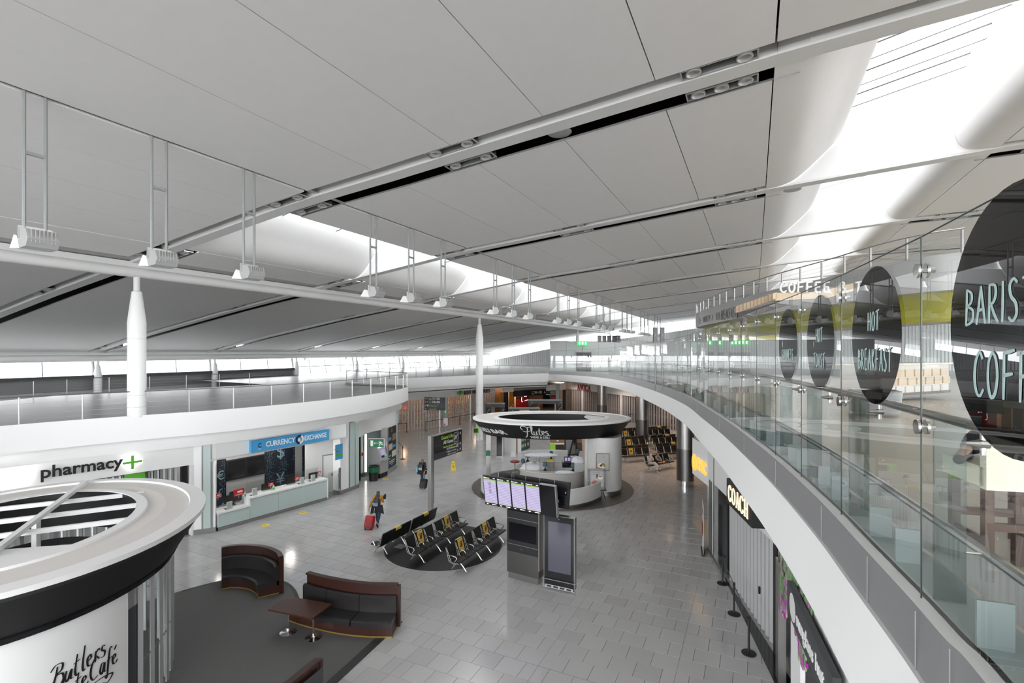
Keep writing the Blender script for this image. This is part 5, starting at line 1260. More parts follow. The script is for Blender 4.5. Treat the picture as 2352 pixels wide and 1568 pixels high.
# floor plate, walls, drum, counter, posts
pl=[(c2[0]+v.x,c2[1]+v.y) for v in [relp(4.85*math.cos(i/36*2*math.pi),4.8*math.sin(i/36*2*math.pi)) for i in range(36)]]
mat('plate',(.10,.09,.08),.35,noise=.2,scale=5)
mb('plate').prism([(x-o.x,y-o.y) for x,y in pl],.002,.016).build('floor_plate',k2)
q=mb('steel');q.tube([Vector((x-o.x,y-o.y,.012)) for x,y in pl],.014,4,closed=True);q.build('plate_edge',k2)
LW=crom([relp(l,d) for l,d in ((-4.2,-1.4),(-4.0,-2.2),(-3.3,-3.2),(-2.2,-4.0),(-.8,-4.45),(.6,-4.4),(1.7,-3.75),(2.5,-2.8))],5)
LW=[p+o for p in LW]
def lowwall(P,z1,nm):
    a=dotted_wall(P,.18,z1,nm,k2,o);b=offs(P,-.10);q=mb('white');q.strip([p-o+Vector((0,0,z1)) for p in P],[p-o+Vector((0,0,z1)) for p in b]);q.strip([p-o for p in b],[p-o+Vector((0,0,z1)) for p in b])
    for e in (0,-1): q.add([P[e]-o,b[e]-o,b[e]-o+Vector((0,0,z1)),P[e]-o+Vector((0,0,z1))],[(0,1,2,3)])
    q.build('wall_cap',k2)
    q=mb('steel');c=offs(P,.035);q.strip([p-o for p in c],[p-o+Vector((0,0,.19)) for p in c]);q.strip([p-o+Vector((0,0,.19)) for p in c],[p-o+Vector((0,0,.19)) for p in P]);q.build('skirting',k2)
lowwall(LW,1.0,'low_wall')
LB=[p+o for p in crom([relp(l,d) for l,d in ((-1.75,3.9),(-.6,4.3),(.6,4.4),(1.45,4.2))],5)]
lowwall(LB[::-1],1.35,'low_wall')
q=mb('grey');q.strip([p-o+Vector((0,0,.1)) for p in offs(LB,.01)],[p-o+Vector((0,0,1.28)) for p in offs(LB,.01)]);q.build('wall_shade',k2)  # grey sheet puts shade on the dotted rear wall by colour
dc=relp(2.98,-.95);DR=[o+dc+relp(1.03*math.cos(t),1.2*math.sin(t)) for t in [math.pi*1.0+ i/36*2*math.pi for i in range(37)]]
dotted_wall(DR,.25,3.28,'drum_wall',k2,o)
q=mb('steel');q.strip([p-o for p in offs(DR,.03)],[p-o+Vector((0,0,.26)) for p in offs(DR,.03)]);q.build('skirting',k2,smooth=True)
q=mb('woodk');DR2=DR[26:31];q.strip([p-o+Vector((0,0,.26)) for p in offs(DR2,.012)],[p-o+Vector((0,0,1.25)) for p in offs(DR2,.012)]);q.build('dark_panel',k2)
q=mb('offwhite');q.box(relp(1.92,-1.2,1.64),(.14,.2,3.28),A).build('jamb',k2)
CT=Oval((c2[0]+relp(0.05,.5).x,c2[1]+relp(0.05,.5).y),2.15,1.85,A)
CT.sweep(mb('marble'),[(-.62,1.04),(-.62,1.10),(0,1.10),(.02,1.07),(0,1.02),(-.08,1.0)],48,o=o).build('worktop',k2,smooth=True)
CT.sweep(mb('offwhite'),[(-.18,1.01),(-.18,0)],48,o=o).build('counter_front',k2,smooth=True)
CT.sweep(mb('white2'),[(-.60,1.04),(-.60,0)],48,o=o).build('counter_back',k2)
p=gz(1122,1098);q=mb('steel');q.box((p.x-o.x,p.y-o.y,1.65),(.3,.16,3.3),A).build('post',k2)
gb=thing('green_box','small green first aid box fixed to the steel kiosk post','box',gd(1121,1041,(-p.x*sa+p.y*ca)-.14));mb('green').box((0,0,0),(.3,.1,.3),A).build('case',gb);mb('green').box((0,0,.17),(.2,.08,.05),A).build('lid',gb)
p=gz(1341,1030);mb('steel').box((relp(3.3,2.2,1.65)),(.2,.2,3.3),A).build('post',k2)
# things on the counter
for i,(px,py,l) in enumerate(((1201,1072,'teal lampshade table lamp at the left end of the marble counter'),(1212,1059,'teal table lamp half hidden behind the cloth covered rack'),(1252,1080,'teal table lamp in front of the yellow basket on the counter'),(1316,1081,'teal table lamp at the right front of the marble counter'),(1266,1053,'teal table lamp on the far side of the counter ring'),(1326,1049,'teal table lamp near the tripod easel at the back'))):
    t=thing('table_lamp',l,'lamp',gz(px,py,1.1))
    mb('blackg').lathe([(0,0),(.1,0),(.105,.03),(.05,.09),(.03,.16),(.018,.3),(0,.3)],n=14).build('base',t,smooth=True)
    mb('teal').lathe([(.15,.26),(.095,.5),(0,.5)],n=18).build('shade',t,smooth=True)
rk=thing('glass_rack','steel glass rack draped with a long white cloth above the counter','rack',gz(1240,1078,1.1));
for x in (-.85,0,.85):
    for y in (-.18,.18): v=RIGHT*x+FWD*y;mb('steel').tube([(v.x,v.y,0),(v.x,v.y,.82)],.018,6).build('upright',rk)
mb('steel').box((0,0,.82),(1.8,.42,.03),A).build('shelf',rk)
for i in range(9): 
    v=RIGHT*(-.2+i*.12)-FWD*.1;mb('glassc').lathe([(.0,.8),(.01,.8),(.01,.7),(.045,.66),(.04,.55)],(v.x,v.y,0),8).build('hanging_glass',rk)
def heap(name,label,loc,sx,sy,h,seed,m='cloth',cat='cloth'):
    t=thing(name,label,cat,loc,A);rng=random.Random(seed);n,k=20,7;vs=[];q=mb(m);rings=[]
    for j in range(k+1):
        f=j/k;r=math.cos(f*math.pi/2)**.6;z=h*math.sin(f*math.pi/2)
        rings.append([(sx*r*math.cos(a)*(1+.12*math.sin(a*3+seed+f*3)+.05*rng.random()),sy*r*math.sin(a)*(1+.12*math.cos(a*2+seed)),z*(1+.10*math.sin(a*4+seed*2))) for a in [2*math.pi*i/n for i in range(n)]])
    for a,b in zip(rings,rings[1:]): q.strip(a,b,closed=True)
    q.build('drape',t,smooth=True);return t
heap('dust_sheet','long white dust sheet draped over the steel glass rack',gz(1241,1078,1.1)+Vector((0,0,.845)),.98,.3,.16,2)
heap('dust_sheet','bunched white cloth below the rack beside the left lamp',gz(1230,1076,1.1),.8,.35,.38,5)
heap('dust_sheet','low flat white cloth lying between the two front lamps',gz(1296,1086,1.1),.55,.16,.14,8)
bx=thing('equipment_box','grey counter machine box at the right of the counter under a white cloth','box',gz(1328,1081,1.1));mb('silver').box((0,0,.26),(.5,.45,.52),A).build('case',bx)
heap('dust_sheet','white cloth piled on the grey machine box',gz(1328,1081,1.1)+Vector((0,0,.525)),.36,.3,.28,11)
heap('dust_sheet','white cloth mound on the far right of the counter ring',gz(1320,1058,1.1),.5,.25,.3,14)
ps=thing('payment_till','black till with small lit screen inside the counter ring','till',gz(1304,1072,1.1));mb('blackg').box((0,0,.14),(.7,.4,.28),A).build('body',ps);v=FWD*.1;mb('black').box((v.x,v.y,.46),(.42,.06,.3),A).build('display',ps)
q=mb('screenl');
for s in (-.1,.1): v=FWD*.065+RIGHT*s;q.box((v.x,v.y,.46),(.15,.01,.2),A)
q.build('screen',ps)
yb=thing('basket','yellow basket on the counter behind a teal lamp','basket',gz(1250,1077,1.1)+FWD*.25);mb('yellow').lathe([(0,0),(.16,0),(.2,.26),(.17,.26),(.15,.03)],n=16).build('shell',yb)
yc=thing('fruit_crate','yellow rounded lid over a wire crate beside the cloths','crate',gz(1264,1076,1.1)+FWD*.2);mb('yellow').box((0,0,.45),(.42,.3,.12),A).build('lid',yc);q=mb('steel')
for i in range(6): v=RIGHT*(-.17+i*.07)-FWD*.1;q.tube([(v.x,v.y,0),(v.x,v.y,.4)],.008,4)
q.build('wire',yc)
# pictures and easels
fp=thing('food_poster','framed poster of a plated meal on the white dotted drum wall','poster',o+dc+relp(-.28,-1.27,1.95));fq2=fp.location.copy()
mb('woodm').box((0,0,0),(.74,.04,.98),A-.05).build('frame',fp);v=-FWD*.025;mb('silver').box((v.x,v.y,0),(.66,.01,.9),A-.05).build('print',fp)
v=-FWD*.035
fr=frame(v,RIGHT);q=mb('white');q.add([fr@Vector((math.cos(a*.314)*.27,-.18+math.sin(a*.314)*.17,0)) for a in range(20)],[tuple(range(20))]);q.build('plate_print',fp)
for m_,x,y,r in (('mustard',.0,-.12,.11),('maroon',-.1,-.18,.08),('greenb',.1,-.2,.07),('cream',.02,-.2,.06)):
    q=mb(m_);q.add([fr@Vector((x+math.cos(a*.5236)*r,y+math.sin(a*.5236)*r*.75,.004)) for a in range(12)],[tuple(range(12))]);q.build('food_print',fp)
q=mb('grey')
for y in (.33,.24): ribbon(q,[(-.05,y),(.05,y+.02),(.14,y-.01),(.28,y+.01)],lambda t,u:.02,.001,fr)
q.build('lettering',fp)
ez=thing('easel_poster','ornate silver framed cake poster on an easel in front of the dotted drum','easel',gz(1372,1148));dd=-(ez.location.x)*sa+ez.location.y*ca;tilt=Matrix.Rotation(A,3,'Z')@Matrix.Rotation(-.14,3,'X')
q=mb('mull');
for c,d in (((0,0,1.62),(.98,.07,.13)),((0,0,.62),(.98,.07,.13)),((-.43,0,1.12),(.13,.07,1.13)),((.43,0,1.12),(.13,.07,1.13))): q.box(tilt@Vector(c),d,R=tilt)
q.build('frame',ez)
q=mb('alu')
for i in range(14):
    for s in (-.43,.43): v=tilt@Vector((s+.03*math.sin(i*2.1),-.045,.62+i*.077));q.lathe([(0,-.03),(.04,0),(0,.03)],v,6)
q.build('carving',ez)
mb('silver').box(tilt@Vector((0,.01,1.12)),(.8,.03,.95),R=tilt).build('print',ez)
fr=Matrix.Translation(tilt@Vector((0,-.012,1.12)))@(tilt.to_4x4()@Matrix.Rotation(math.pi/2,4,'X'))
def disc(m,x,y,rx,ry,z): q=mb(m);q.add([fr@Vector((x+math.cos(a*.314)*rx,y+math.sin(a*.314)*ry,z)) for a in range(20)],[tuple(range(20))]);return q
disc('white',-.05,-.3,.34,.12,.004).build('plate_print',ez);disc('peachp' if 'peachp' in M else (mat('peachp',(.6,.22,.14),.6) and 'peachp'),-.12,-.2,.17,.13,.006).build('cake_print',ez);disc('white',.2,.1,.14,.12,.005).build('cup_print',ez);disc('peachp',.2,.15,.12,.045,.008).build('coffee_print',ez)
q=mb('grey')
for y in (.36,.24): ribbon(q,[(-.3,y),(-.15,y+.02),(.0,y-.01),(.2,y+.02)],lambda t,u:.025,.001,fr)
q.build('lettering',ez)
for a,b in (((-.3,.05,.58),(-.4,-.02,0)),((.3,.05,.58),(.44,-.05,0)),((0,.1,1.4),(0,.6,0))): 
    mb('black').tube([tilt@Vector(a) if a[1]<.1 else Matrix.Rotation(A,3,'Z')@Vector(a),Matrix.Rotation(A,3,'Z')@Vector(b)],.025,6).build('leg',ez)
mb('black').box(tilt@Vector((0,-.06,.53)),(1.0,.08,.05),R=tilt).build('ledge',ez)
e2=thing('easel_poster','dark framed poster on a tall black tripod at the back of the deli kiosk','easel',gz(1320,1058))
mb('slate').box((-.35,.1,1.0),(.95,.05,1.3),A).build('frame',e2);v=-FWD*.03+Vector((-.35,.1,0));mb('grey').box((v.x,v.y,1.0),(.7,.01,1.05),A).build('print',e2)
for a,b in (((0,0,2.0),(-.55,-.2,0)),((0,0,2.0),(.28,-.2,0)),((0,0,2.0),(.0,.6,0))): 
    a=Matrix.Rotation(A,3,'Z')@Vector(a);b=Matrix.Rotation(A,3,'Z')@Vector(b);mb('black').tube([a,b],.06,6).build('leg',e2)
mn=thing('menu_stand','small grey menu card on a thin stand by the left of the counter','menu stand',gz(1184,1092));mb('steel').tube([(0,0,0),(-.15,0,1.25)],.015,5).build('pole',mn);mb('paper').box((-.18,0,1.4),(.3,.03,.36),A).build('card',mn);mb('steel').cyl((0,0,0),.17,.02).build('base',mn)
sb=thing('stool','round maroon topped stool beside the left of the deli counter','stool',gz(1183,1092)+RIGHT*.0+FWD*.9);mb('maroon').cyl((0,0,.7),.32,.06,20).build('seat',sb);mb('steel').tube([(0,0,0),(0,0,.7)],.03,8).build('pole',sb);mb('steel').cyl((0,0,0),.22,.02).build('base',sb)
# ================================================================ behind the deli kiosk
rb=thing('recycling_unit','white sided recycling unit with brown, green and black fronts with white circles','recycling bin',gz(1188,1040),A);
mb('white2').box((-.35,.5,.62),(1.35,.9,1.24)).build('body',rb)
Pq=Pl(gz(1188,1040),gz(1217,1029))
for i,(m_,a,b) in enumerate((('woodm',1188,1199),('green',1199,1208),('slate',1208,1217))):
    Pq.box(mb(m_),Pq.s_(a),Pq.s_(b),0,1.26,-.2,.0,rb.location).build('front',rb)
for ch in rb.children:
    if ch.name.startswith('front'): ch.matrix_parent_inverse=Matrix.Rotation(-A,4,'Z')
for i,(a,n_) in enumerate(((1193.5,2),(1203.5,2),(1212.5,1))):
    for r in range(2):
        for s in ((-.5,.5) if n_==2 else (0,)):
            fr=Pq.fr(Pq.s_(a)+s*(Pq.s_(1199)-Pq.s_(1188))*.48,.42+r*.5,.012,rb.location);q=mb('letter');q.add([fr@Vector((math.cos(t*.5236)*.13,math.sin(t*.5236)*.16,0)) for t in range(12)],[tuple(range(12))]);ob=q.build('icon',rb);ob.matrix_parent_inverse=Matrix.Rotation(-A,4,'Z')
bt2=thing('black_totem','slim black information totem behind the left of the deli kiosk','totem',gz(1147,1048),A);mb('blackg').box((0,0,1.3),(.42,.16,2.6)).build('panel',bt2);mb('steel').box((.25,.0,1.3),(.08,.2,2.6)).build('side',bt2);mb('steel').box((0,0,.02),(.5,.3,.04)).build('base',bt2)
wc=thing('wooden_counter','brown wooden service counter with white sockets behind the deli kiosk','counter',gz(1300,1034),A);mb('woodm').box((0,.2,.8),(2.6,.7,.3)).build('upstand',wc);mb('white2').box((-.4,-.3,.62),(1.9,.7,.05)).build('worktop',wc);mb('woodk').box((.2,.1,.3),(2.2,.6,.6)).build('base',wc)
for x in (-.7,.0): mb('letter').box((x,-.16,.82),(.18,.02,.1)).build('socket',wc)
gch=thing('green_chair','lime green moulded chair at the wooden counter','chair',gz(1268,1047),A+2.7);mb('lime').box((0,0,.45),(.42,.42,.04)).build('seat',gch);mb('lime').box((0,-.2,.7),(.42,.04,.48)).build('backrest',gch)
for s in (-.18,.18):
    for u in (-.18,.18): mb('alu').tube([(s,u,0),(s*.9,u*.9,.44)],.015,5).build('leg',gch)
def arch(px0,py,px1,ztop,zbot,label,m='slate',bar=.35,legs=(0,1),name='bar_kiosk'):
    a=gz(px0,py);b=gz(px1,py);t=thing(name,label,'kiosk',a);d=b-a;rz=math.atan2(d.y,d.x);Ln=d.length
    c=d/2;mb(m).box((c.x,c.y,ztop-bar/2),(Ln+.5,.9,bar),rz).build('canopy_bar',t);mb('grey').box((c.x,c.y,ztop+.02),(Ln+.55,.95,.04),rz).build('top_trim',t)
    for l in legs:
        v=d*l;mb('black').box((v.x,v.y,(ztop-bar)/2),(.5,.7,ztop-bar),rz).build('pillar',t)
        q=mb('letter')
        for i in range(12): q.box((v.x-.18+.12*(i%4)-FWD.x*.37,v.y-FWD.y*.37,1.2+.14*i),(.06,.02,.06),A)
        q.build('print',t)
    return t
arch(1121,987,1154,2.75,0,'dark arch kiosk with patterned pillars in front of the souvenir shop')
k3=arch(1174,990,1234,2.35,0,'dark bar kiosk with an arched badge on its beam, far behind the deli ring')
cc=(gz(1174,990)+gz(1234,990))/2-gz(1174,990);q=mb('woodl');q.lathe([(0,-.05),(.5,-.05),(.5,.05),(0,.05)],(cc.x-FWD.x*.5,cc.y-FWD.y*.5,2.2),16,sy=.12,rz=A);ob=q.build('badge',k3)
arch(1219,982,1283,2.95,0,'dark bar kiosk with a curved white edged canopy near the frosted pillar')
for i,(px,l) in enumerate(((1136,'dark shoe shaped silver figure on the floor by the patterned arch'),)):
    pass
sc=thing('scanner_gate','slim grey security loop with a yellow edged box at the white column base','gate',gz(1093,1012));q=mb('alu');q.tube([(-.35,0,0),(-.35,0,1.3),(-.2,0,1.55),(.2,0,1.55),(.35,0,1.3),(.35,0,0)],.025,6);q.build('loop',sc);mb('lime').box((0,0,.95),(.5,.12,.5),A).build('box_edge',sc);v=-FWD*.07;mb('black').box((v.x,v.y,.95),(.38,.02,.38),A).build('box_front',sc)
print('kiosks done')
# ================================================================ beam seating
def bench(n,label,loc,rz,group,side=0):
    t=thing('beam_seat',label,'bench',loc,rz,group);w=.62
    mb('alu').box((0,0,.36),(n*w-.1,.09,.07)).build('beam',t)
    for s in (-1,1):
        x=s*(n*w/2-.35);q=mb('alu')
        q.tube([(x,0,.36),(x,.18,.2),(x,.34,.015)],.022,6);q.tube([(x,0,.36),(x,-.16,.2),(x,-.30,.015)],.022,6);q.tube([(x,.30,.02),(x,.40,.012)],.03,6);q.build('leg',t)
    R1=Matrix.Rotation(.07,3,'X');R2=Matrix.Rotation(.26,3,'X')
    for i in range(n):
        x=(i-(n-1)/2)*w
        q=mb('seat');q.box((x,.02,.435),(w-.05,.46,.045),R=R1);q.tube([(x-w/2+.03,.25,.445),(x+w/2-.03,.25,.445)],.028,6);q.build('seat',t)
        q=mb('seat');q.box((x,-.29,.70),(w-.05,.035,.48),R=R2);q.tube([(x-w/2+.03,-.355,.93),(x+w/2-.03,-.355,.93)],.026,6);q.build('backrest',t)
    for i in range(n+1):
        x=(i-n/2)*w;q=mb('alu')
        q.tube([(x,-.34,.93),(x,-.20,.44),(x,-.02,.38)],.014,5);q.tube([(x,-.30,.90),(x,-.10,.42)],.008,4)
        q.tube([(x,-.22,.5),(x,.0,.40),(x,.22,.41)],.012,5)
        q.build('side_frame',t)
        q=mb('chrome');q.tube([(x,-.27,.66),(x,-.05,.665),(x,.1,.64),(x,.13,.58),(x,.03,.44)],.017,6);q.build('armrest',t)
    return t
P2=math.pi/2
rows=[(-13.62,-1,'left row seen from behind'),(-11.85,1,'middle row'),(-9.95,1,'row nearest the screens')]
proto_b=None
for x,f,nm in rows:
    for y,e in ((16.55,'near'),(18.5,'far')):
        lab=f'black three seat bench, {e} half of the {nm}'
        if proto_b is None: b=proto_b=bench(3,lab,(x,y,0),-P2 if f>0 else P2,'black benches on the round rug')
        else: b=copy_tree(proto_b,(x,y,0),-P2 if f>0 else P2,lab)
        nt_=thing('seat_notice',f'yellow notice on the middle seat, {e} half of the {nm}','notice',(x,y,0),-P2 if f>0 else P2,'yellow seat notices on the round rug')
        R2=Matrix.Rotation(.26,3,'X');q=mb('yellowp');q.box((0,-.255,.72),(.34,.012,.46),R=R2);q.box((0,-.345,.965),(.34,.10,.01),R=R2);q.box((0,-.41,.90),(.34,.012,.10),R=R2);q.build('cover',nt_)
        q=mb('paper');q.box((.11,-.243,.55),(.12,.01,.09),R=R2);q.build('white_corner',nt_)
        q=mb('maroon');q.box((0,-.240,.74),(.12,.01,.12),R=R2);q.box((.03,-.225,.68),(.12,.01,.05),R=R2);q.box((-.06,-.25,.80),(.05,.01,.06),R=R2);q.build('emblem',nt_)
        q=mb('woodk');q.box((0,-.258,.85),(.24,.008,.03),R=R2);q.build('print',nt_)
rug=thing('floor_disc','round black floor mat under the three rows of benches','mat',(-11.8,17.75,0));mb('rug').cyl((0,0,.002),2.45,.014,56).build('mat',rug);q=mb('mull');q.box((-1.55,-.9,.018),(.42,.42,.006));q.build('service_hatch',rug);q=mb('grey');q.box((-1.55,-.9,.022),(.16,.16,.004)).build('hatch_lid',rug)
fproto=None;kk=0
nm_r=['nearest','second','third','fourth','fifth','farthest']
for r,dep in enumerate((37.2,39.0,40.9,42.9,45.2,47.6)):
    for j in range(2):
        lat=9.0+r*.35+j*3.0+(.0 if r%2 else .25);p=w2(lat,dep+j*.9);rz=A+.29+(math.pi if r%2==0 else 0)
        lab=f'four seat black bench under the right deck, {["left","right"][j]} in {nm_r[r]} row'
        if fproto is None: fproto=bench(4,lab,(p[0],p[1],0),rz,'far benches under the right deck')
        else: copy_tree(fproto,(p[0],p[1],0),rz,lab)
        if (r+j)%2==0:
            nt_=thing('seat_notice',f'yellow notice on the {["left","right"][j]} bench of the {nm_r[r]} far row','notice',(p[0],p[1],0),rz,'yellow notices on the far benches')
            R2=Matrix.Rotation(.26,3,'X');q=mb('yellowp');q.box((.31,-.255,.72),(.36,.012,.46),R=R2);q.box((.31,-.345,.965),(.36,.10,.01),R=R2);q.box((.31,-.41,.88),(.36,.012,.14),R=R2);q.build('cover',nt_);q=mb('maroon');q.box((.31,-.243,.74),(.12,.01,.12),R=R2);q.build('emblem',nt_)
# ================================================================ screens, totem, direction signs
fd=thing('flight_screens','black and steel flight information pillar topped by two banks of screens','information stand',(-7.42,16.42,0),-.09)
mb('steel').box((0,0,.06+.05),(1.22,.34,.22)).build('plinth',fd);mb('steeld').box((0,0,.60),(1.30,.40,.76)).build('lower_case',fd)
mb('black').box((0,0,1.72),(1.30,.40,1.48)).build('upper_case',fd);mb('screenk').box((0,-.205,1.72),(1.12,.012,.62)).build('display',fd)
q=mb('mull');q.box((0,-.203,1.25),(1.28,.006,.012)).box((0,-.203,2.18),(1.28,.006,.012));q.build('seam',fd);mb('steel').box((.66,0,1.5),(.05,.42,2.0)).build('side_panel',fd);q=mb('alu');q.lathe([(0,0),(.02,.0),(.02,.01),(0,.01)],(-.05,-.2,1.12),8).build('badge',fd)
mb('black').box((-.2,.05,2.75),(.9,.2,.8)).build('neck',fd)
Rt=Matrix.Rotation(.16,3,'X');Rb=Matrix.Rotation(-.16,3,'X')
for i in range(5):
    x=-1.29+i*.595-.0;c=Vector((x+.0,-.28,3.07))
    mb('black' if i<4 else 'blackg').box(c,(.585,.09,1.12),R=Rt).build('screen_case',fd)
    if i<4:
        def on(u,v,w_,h_,m_,lift=.001): 
            return mb(m_).box(c+Rt@Vector((u,-.046-lift,v)),(w_,.004,h_),R=Rt)
        on(0,-.0,.53,.90,'screenp').build('panel',fd)
        q=mb('screenl')
        for r in range(14): q.box(c+Rt@Vector((0,-.0495,.37-r*.06)),(.53,.003,.024),R=Rt)
        q.build('text_rows',fd)
        if i==0:
            q=mb('darkcloth')
            for r in range(10):
                q.box(c+Rt@Vector((-.0,-.053,.34-r*.045)),(.10,.002,.012),R=Rt)
            q.build('print',fd);q=mb('redb')
            for r in (1,3): q.box(c+Rt@Vector((-.05,-.054,.34-r*.045)),(.08,.002,.014),R=Rt)
            q.build('print',fd)
        q=mb('screeng');q.box(c+Rt@Vector((0,-.0495,.43)),(.53,.003,.05),R=Rt);q.box(c+Rt@Vector((0,-.0495,-.455)),(.53,.003,.014),R=Rt);q.build('header_band',fd)
        q=mb('glowc');fr=Matrix.Translation(c+Rt@Vector((-.25,-.05,.48)))@(Rt.to_4x4()@Matrix.Rotation(P2,4,'X'));text(q,'Departures',fr,.055,.001);q.box(c+Rt@Vector((.2,-.05,.50)),(.08,.003,.018),R=Rt);q.box(c+Rt@Vector((.12,-.05,-.51)),(.18,.003,.02),R=Rt);q.build('print',fd)
        q=mb('pinkneon')
        for s in (-.2,-.15): q.lathe([(0,0),(.016,0)],tuple(c+Rt@Vector((s,-.05,-.51))),8)
        q.cur=0;q.box(c+Rt@Vector((-.175,-.05,-.51)),(.07,.003,.02),R=Rt);q.build('icon',fd)
    else: mb('alu').box(c+Rt@Vector((.30,0,0)),(.025,.13,1.13),R=Rt).build('edge_trim',fd);mb('alu').box(c+Rt@Vector((0,0,.565)),(.6,.12,.02),R=Rt).build('edge_trim',fd)
    c2_=Vector((x+.1,.55,3.08));mb('black').box(c2_,(.585,.10,.92),R=Rb).build('screen_case',fd);mb('alu').box(c2_+Vector((-.298,-.02,0)),(.012,.11,.93),R=Rb).build('edge_trim',fd)
    q=mb('blackg');q.box(c2_+Rb@Vector((.02,-.09,.12)),(.4,.1,.24),R=Rb).box(c2_+Rb@Vector((.0,-.07,-.2)),(.3,.05,.3),R=Rb);q.build('electronics',fd);q=mb('letter');q.box(c2_+Rb@Vector((.2,-.15,.1)),(.03,.01,.06),R=Rb);q.build('sticker',fd)
q=mb('alu');q.tube([(-.75,.48,3.4),(-.72,.35,3.66),(-.6,.3,3.7)],.014,5);q.build('cable',fd)
q=mb('steel');q.box((-.1,.15,2.95),(2.7,.08,.08)).box((-.1,.4,3.05),(.1,.5,.08));q.build('bracket',fd)
tt=thing('totem_screen','tall black free standing display totem with grey screen and chrome foot rail','totem',(-6.05,16.3,0),.0)
mb('steel').box((0,0,1.3),(1.12,.22,2.44)).build('case',tt);mb('blackg').box((0,-.112,1.3),(1.08,.012,2.42)).build('front',tt);mb('screenb').box((.02,-.12,1.45),(.82,.008,1.72)).build('display',tt)
mb('alu').box((0,-.02,.07),(1.0,.2,.10)).build('base',tt)
q=mb('black')
for i in range(4): q.box((-.36+i*.24,-.122,.07),(.17,.006,.05))
q.build('vent',tt)
q=mb('chrome');q.tube([(-.6,.06,.02),(-.6,.06,.32),(-.62,-.17,.32),(.62,-.17,.32),(.6,.06,.32),(.6,.06,.02)],.016,6);q.tube([(-.58,-.14,.03),(.58,-.14,.03)],.014,6);q.build('foot_rail',tt);mb('black').box((.25,.0,2.525),(.1,.1,.02)).build('sensor',tt);q=mb('mull');q.lathe([(0,0),(.02,0)],(0,-.12,2.42),8);q.box((0,-.119,2.42),(.03,.004,.03));q.build('camera_dot',tt)
def arrow(m,fr,x,y,s,ang=0.):
    c_,s_=math.cos(ang),math.sin(ang);T=lambda p:(x+(p[0]*c_-p[1]*s_)*s,y+(p[0]*s_+p[1]*c_)*s)
    ribbon(m,[T((-.5,0)),T((.5,0))],lambda t,u:.16*s,.002,fr,None,0);ribbon(m,[T((.05,.42)),T((.5,0)),T((.05,-.42))],lambda t,u:.16*s,.002,fr,None,0)
def plane_icon(m,fr,x,y,s):
    for st,w_ in (([(-.4,-.25),(.35,.28)],.13),([(-.05,.02),(-.3,.22)],.12),([(.0,.02),(.1,-.22)],.12),([(-.38,-.22),(-.45,-.08)],.08)): ribbon(m,[(x+p[0]*s,y+p[1]*s) for p in st],lambda t,u:w_*s,.002,fr,None,0)
ds=thing('direction_sign','large black All Gates direction sign on a steel post behind the benches','sign',gz(992,1185),0.)
mb('steel').box((0,-.10,2.0),(.20,.20,4.0)).build('post',ds);mb('black').box((.06,.03,1.95),(.06,.06,2.6)).build('post_inlay',ds)
mb('blackg').box((0,1.42,3.50),(.12,2.62,.88)).build('panel',ds);mb('slate').box((0,1.42,2.90),(.12,2.62,.32)).build('panel',ds);ds.children[-1].data.materials[0]=mat('signgrey',(.06,.075,.085),.4)
mb('alu').box((0,1.3,3.965),(.16,2.9,.05)).build('top_trim',ds)
fr=frame(Vector((.062,.11,2.74)),Vector((0,1,0)))
q=mb('lime');text(q,'Geatai Uile',fr@Matrix.Translation((.62,.93,0)),.25,.003,.003,fit=1.13);text(q,'Réamhimréiteach SAM',fr@Matrix.Translation((.8,.47,0)),.14,.003,.001,fit=1.22);q.build('lettering',ds)
q=mb('letter');text(q,'All Gates',fr@Matrix.Translation((.82,.67,0)),.25,.003,.004,fit=.93);text(q,'U.S. Preclearance',fr@Matrix.Translation((1.12,.34,0)),.14,.003,.001,fit=.90);text(q,'Tolglanna Aerlínte',fr@Matrix.Translation((1.1,.19,0)),.11,.003,fit=.95);text(q,'Airline Lounges',fr@Matrix.Translation((1.22,.05,0)),.11,.003,fit=.83);q.build('lettering',ds)
q=mb('letter')
for y in (1.02,.47,.16): arrow(q,fr,2.44,y,.17)
q.build('arrow',ds)
mb('signgrey').box((.064,.11+2.03,2.74+.87),(.004,.44,.5)).build('icon',ds);q=mb('letter');plane_icon(q,fr@Matrix.Translation((0,0,.008)),2.03,.87,.42)
for st in ([(1.81,.62),(2.25,.62)],[(1.81,1.12),(2.25,1.12)],[(1.81,.62),(1.81,1.12)],[(2.25,.62),(2.25,1.12)]): ribbon(q,st,lambda t,u:.015,.003,fr@Matrix.Translation((0,0,.006)),None,0)
ribbon(q,[(2.14,.08),(2.17,.2),(2.22,.1)],lambda t,u:.03,.003,fr,None,0);q.build('pictogram',ds)
q=mb('letter');mb('signblue').box((.066,.11+2.1,2.74+.5),(.004,.1,.1)).build('flag_canton',ds)
for i in range(5): q.box((.064,.11+2.15,2.74+.34+i*.05),(.004,.22,.025))
q.build('flag',ds);q=mb('redb')
for i in range(4): q.box((.0635,.11+2.15,2.74+.365+i*.05),(.004,.22,.025))
q.build('flag',ds)
d2=thing('direction_sign','smaller black gates 101-335 and 336-426 sign on a dark post by the souvenir shop','sign',gz(1025,1006),A-.28)
mb('mull').box((0,0,1.9),(.14,.14,3.8)).build('post',d2);mb('blackg').box((-1.15,-.02,3.35),(2.15,.1,.95)).build('panel',d2);mb('signgrey').box((-1.15,-.025,2.74),(2.15,.1,.27)).build('panel',d2)
fr=frame(Vector((-2.2,-.075,2.6)),Vector((1,0,0)))
q=mb('letter');text(q,'101-335',fr@Matrix.Translation((.78,1.0,0)),.27,.003,.004,fit=.78);text(q,'336-426',fr@Matrix.Translation((.78,.70,0)),.27,.003,.012,fit=.82)
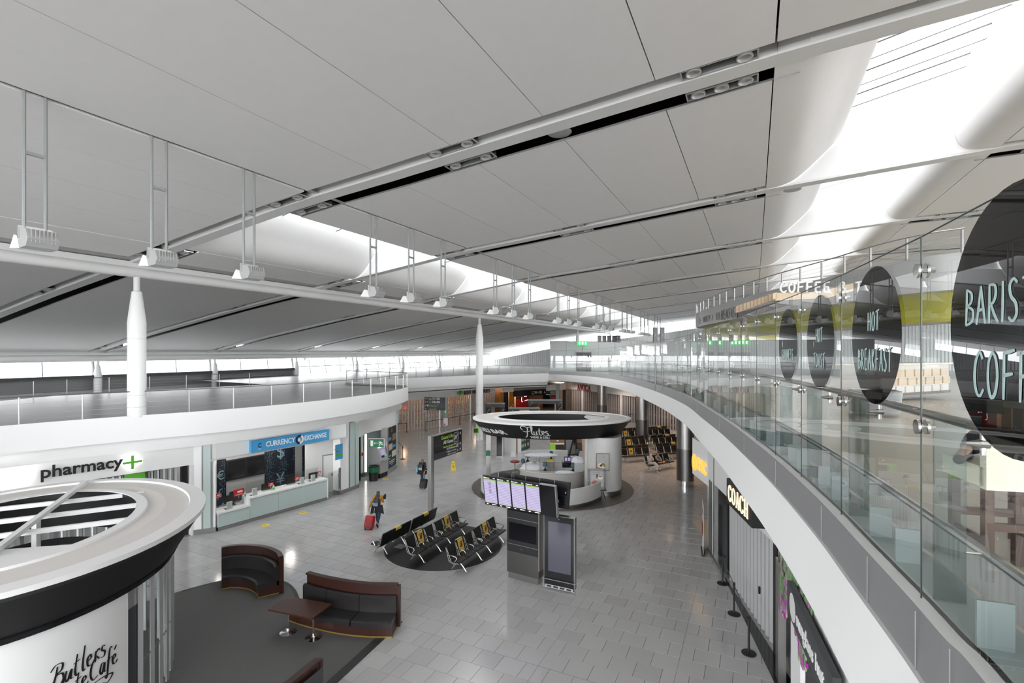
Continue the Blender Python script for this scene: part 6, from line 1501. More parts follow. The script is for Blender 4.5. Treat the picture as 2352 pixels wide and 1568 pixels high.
for y in (.93,.64): text(q,'Gates',fr@Matrix.Translation((.46,y+.04,0)),.11,.003)
text(q,'U.S. Preclearance',fr@Matrix.Translation((.46,.36,0)),.1,.003,fit=.85);text(q,'Airline Lounges',fr@Matrix.Translation((.46,.05,0)),.1,.003,fit=.75);q.build('lettering',d2)
q=mb('lime');
for y in (1.05,.78): text(q,'Geataí',fr@Matrix.Translation((.46,y+.03,0)),.11,.003)
text(q,'Réamhimréiteach SAM',fr@Matrix.Translation((.46,.48,0)),.1,.003,fit=1.0);text(q,'Tolglanna Aerlínte',fr@Matrix.Translation((.46,.17,0)),.1,.003,fit=.8);q.build('lettering',d2)
q=mb('letter');arrow(q,fr,.13,1.07,.14,P2)
for y in (.78,.44,.12): arrow(q,fr,.13,y,.14,math.pi)
plane_icon(q,fr,.33,1.07,.17);plane_icon(q,fr,.33,.78,.17);q.build('arrow',d2);q=mb('pale');q.box((-2.2+.33,-.08,2.6+.44),(.17,.004,.15));q.build('flag',d2)
mb('paper').box((-.02,-.1,1.55),(.42,.02,.7)).build('notice',d2);q=mb('redb');q.box((-.12,-.112,1.32),(.14,.004,.1));q.build('notice_print',d2);mb('exitg').box((-.06,-.08,2.5),(.1,.03,.24)).build('green_tag',d2);mb('mull').cyl((0,0,0),.2,.03).build('base',d2)
# ================================================================ cafe corner
ck=[(300,1392),(417,1357),(505,1334),(560,1328),(640,1333),(664,1340),(680,1356),(688,1374),(700,1386),(760,1398),(925,1428),(775,1568),(690,1660),(560,1820),(200,1820)]
cp=[gz(*p) for p in ck]
carp=struct('floor');mb('carpet').prism([(p.x,p.y) for p in cp],.002,.012).build('carpet',carp)
def band(P,w_,m_,nm):
    q=mb(m_);a=[p+Vector((0,0,.016)) for p in P];b=[p+Vector((0,0,.016)) for p in offs(P,w_)];q.strip(a,b);q.build(nm,carp)
band([cp[10],cp[11],cp[12],cp[13]],.26,'edge','carpet_edge');band(crom(cp[1:9],3),.12,'edge','carpet_edge')
def booth(P,name,label,nseat,side=1,h=1.2,sd=.60,ends=True):
    P=crom([Vector((p[0],p[1],0)) for p in P],5);o=P[len(P)//2].copy();t=thing(name,label,'sofa',o);S_=lambda Q,z:[p-o+Vector((0,0,z)) for p in Q]
    def solid(m_,d0,d1,z0,z1,nm,Q=P,par=t,rnd=False):
        a=offs(Q,d0*side);b=offs(Q,d1*side);q=mb(m_)
        if rnd:
            c=(z0+z1)/2;dd=(d1-d0)
            ra=offs(Q,(d0+.0)*side);k=.045
            lv=[(d0,z0),(d0,z1-k),(d0+k,z1),(d1-k,z1),(d1,z1-k),(d1,z0)]
            rows=[S_(offs(Q,d*side),z) for d,z in lv]
            for r1,r2 in zip(rows,rows[1:]): q.strip(r1,r2)
            for e in (0,-1): q.add([r[e] for r in rows],[tuple(range(len(rows)))])
        else:
            q.strip(S_(a,z0),S_(a,z1));q.strip(S_(b,z0),S_(b,z1));q.strip(S_(a,z1),S_(b,z1));q.strip(S_(a,z0),S_(b,z0))
            for e in (0,-1): q.add([S_(a,z0)[e],S_(b,z0)[e],S_(b,z1)[e],S_(a,z1)[e]],[(0,1,2,3)])
        return q.build(nm,par,smooth=rnd)
    solid('wood',-.08,.0,0,h,'back_panel');solid('wood',-.11,.05,h-.01,h+.05,'top_rail')
    solid('wood',.04,sd-.06,.05,.30,'base');solid('brass' if 'brass' in M else (mat('brass',(.35,.24,.05),.4,.6) and 'brass'),.03,sd-.05,0,.05,'kick_strip')
    n=len(P)-1
    for i in range(nseat):
        a=int(round(i*n/nseat));b=int(round((i+1)*n/nseat));Q=P[a:b+1]
        Q=[p.copy() for p in Q];Q[0]=Q[0].lerp(Q[1],.04);Q[-1]=Q[-1].lerp(Q[-2],.04)
        solid('leather',.10,sd,.30,.47,'seat_cushion',Q,rnd=True);solid('leather',.0,.16,.44,h-.26,'back_cushion',Q,rnd=True)
    if ends:
        for e in (-1,):
            i=len(P)-1 if e==-1 else 0;tdir=(P[-1]-P[-2]).normalized();v=offs(P,-.03*side)[i]-o+tdir*.04;mb('wood').box((v.x,v.y,h/2),(.09,.14,h),math.atan2(tdir.y,tdir.x)).build('end_post',t)
    return t
booth([w2(*p) for p in ((-10.3,17.75),(-9.9,17.95),(-9.3,17.95),(-8.7,17.75),(-8.15,17.35),(-7.85,16.95))],'curved_sofa','short curved dark leather sofa with wooden back near the round cafe kiosk',2,1,sd=.72)
booth([w2(*p) for p in ((-6.45,15.75),(-5.95,15.5),(-5.0,15.15),(-4.2,14.98),(-3.42,14.95))],'curved_sofa','long dark leather sofa with wooden back behind the brown table',3,1,sd=.70)
p3=[w2(-4.42,11.35),w2(-4.62,10.8),w2(-4.95,10.0),w2(-5.4,9.0)]
booth(p3[::-1],'curved_sofa','wooden backed sofa seen from behind at the bottom picture edge',2,-1,sd=.6)
bd=thing('back_board','dark grey panel board fixed behind the bottom edge sofa','panel',(*p3[0],0));pb_=Pl(p3[0],p3[2]);
mb('slate').box(pb_.pt(.75,.55,-.16 if pb_.n.dot(RIGHT)<0 else .16)-bd.location,(1.5,.03,1.05),pb_.rz).build('board',bd)
tc_=[gz(*p,.74) for p in ((615,1399),(662,1369),(763,1386),(718,1420))];ctr_=sum(tc_,Vector())/4
tb_=thing('cafe_table','brown wooden rectangular cafe table on two chrome pedestals','table',(ctr_.x,ctr_.y,0));q=mb('woodt');q.prism([(p.x-ctr_.x,p.y-ctr_.y) for p in tc_],.70,.745);q.build('tabletop',tb_)
for px,py in ((662,1452),(720,1464)):
    v=gz(px,py)-Vector((ctr_.x,ctr_.y,0));q=mb('chrome');q.lathe([(0,0),(.235,0),(.235,.012),(.05,.025),(.028,.05),(.028,.70)],v,24);q.build('pedestal',tb_,smooth=True)
# ================================================================ stanchions, stickers, small floor things
def stanchion(p,label,group,nxt=None,h=.98):
    t=thing('barrier_post',label,'barrier post',p,0,group);mb('black').lathe([(0,0),(.19,0),(.19,.02),(.04,.045),(0,.045)],n=20).build('base',t,smooth=True);mb('black').lathe([(.028,.03),(.028,h-.1),(.04,h-.1),(.04,h),(0,h)],n=10).build('post',t)
    if nxt is not None:
        v=nxt-p;d=v.normalized()*.04;a=Vector((d.x,d.y,h-.06));b=Vector((v.x-d.x,v.y-d.y,h-.06));n_=Vector((0,0,.026));q=mb('black');m_=(a+b)/2-Vector((0,0,.02));q.add([a-n_,m_-n_,b-n_,b+n_,m_+n_,a+n_],[(0,1,4,5),(1,2,3,4)]);q.build('belt',t)
pz=[gz(1660,1340),gz(1686,1410),gz(1720,1500)]
for i,p in enumerate(pz): stanchion(p,['black barrier post farthest along the coach shutter','middle black barrier post by the coach shutter','nearest black barrier post by the coach shutter'][i],'barrier posts by the coach shutter',pz[i+1] if i<2 else None)
pz=[gz(934,992),gz(860,1000)];stanchion(pz[0],'black barrier post at the end of the souvenir shop belt, left','barrier posts by the souvenir shop',pz[1])
pz=[gz(978,989),gz(1056,974),gz(1090,967)]
for i,p in enumerate(pz): stanchion(p,['black barrier post left of the small gates sign','black barrier post right of the small gates sign','black barrier post beside the tall slim column'][i],'barrier posts by the souvenir shop',pz[i+1] if i<2 else None)
pz=[gz(911,1037),gz(925,1054)]
for i,p in enumerate(pz): stanchion(p,['black barrier post behind the advert panel','black barrier post in front of the advert panel end'][i],'barrier posts by the advert',pz[1] if i==0 else None)
pz=[gz(1446,969),gz(1493,975),gz(1560,990)]
for i,p in enumerate(pz): stanchion(p,['black barrier post by the brown shutter, left of the steel columns','black barrier post between the two steel columns','black barrier post behind the right steel column'][i],'barrier posts by the brown shutter',pz[i+1] if i<2 else None)
for px,py,l in ((609,1206,'yellow round floor sticker nearest the counter step'),(696,1177,'yellow round floor sticker in front of the middle counter panel'),(886,1100,'yellow round floor sticker by the cash machine')):
    t=thing('floor_sticker',l,'sticker',gz(px,py),0,'yellow floor stickers');mb('yellow').cyl((0,0,.001),.2,.003,24).build('disc',t);q=mb('woodk');q.box((0,.03,.005),(.18,.03,.001)).box((0,-.05,.005),(.12,.03,.001));q.build('print',t)
ws=thing('wet_floor_sign','yellow folding wet floor warning sign standing on the tiles','warning sign',gz(1041,1079),A+.2)
for s in (-1,1):
    R=Matrix.Rotation(s*.2,3,'X');q=mb('yellow');q.extr([(-.17,-.02+s*.14,0),(.17,-.02+s*.14,0),(.10,-.02,.62),(-.10,-.02,.62)],(0,.03,0));q.build('leaf',ws)
q=mb('redb');q.extr([(-.06,-.125,.26),(.06,-.125,.26),(0,-.09,.38)],(0,-.004,0));q.build('symbol',ws);q=mb('black');q.box((0,-.15,.18),(.14,.01,.02)).box((0,-.085,.46),(.12,.01,.02));q.build('print',ws)
# steel clad columns under the right deck
def steelcol(p,r,label):
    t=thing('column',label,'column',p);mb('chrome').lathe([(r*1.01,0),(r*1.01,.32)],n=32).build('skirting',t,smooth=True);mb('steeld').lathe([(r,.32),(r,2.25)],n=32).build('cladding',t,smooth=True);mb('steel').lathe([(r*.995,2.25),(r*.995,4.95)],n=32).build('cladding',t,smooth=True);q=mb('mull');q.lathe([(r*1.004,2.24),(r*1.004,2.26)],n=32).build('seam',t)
steelcol(gz(1574,1113),.52,'thick brushed steel column in front of the far benches, nearest')
steelcol(gz(1475,1022),.55,'brushed steel column behind the deli kiosk roof and benches')
steelcol(gz(1383,976)+Vector((0,0,0)),.52,'brushed steel column beside the avoca lettering')
bb_=thing('blue_bin','small blue bin on the floor by the brown shutter','bin',gz(1547,985));mb('signblue').lathe([(0,0),(.28,0),(.33,.8),(0,.8)],n=18).build('body',bb_,smooth=True);mb('letter').lathe([(.30,.3),(.315,.55)],n=18).build('label',bb_);mb('darkcloth').lathe([(.34,.8),(.34,.9),(0,.95)],n=18).build('lid',bb_)
bnr=thing('banner_stand','white roller banner with red print leaning by the steel end post','banner',gz(1614,1268));v=gz(1611,1225)-gz(1617,1273)
dirb=Vector((v.x,v.y,0)).normalized();q=mb('paper');zb=2.05;q.extr([dirb*-.42+Vector((0,0,.08)),dirb*.42+Vector((0,0,.08)),dirb*.42+Vector((.0,0,zb)),dirb*-.42+Vector((0,0,zb))],Vector((dirb.y,-dirb.x,0))*.012);q.build('print',bnr)
nb=Vector((dirb.y,-dirb.x,0));nb=nb if nb.dot(-Vector(gz(1614,1268)))>0 else -nb
q=mb('maroon');q.extr([dirb*-.36+nb*.016+Vector((0,0,.75)),dirb*.3+nb*.016+Vector((0,0,.75)),dirb*.3+nb*.016+Vector((0,0,1.25)),dirb*-.36+nb*.016+Vector((0,0,1.25))],nb*.004);q.extr([dirb*-.3+nb*.016+Vector((0,0,1.62)),dirb*.2+nb*.016+Vector((0,0,1.62)),dirb*.2+nb*.016+Vector((0,0,1.78)),dirb*-.3+nb*.016+Vector((0,0,1.78))],nb*.004);q.build('lettering',bnr)
q=mb('mull');q.tube([dirb*.1-nb*.02+Vector((0,0,.0)),dirb*.05-nb*.03+Vector((0,0,zb))],.012,5);q.build('pole',bnr);q=mb('black');q.box((0,0,.04),(.9,.12,.08),math.atan2(dirb.y,dirb.x));q.build('base',bnr)
fw=thing('doormat','pale wedge floor mat by the steel end post','mat',gz(1630,1235));pw=[gz(*p)-fw.location for p in ((1592,1196),(1627,1192),(1627,1250))];mb('woodl').prism([(p.x,p.y) for p in pw],.002,.012).build('mat',fw)
# ================================================================ lamps in the roof
def floodlight(y,label):
    t=thing('floodlight',label,'floodlight',(-12.46,y,10.42),0,'floodlights on hanging rods')
    for s in (-.16,.16): mb('rodg').tube([(.0,s,.12),(.0,s,2.72)],.032,8).build('rod',t)
    mb('rodg').box((0,0,1.55),(.06,.30,.06)).build('crossbar',t);mb('alu').box((0,0,.12),(.05,.5,.06)).build('yoke',t)
    q=mb('silver');q.extr([(.0,-.24,.12),(.28,-.24,.06),(.36,-.24,-.12),(.28,-.24,-.26),(.02,-.24,-.28),(-.06,-.24,-.06)],(0,.48,0));q.build('housing',t)
    q=mb('white');q.extr([(-.06,-.23,-.05),(.02,-.23,-.28),(-.40,-.23,-.24),(-.22,-.23,.0)],(0,.46,0));q.build('visor',t)
    q=mb('silver')
    for i in range(7): q.box((.335,-.18+i*.06,-.06),(.03,.012,.24))
    q.build('cooling_fin',t)
    for s in (-.25,.25): mb('alu').box((0.02,s,.02),(.06,.02,.22)).build('bracket_arm',t)
    return t
fp_=None
for k in range(-2,8):
    for j,dy in enumerate((-7.13,-4.9,-2.6)):
        y=Y0+k*BAY+dy+ (0 if k else 0)
        if y<3 or y>86: continue
        idx=(k+2)*3+j
        lab=f'white floodlight on twin rods behind the camera, number {idx+1}'
        if y>2 : lab=f'floodlight on twin hanging rods, {["nearest","middle","farthest"][j]} of three in the {ords[max(k,0)]} roof bay'
        if fp_ is None: fp_=floodlight(y,lab)
        else: copy_tree(fp_,(-12.46,y,10.42),0,lab)
def downlight(x,dy,n,w_):
    t=thing('recessed_downlight','x','ceiling light',(x,0,zc(x)),0,'recessed downlights along the roof beams')
    q=mb('silver');h=w_/2
    for c,d in (((0,-.17,0),(w_,.03,.03)),((0,.17,0),(w_,.03,.03)),((-h,0,0),(.03,.37,.03)),((h,0,0),(.03,.37,.03))): q.box(c,d)
    q.build('frame',t);mb('black').box((0,0,.16),(w_,.34,.02)).build('backing',t);q=mb('mull');q.box((0,-.165,.08),(w_,.01,.14)).box((0,.165,.08),(w_,.01,.14));q.build('tray_side',t)
    for i in range(n):
        lx=(i-(n-1)/2)*(w_-.5)/max(1,n-1)*1.0
        q=mb('silver');q.lathe([(.10,.06),(.155,.03),(.165,-.03),(.14,-.035),(.10,.02)],(lx,0,0),16);lp=q.build('lamp_ring',t,smooth=True);mb('lampglass').lathe([(0,.03),(.06,.02),(.10,.0)],(lx,0,.01),12).build('lamp',lp)
    sl_=(zc(x+.5)-zc(x-.5));t.rotation_euler=(0,-math.atan(sl_),0);return t
spots_=[(-7.3,-.46,2,1.5,'near'),(-7.3,.55,2,1.5,'far'),(-.68,-.46,2,1.5,'near'),(-.68,.55,3,1.5,'far'),(-13.55,-.46,2,1.5,'near'),(-13.55,.55,2,1.5,'far'),(-21.3,-.46,2,1.4,'near'),(-21.0,.55,2,1.4,'far'),(8.6,-.46,2,1.5,'near'),(8.6,.55,3,1.5,'far'),(-29.5,-.46,2,1.4,'near'),(-45.5,-.46,2,1.4,'near'),(-45.2,.55,2,1.4,'far')]
where={-7.3:'over the hall centre',-.68:'by the right skylight',-13.55:'by the floodlight slot',-21.3:'beside the tube beam',-21.0:'beside the tube beam',8.6:'right of the skylight',-29.5:'over the left gallery',-45.5:'by the left windows',-45.2:'by the left windows'}
for x,dy,n,w_,sd_ in spots_:
    pr=None
    for k in range(0,9):
        y=Y0+k*BAY
        if y>88: continue
        lab=f'recessed {"triple" if n==3 else "twin"} downlight on the {sd_} side of the {ords[k]} roof beam {where[x]}'
        if pr is None: pr=downlight(x,dy,n,w_);pr['label']=lab;pr.location.y=y+dy;pr.location.z+=.02
        else: 
            c=copy_tree(pr,(pr.location.x,y+dy,pr.location.z),None,lab)
for k in range(1,6):
    for x in (-45.5,): 
        p=Vector((x-.45,Y0+k*BAY-.46,zc(x)+.0));t=thing('lit_spot',f'small lit ceiling spot by the left windows at the {ords[k]} roof beam','ceiling light',p);mb('glow').lathe([(0,-.03),(.09,-.03),(.1,.0)],n=12).build('lamp',t)
sp=thing('ceiling_speaker','round grey speaker disc hanging in the roof slot over the hall','speaker',(-4.62,Y0+.58,13.95));mb('silver').lathe([(0,-.03),(.30,-.03),(.33,0),(.30,.05),(.24,.28),(0,.28)],n=28).build('disc',sp,smooth=True)
for i,(x,k) in enumerate(((2.2,1),(1.0,3))): t=copy_tree(sp,(x-.9,Y0+k*BAY+.58,zc(x)),None,f'round grey speaker disc in the {ords[k]} roof slot near the right skylight')
print('floor things done')
# ================================================================ people
_pend=[]
def skin(name,nodes,edges,m,parent=None,loc=None,rz=0.,root=None,sub=1):
    ks=list(nodes);me=bpy.data.meshes.new(name);me.from_pydata([nodes[k][0] for k in ks],[(ks.index(a),ks.index(b)) for a,b in edges],[])
    o=bpy.data.objects.new(name,me);C.objects.link(o)
    md=o.modifiers.new('s','SKIN');md.use_smooth_shade=True
    sv=me.skin_vertices[0].data
    for i,k in enumerate(ks):
        r=nodes[k][1];sv[i].radius=(r,r) if not isinstance(r,tuple) else r
        sv[i].use_root=(k==(root or ks[0]))
    ss=o.modifiers.new('u','SUBSURF');ss.levels=sub;ss.render_levels=sub
    if parent is not None: o.parent=parent
    if loc is not None: o.location=loc;o.rotation_euler=(0,0,rz)
    _pend.append((o,m));return o
def hand(N,Ed,side,w,dirv,palm_n,curl=.5):
    d=Vector(dirv).normalized();n=Vector(palm_n).normalized();s=d.cross(n).normalized()*side
    w=Vector(w);pk=f'palm{side}';N[pk]=(w+d*.06,(.034,.02));Ed.append((f'wr{side}',pk))
    for i,(o_,l_) in enumerate(((-.028,.065),(-.009,.078),(.01,.074),(.028,.058))):
        a=f'f{side}{i}a';b=f'f{side}{i}b';N[a]=(w+d*(.10)+s*o_,.0095);N[b]=(w+d*(.10+l_*(1-curl*.5))+s*o_+n*l_*curl,.008);Ed+= [(pk,a),(a,b)]
    a=f't{side}a';b=f't{side}b';N[a]=(w+d*.055-s*.045+n*.01,.011);N[b]=(w+d*.095-s*.055+n*.03,.009);Ed+=[(f'wr{side}',a),(a,b)]
def body(P,label,loc,rz,hands=True,group=None,face=True):
    """P: joint positions; returns the person object (skin) for clothes and hair to hang on"""
    N={'pelvis':(P['pelvis'],.115),'belly':(P['belly'],.11),'chest':(P['chest'],.125),'neck':(P['neck'],.05),'head':(P['head'],(.078,.09)),'crown':(P['crown'],(.07,.085))}
    Ed=[('pelvis','belly'),('belly','chest'),('chest','neck'),('neck','head'),('head','crown')]
    for s in (-1,1):
        N[f'sh{s}']=(P[f'sh{s}'],.052);N[f'el{s}']=(P[f'el{s}'],.038);N[f'wr{s}']=(P[f'wr{s}'],.026)
        N[f'hip{s}']=(P[f'hip{s}'],.085);N[f'kn{s}']=(P[f'kn{s}'],.055);N[f'an{s}']=(P[f'an{s}'],.036);N[f'to{s}']=(P[f'to{s}'],.034)
        Ed+=[('chest',f'sh{s}'),(f'sh{s}',f'el{s}'),(f'el{s}',f'wr{s}'),('pelvis',f'hip{s}'),(f'hip{s}',f'kn{s}'),(f'kn{s}',f'an{s}'),(f'an{s}',f'to{s}')]
        if hands: hand(N,Ed,s,P[f'wr{s}'],P.get(f'hd{s}',Vector(P[f'wr{s}'])-Vector(P[f'el{s}'])),P.get(f'pn{s}',(-s,.2,0)))
    o=skin('person',N,Ed,'skin',loc=loc,rz=rz,root='pelvis');tag(o,label,'person',group)
    h=Vector(P['head']);f=Vector(P.get('look',(0,1,0))).normalized();u=(Vector(P['crown'])-h).normalized();r=f.cross(u).normalized()
    q=mb('skin');c=h+f*.088+u*.015;q.extr([c-r*.014-u*.02,c+r*.014-u*.02,c+u*.03],f*.02);q.build('nose',o)
    for s in (-1,1):
        q=mb('letter');e=h+f*.082+u*.035+r*s*.032;q.lathe([(0,-.008),(.011,0),(0,.008)],e,8);ey=q.build('eye',o);q=mb('black');q.lathe([(0,-.005),(.006,0),(0,.005)],e+f*.008,6);q.build('pupil',ey)
        q=mb('skin');e=h+r*s*.082+u*.02;q.lathe([(0,-.03),(.014,0),(0,.03)],e,6);q.build('ear',o)
    q=mb('maroon');c=h+f*.086-u*.032;q.extr([c-r*.022,c+r*.022,c-u*.008],f*.004);q.build('mouth',o)
    return o
def cloth(o,name,P,parts,m,add=.016,cuff=1.0):
    N={};Ed=[]
    if 'top' in parts:
        N={'chest':(P['chest'],.125+add),'belly':(P['belly'],.118+add),'hem':(Vector(P['pelvis'])+(Vector(P['pelvis'])-Vector(P['belly']))*.1,.125+add),'collar':(Vector(P['neck'])*.6+Vector(P['chest'])*.4,.06+add)}
        Ed=[('chest','belly'),('belly','hem'),('chest','collar')]
        for s in (-1,1):
            w_=Vector(P[f'el{s}']).lerp(Vector(P[f'wr{s}']),.93)
            N[f'sh{s}']=(P[f'sh{s}'],.055+add);N[f'el{s}']=(P[f'el{s}'],.042+add);N[f'wr{s}']=(w_,.032+add);Ed+=[('chest',f'sh{s}'),(f'sh{s}',f'el{s}'),(f'el{s}',f'wr{s}')]
        return skin(name,N,Ed,m,o,root='chest')
    if 'legs' in parts:
        N={'pelvis':(P['pelvis'],.12+add),'waist':(Vector(P['pelvis']).lerp(Vector(P['belly']),.4),.112+add)};Ed=[('pelvis','waist')]
        for s in (-1,1):
            a_=Vector(P[f'kn{s}']).lerp(Vector(P[f'an{s}']),.9);N[f'hip{s}']=(P[f'hip{s}'],.088+add);N[f'kn{s}']=(P[f'kn{s}'],.058+add);N[f'an{s}']=(a_,(.038+add)*cuff);Ed+=[('pelvis',f'hip{s}'),(f'hip{s}',f'kn{s}'),(f'kn{s}',f'an{s}')]
        return skin(name,N,Ed,m,o,root='pelvis')
def shoes(o,P,m):
    for s in (-1,1):
        a=Vector(P[f'an{s}']);t=Vector(P[f'to{s}']);d=(t-a);hl=a-d*.35;hl.z=min(a.z-.02,hl.z);
        skin('shoe',{'a':(a-Vector((0,0,.025)),.043),'h':(Vector((hl.x,hl.y,t.z)) if abs(d.z)<.12 else hl,.038),'t':(t+d.normalized()*.04,.036)},[('a','h'),('a','t')],m,o)
def hair(o,P,m,length=.42):
    h=Vector(P['head']);c=Vector(P['crown']);f=Vector(P.get('look',(0,1,0))).normalized()
    skin('hair',{'c':(c+Vector((0,0,.015))-f*.015,.088),'b':(h-f*.05+Vector((0,0,.01)),.085),'n':(h-f*.09-Vector((0,0,length*.45)),(.095,.05)),'e':(h-f*.10-Vector((0,0,length)),(.06,.03))},[('c','b'),('b','n'),('n','e')],m,o)
def walk(swing,pull=-1,lean=.03):
    P={'pelvis':(0,0,.93),'belly':(0,.01,1.07),'chest':(0,lean,1.25),'neck':(0,lean+.02,1.43),'head':(0,lean+.05,1.545),'crown':(0,lean+.045,1.61)}
    for s in (-1,1):
        P[f'sh{s}']=(s*.165,lean,1.365);P[f'hip{s}']=(s*.085,0,.88)
    P.update({'kn-1':(-.09,.10,.50),'an-1':(-.09,.16,.085),'to-1':(-.09,.29,.035),'kn1':(.09,-.04,.48),'an1':(.10,-.34,.17),'to1':(.10,-.27,.04)})
    return P
# walker with the red case
P=walk(1);P.update({'el-1':(-.27,-.10,1.12),'wr-1':(-.33,-.26,.90),'hd-1':(-.1,-.3,-.95),'el1':(.24,.05,1.10),'wr1':(.14,.24,1.18),'hd1':(-.5,.6,.5)})
l1=gz(868,1207);rz1=A-.10
pe=body(P,'woman walking away in mustard jumper and jeans, pulling a red suitcase',l1,rz1);cloth(pe,'jumper',P,'top','mustard');cloth(pe,'jeans',P,'legs','denim',.006);shoes(pe,P,'darkcloth');hair(pe,P,'hairb',.40)
q=mb('darkcloth');q.extr([(-.24,-.155,1.02),(.26,-.155,1.02),(.34,-.18,.62),(.1,-.20,.70),(-.30,-.18,.60)],(0,.06,0));q.build('tied_jacket',pe)
def backpack(label,loc,rz,m):
    t=thing('backpack',label,'backpack',loc,rz);q=mb(m)
    rows=[[(sx*.5*w,-.13-d*sy,z) for sx,sy in ((-1,0),(-.8,.8),(0,1),(.8,.8),(1,0))] for w,d,z in ((.10,.05,.42),(.26,.13,.38),(.30,.17,.2),(.30,.18,.05),(.22,.12,0))]
    for a,b in zip(rows,rows[1:]): q.strip(a,b)
    q.add(rows[0],[(0,1,2,3,4)]);q.add(rows[-1],[(4,3,2,1,0)]);q.build('bag',t,smooth=True);q=mb('black')
    for s in (-1,1): q.tube([(s*.08,-.13,.40),(s*.10,-.02,.47),(s*.11,.10,.40)],.016,5);
    q.build('strap',t);q=mb('mull');q.box((0,-.30,.14),(.22,.03,.14));q.build('front_pocket',t);return t
v=Matrix.Rotation(rz1,3,'Z')@Vector((0,-.02,0));backpack('navy backpack worn by the walker in the mustard jumper',l1+v+Vector((0,0,.95)),rz1,'navy')
tl_bag=thing('dark_bag','dark furry bag carried on the right arm of the mustard walker','bag',l1+Matrix.Rotation(rz1,3,'Z')@Vector((.22,.22,1.18)),rz1)
skin('bag_body',{'a':((0,0,0),.09),'b':((.02,.03,.16),.07),'c':((.06,.05,.25),.03)},[('a','b'),('b','c')],'darkcloth',tl_bag)
def suitcase(label,loc,rz,m,h=.62,w_=.42,d=.26,tilt=-.35,hl=.48):
    t=thing('suitcase',label,'suitcase',loc,rz);R=Matrix.Rotation(tilt,3,'X');q=mb(m)
    rd=.05;n=4
    def ring(w2_,d2_,z):
        out=[]
        for cx_,cy_,a0 in ((1,1,0),(-1,1,1),(-1,-1,2),(1,-1,3)):
            for k in range(n+1):
                a=a0*math.pi/2+k*math.pi/2/n;out.append(R@Vector((cx_*(w2_/2-rd)+math.cos(a)*rd,cy_*(d2_/2-rd)+math.sin(a)*rd,z)))
        return out
    rows=[ring(w_-.06,d-.06,.06),ring(w_,d,.10),ring(w_,d,h-.04),ring(w_-.06,d-.06,h)]
    for a,b in zip(rows,rows[1:]): q.strip(a,b,closed=True)
    q.add(rows[-1],[tuple(range(len(rows[-1])))]);q.add(rows[0],[tuple(range(len(rows[0])))[::-1]]);q.build('shell',t,smooth=True)
    q=mb('maroon' if m=='red' else 'black');q.box(R@Vector((0,-d/2-.005,h*.42)),(w_*.8,.02,h*.5),R=R);q.build('front_pocket',t)
    for s in (-1,1):
        q=mb('rubber');c=Vector((s*(w_/2-.06),-.02,.035));q.tube([c-Vector((.02,0,0)),c+Vector((.02,0,0))],.035,10);q.build('wheel',t)
    q=mb('alu');
    for s in (-.1,.1): q.tube([R@Vector((s,d/2-.06,h)),R@Vector((s,d/2-.06,h+hl))],.010,5)
    q.tube([R@Vector((-.11,d/2-.06,h+hl)),R@Vector((.11,d/2-.06,h+hl))],.016,6);q.build('pull_handle',t);return t
suitcase('bright red wheeled suitcase pulled by the mustard walker',gz(846,1216),rz1-.15,'red')
# walker in black
P=walk(-1);P.update({'el1':(.25,-.10,1.12),'wr1':(.26,-.26,.92),'hd1':(0,-.3,-.9),'el-1':(-.24,.05,1.10),'wr-1':(-.16,.2,1.0)})
l2=gz(970,1115);rz2=A-.25
pe=body(P,'woman walking away in black coat and dark jeans, pulling a black suitcase',l2,rz2);cloth(pe,'coat',P,'top','darkcloth',.035);cloth(pe,'jeans',P,'legs','denim',.006);shoes(pe,P,'pale');hair(pe,P,'hairl',.34)
q=mb('darkcloth');q.extr([(-.24,-.16,1.02),(.24,-.16,1.02),(.26,-.18,.72),(-.26,-.18,.72)],(0,.34,0));q.build('coat_skirt',pe)
backpack('black backpack worn by the walker in the black coat',l2+Vector((0,0,.95)),rz2,'black')
bb3=thing('shoulder_bag','small light blue bag at the left hip of the walker in black','bag',l2+Matrix.Rotation(rz2,3,'Z')@Vector((-.26,-.12,1.0)),rz2);mb('teall').box((0,0,0),(.1,.22,.26)).build('bag',bb3);bb3.children[0].data.materials[0]=mat('skyblue',(.15,.42,.62),.6);mb('black').tube([(0,-.08,.12),(0,0,.3),(0,.08,.12)],.01,5).build('strap',bb3)
suitcase('black wheeled suitcase pulled by the walker in the black coat',gz(971,1122),rz2-.1,'darkcloth',.58,.42,.25,-.3,.5)
# seated pair on a bench under the right deck
lb=Vector((*w2(9.75,34.4),0));face=(RIGHT*.55-FWD*.83).normalized();rzb=math.atan2(face.y,face.x)-math.pi/2
copy_tree(fproto,lb+Matrix.Rotation(rzb,3,'Z')@Vector((-.62,0,0)),rzb,'four seat black bench with the two seated people near the thick steel column')
def sit(dx=0):
    P={'pelvis':(dx,-.10,.53),'belly':(dx,-.13,.68),'chest':(dx,-.15,.86),'neck':(dx,-.13,1.05),'head':(dx,-.10,1.17),'crown':(dx,-.10,1.235)}
    for s in (-1,1): P[f'sh{s}']=(dx+s*.165,-.14,.98);P[f'hip{s}']=(dx+s*.085,-.06,.52)
    return P
P=sit();P.update({'el-1':(-.25,-.02,.78),'wr-1':(-.06,.14,.74),'hd-1':(1,.2,0),'el1':(.25,-.02,.78),'wr1':(.08,.16,.77),'hd1':(-1,.2,0),
 'kn-1':(-.09,.42,.50),'an-1':(-.10,.46,.09),'to-1':(-.10,.58,.035),'kn1':(.02,.40,.62),'an1':(-.05,.66,.34),'to1':(-.06,.77,.28),'look':(.0,1,-.05)})
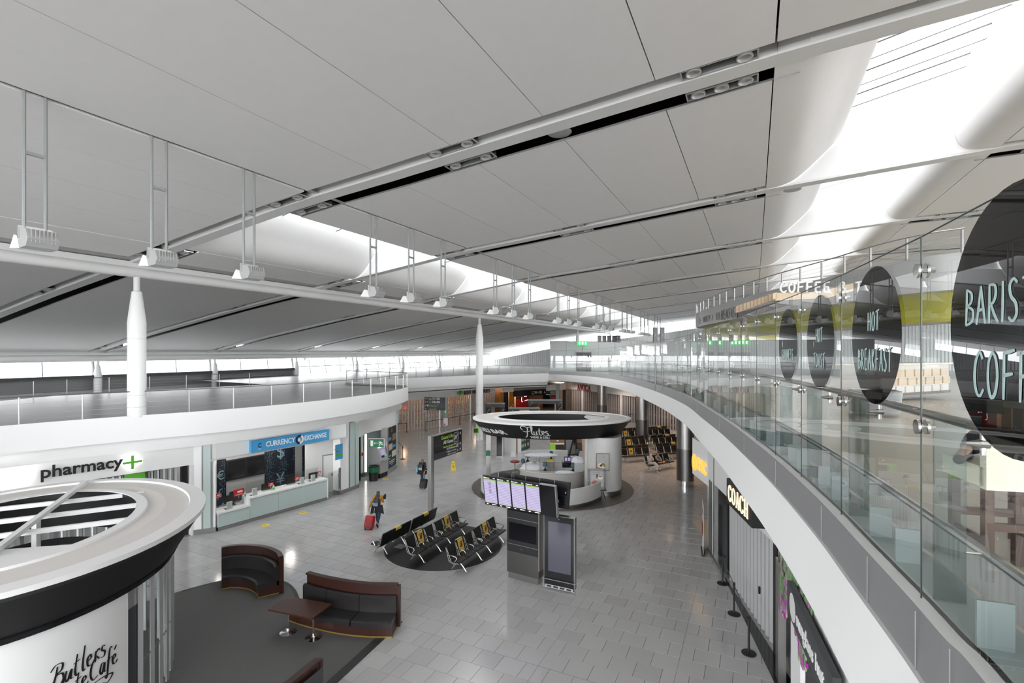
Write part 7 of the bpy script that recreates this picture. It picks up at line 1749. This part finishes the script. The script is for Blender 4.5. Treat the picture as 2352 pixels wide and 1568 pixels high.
pe=body(P,'seated woman in pale top, wide cream trousers and face mask, legs crossed',lb+Matrix.Rotation(rzb,3,'Z')@Vector((.3,0,0)),rzb);cloth(pe,'top',P,'top','pale',.02);cloth(pe,'trousers',P,'legs','pale',.03,1.5);shoes(pe,P,'letter');hair(pe,P,'hairb',.22)
h=Vector(P['head']);q=mb('cloth');q.extr([h+Vector((-.07,.06,.0)),h+Vector((.07,.06,.0)),h+Vector((.05,.07,-.09)),h+Vector((-.05,.07,-.09))],(0,.06,0));q.build('face_mask',pe)
P=sit();
for k in P: P[k]=(P[k][0]*.85,P[k][1],.10+P[k][2]*.80)
P.update({'el-1':(-.2,.0,.72),'wr-1':(-.06,.2,.66),'hd-1':(.6,.8,0),'el1':(.2,.0,.72),'wr1':(.06,.2,.66),'hd1':(-.6,.8,0),'kn-1':(-.26,.28,.54),'an-1':(-.02,.40,.52),'to-1':(.08,.44,.50),'kn1':(.26,.26,.54),'an1':(.04,.32,.55),'to1':(-.06,.38,.54),'look':(0,.9,-.4)})
pe=body(P,'child in grey top and shorts sitting cross legged on the bench, looking at a phone',lb+Matrix.Rotation(rzb,3,'Z')@Vector((-.5,0,0)),rzb);cloth(pe,'top',P,'top','mull',.014);shoes(pe,P,'darkcloth');hair(pe,P,'hairb',.14)
N_={k:P[k] for k in P};
for s in (-1,1): N_[f'an{s}']=tuple(Vector(P[f'hip{s}']).lerp(Vector(P[f'kn{s}']),.98))
skin('shorts',{'p':(P['pelvis'],.125),**{f'h{s}':(P[f'hip{s}'],.095) for s in (-1,1)},**{f'k{s}':(Vector(P[f'hip{s}']).lerp(Vector(P[f'kn{s}']),.8),.075) for s in (-1,1)}},[('p','h-1'),('p','h1'),('h-1','k-1'),('h1','k1')],'navy',pe)
phn=thing('phone','small phone held by the seated child','phone',lb+Matrix.Rotation(rzb,3,'Z')@Vector((-.5,.30,.70)),rzb);mb('blackg').box((0,0,0),(.075,.02,.14)).build('case',phn);mb('glowc').box((0,-.012,0),(.06,.002,.12)).build('screen',phn)
# guest on the second bar stool, foot up on the first
gp_=gz(2420,1245,6.6);ft=gd(2212,1052,3.62)
dirg=Vector((ft.x-gp_.x,ft.y-gp_.y,0));Lg=dirg.length;rzg=math.atan2(dirg.y,dirg.x)-math.pi/2
P={'pelvis':(0,.0,.90),'belly':(0,-.03,1.05),'chest':(0,-.03,1.22),'neck':(0,-.01,1.40),'head':(0,.02,1.52),'crown':(0,.02,1.585)}
for s in (-1,1): P[f'sh{s}']=(s*.17,-.03,1.34);P[f'hip{s}']=(s*.085,.03,.89)
zf=ft.z-6.6
P.update({'el-1':(-.26,.02,1.1),'wr-1':(-.14,.24,1.0),'el1':(.26,.02,1.1),'wr1':(.14,.24,1.0),'kn1':(.06,Lg*.48,1.02),'an1':(.02,Lg-.08,zf+.05),'to1':(.0,Lg+.06,zf+.0),'kn-1':(-.11,.42,.86),'an-1':(-.1,.46,.40),'to-1':(-.1,.58,.34)})
pe=body(P,'person in dark clothes behind the black disc, one foot up on a stool',gp_,rzg);cloth(pe,'jacket',P,'top','darkcloth',.03);cloth(pe,'trousers',P,'legs','darkcloth',.03,1.3);skin('boot',{'s':(Vector(P['kn1']).lerp(Vector(P['an1']),.6),.07),'a':(P['an1'],.07)},[('s','a')],'darkcloth',pe);shoes(pe,P,'black');hair(pe,P,'hairb',.1)
bpy.context.view_layer.update()
dg=bpy.context.evaluated_depsgraph_get()
_done=[(o,m,bpy.data.meshes.new_from_object(o.evaluated_get(dg))) for o,m in _pend]
for o,m,me in _done:
    o.modifiers.clear();o.data=me;me.materials.clear();me.materials.append(M[m]);me.polygons.foreach_set('use_smooth',[True]*len(me.polygons));me.update()
print('people done')
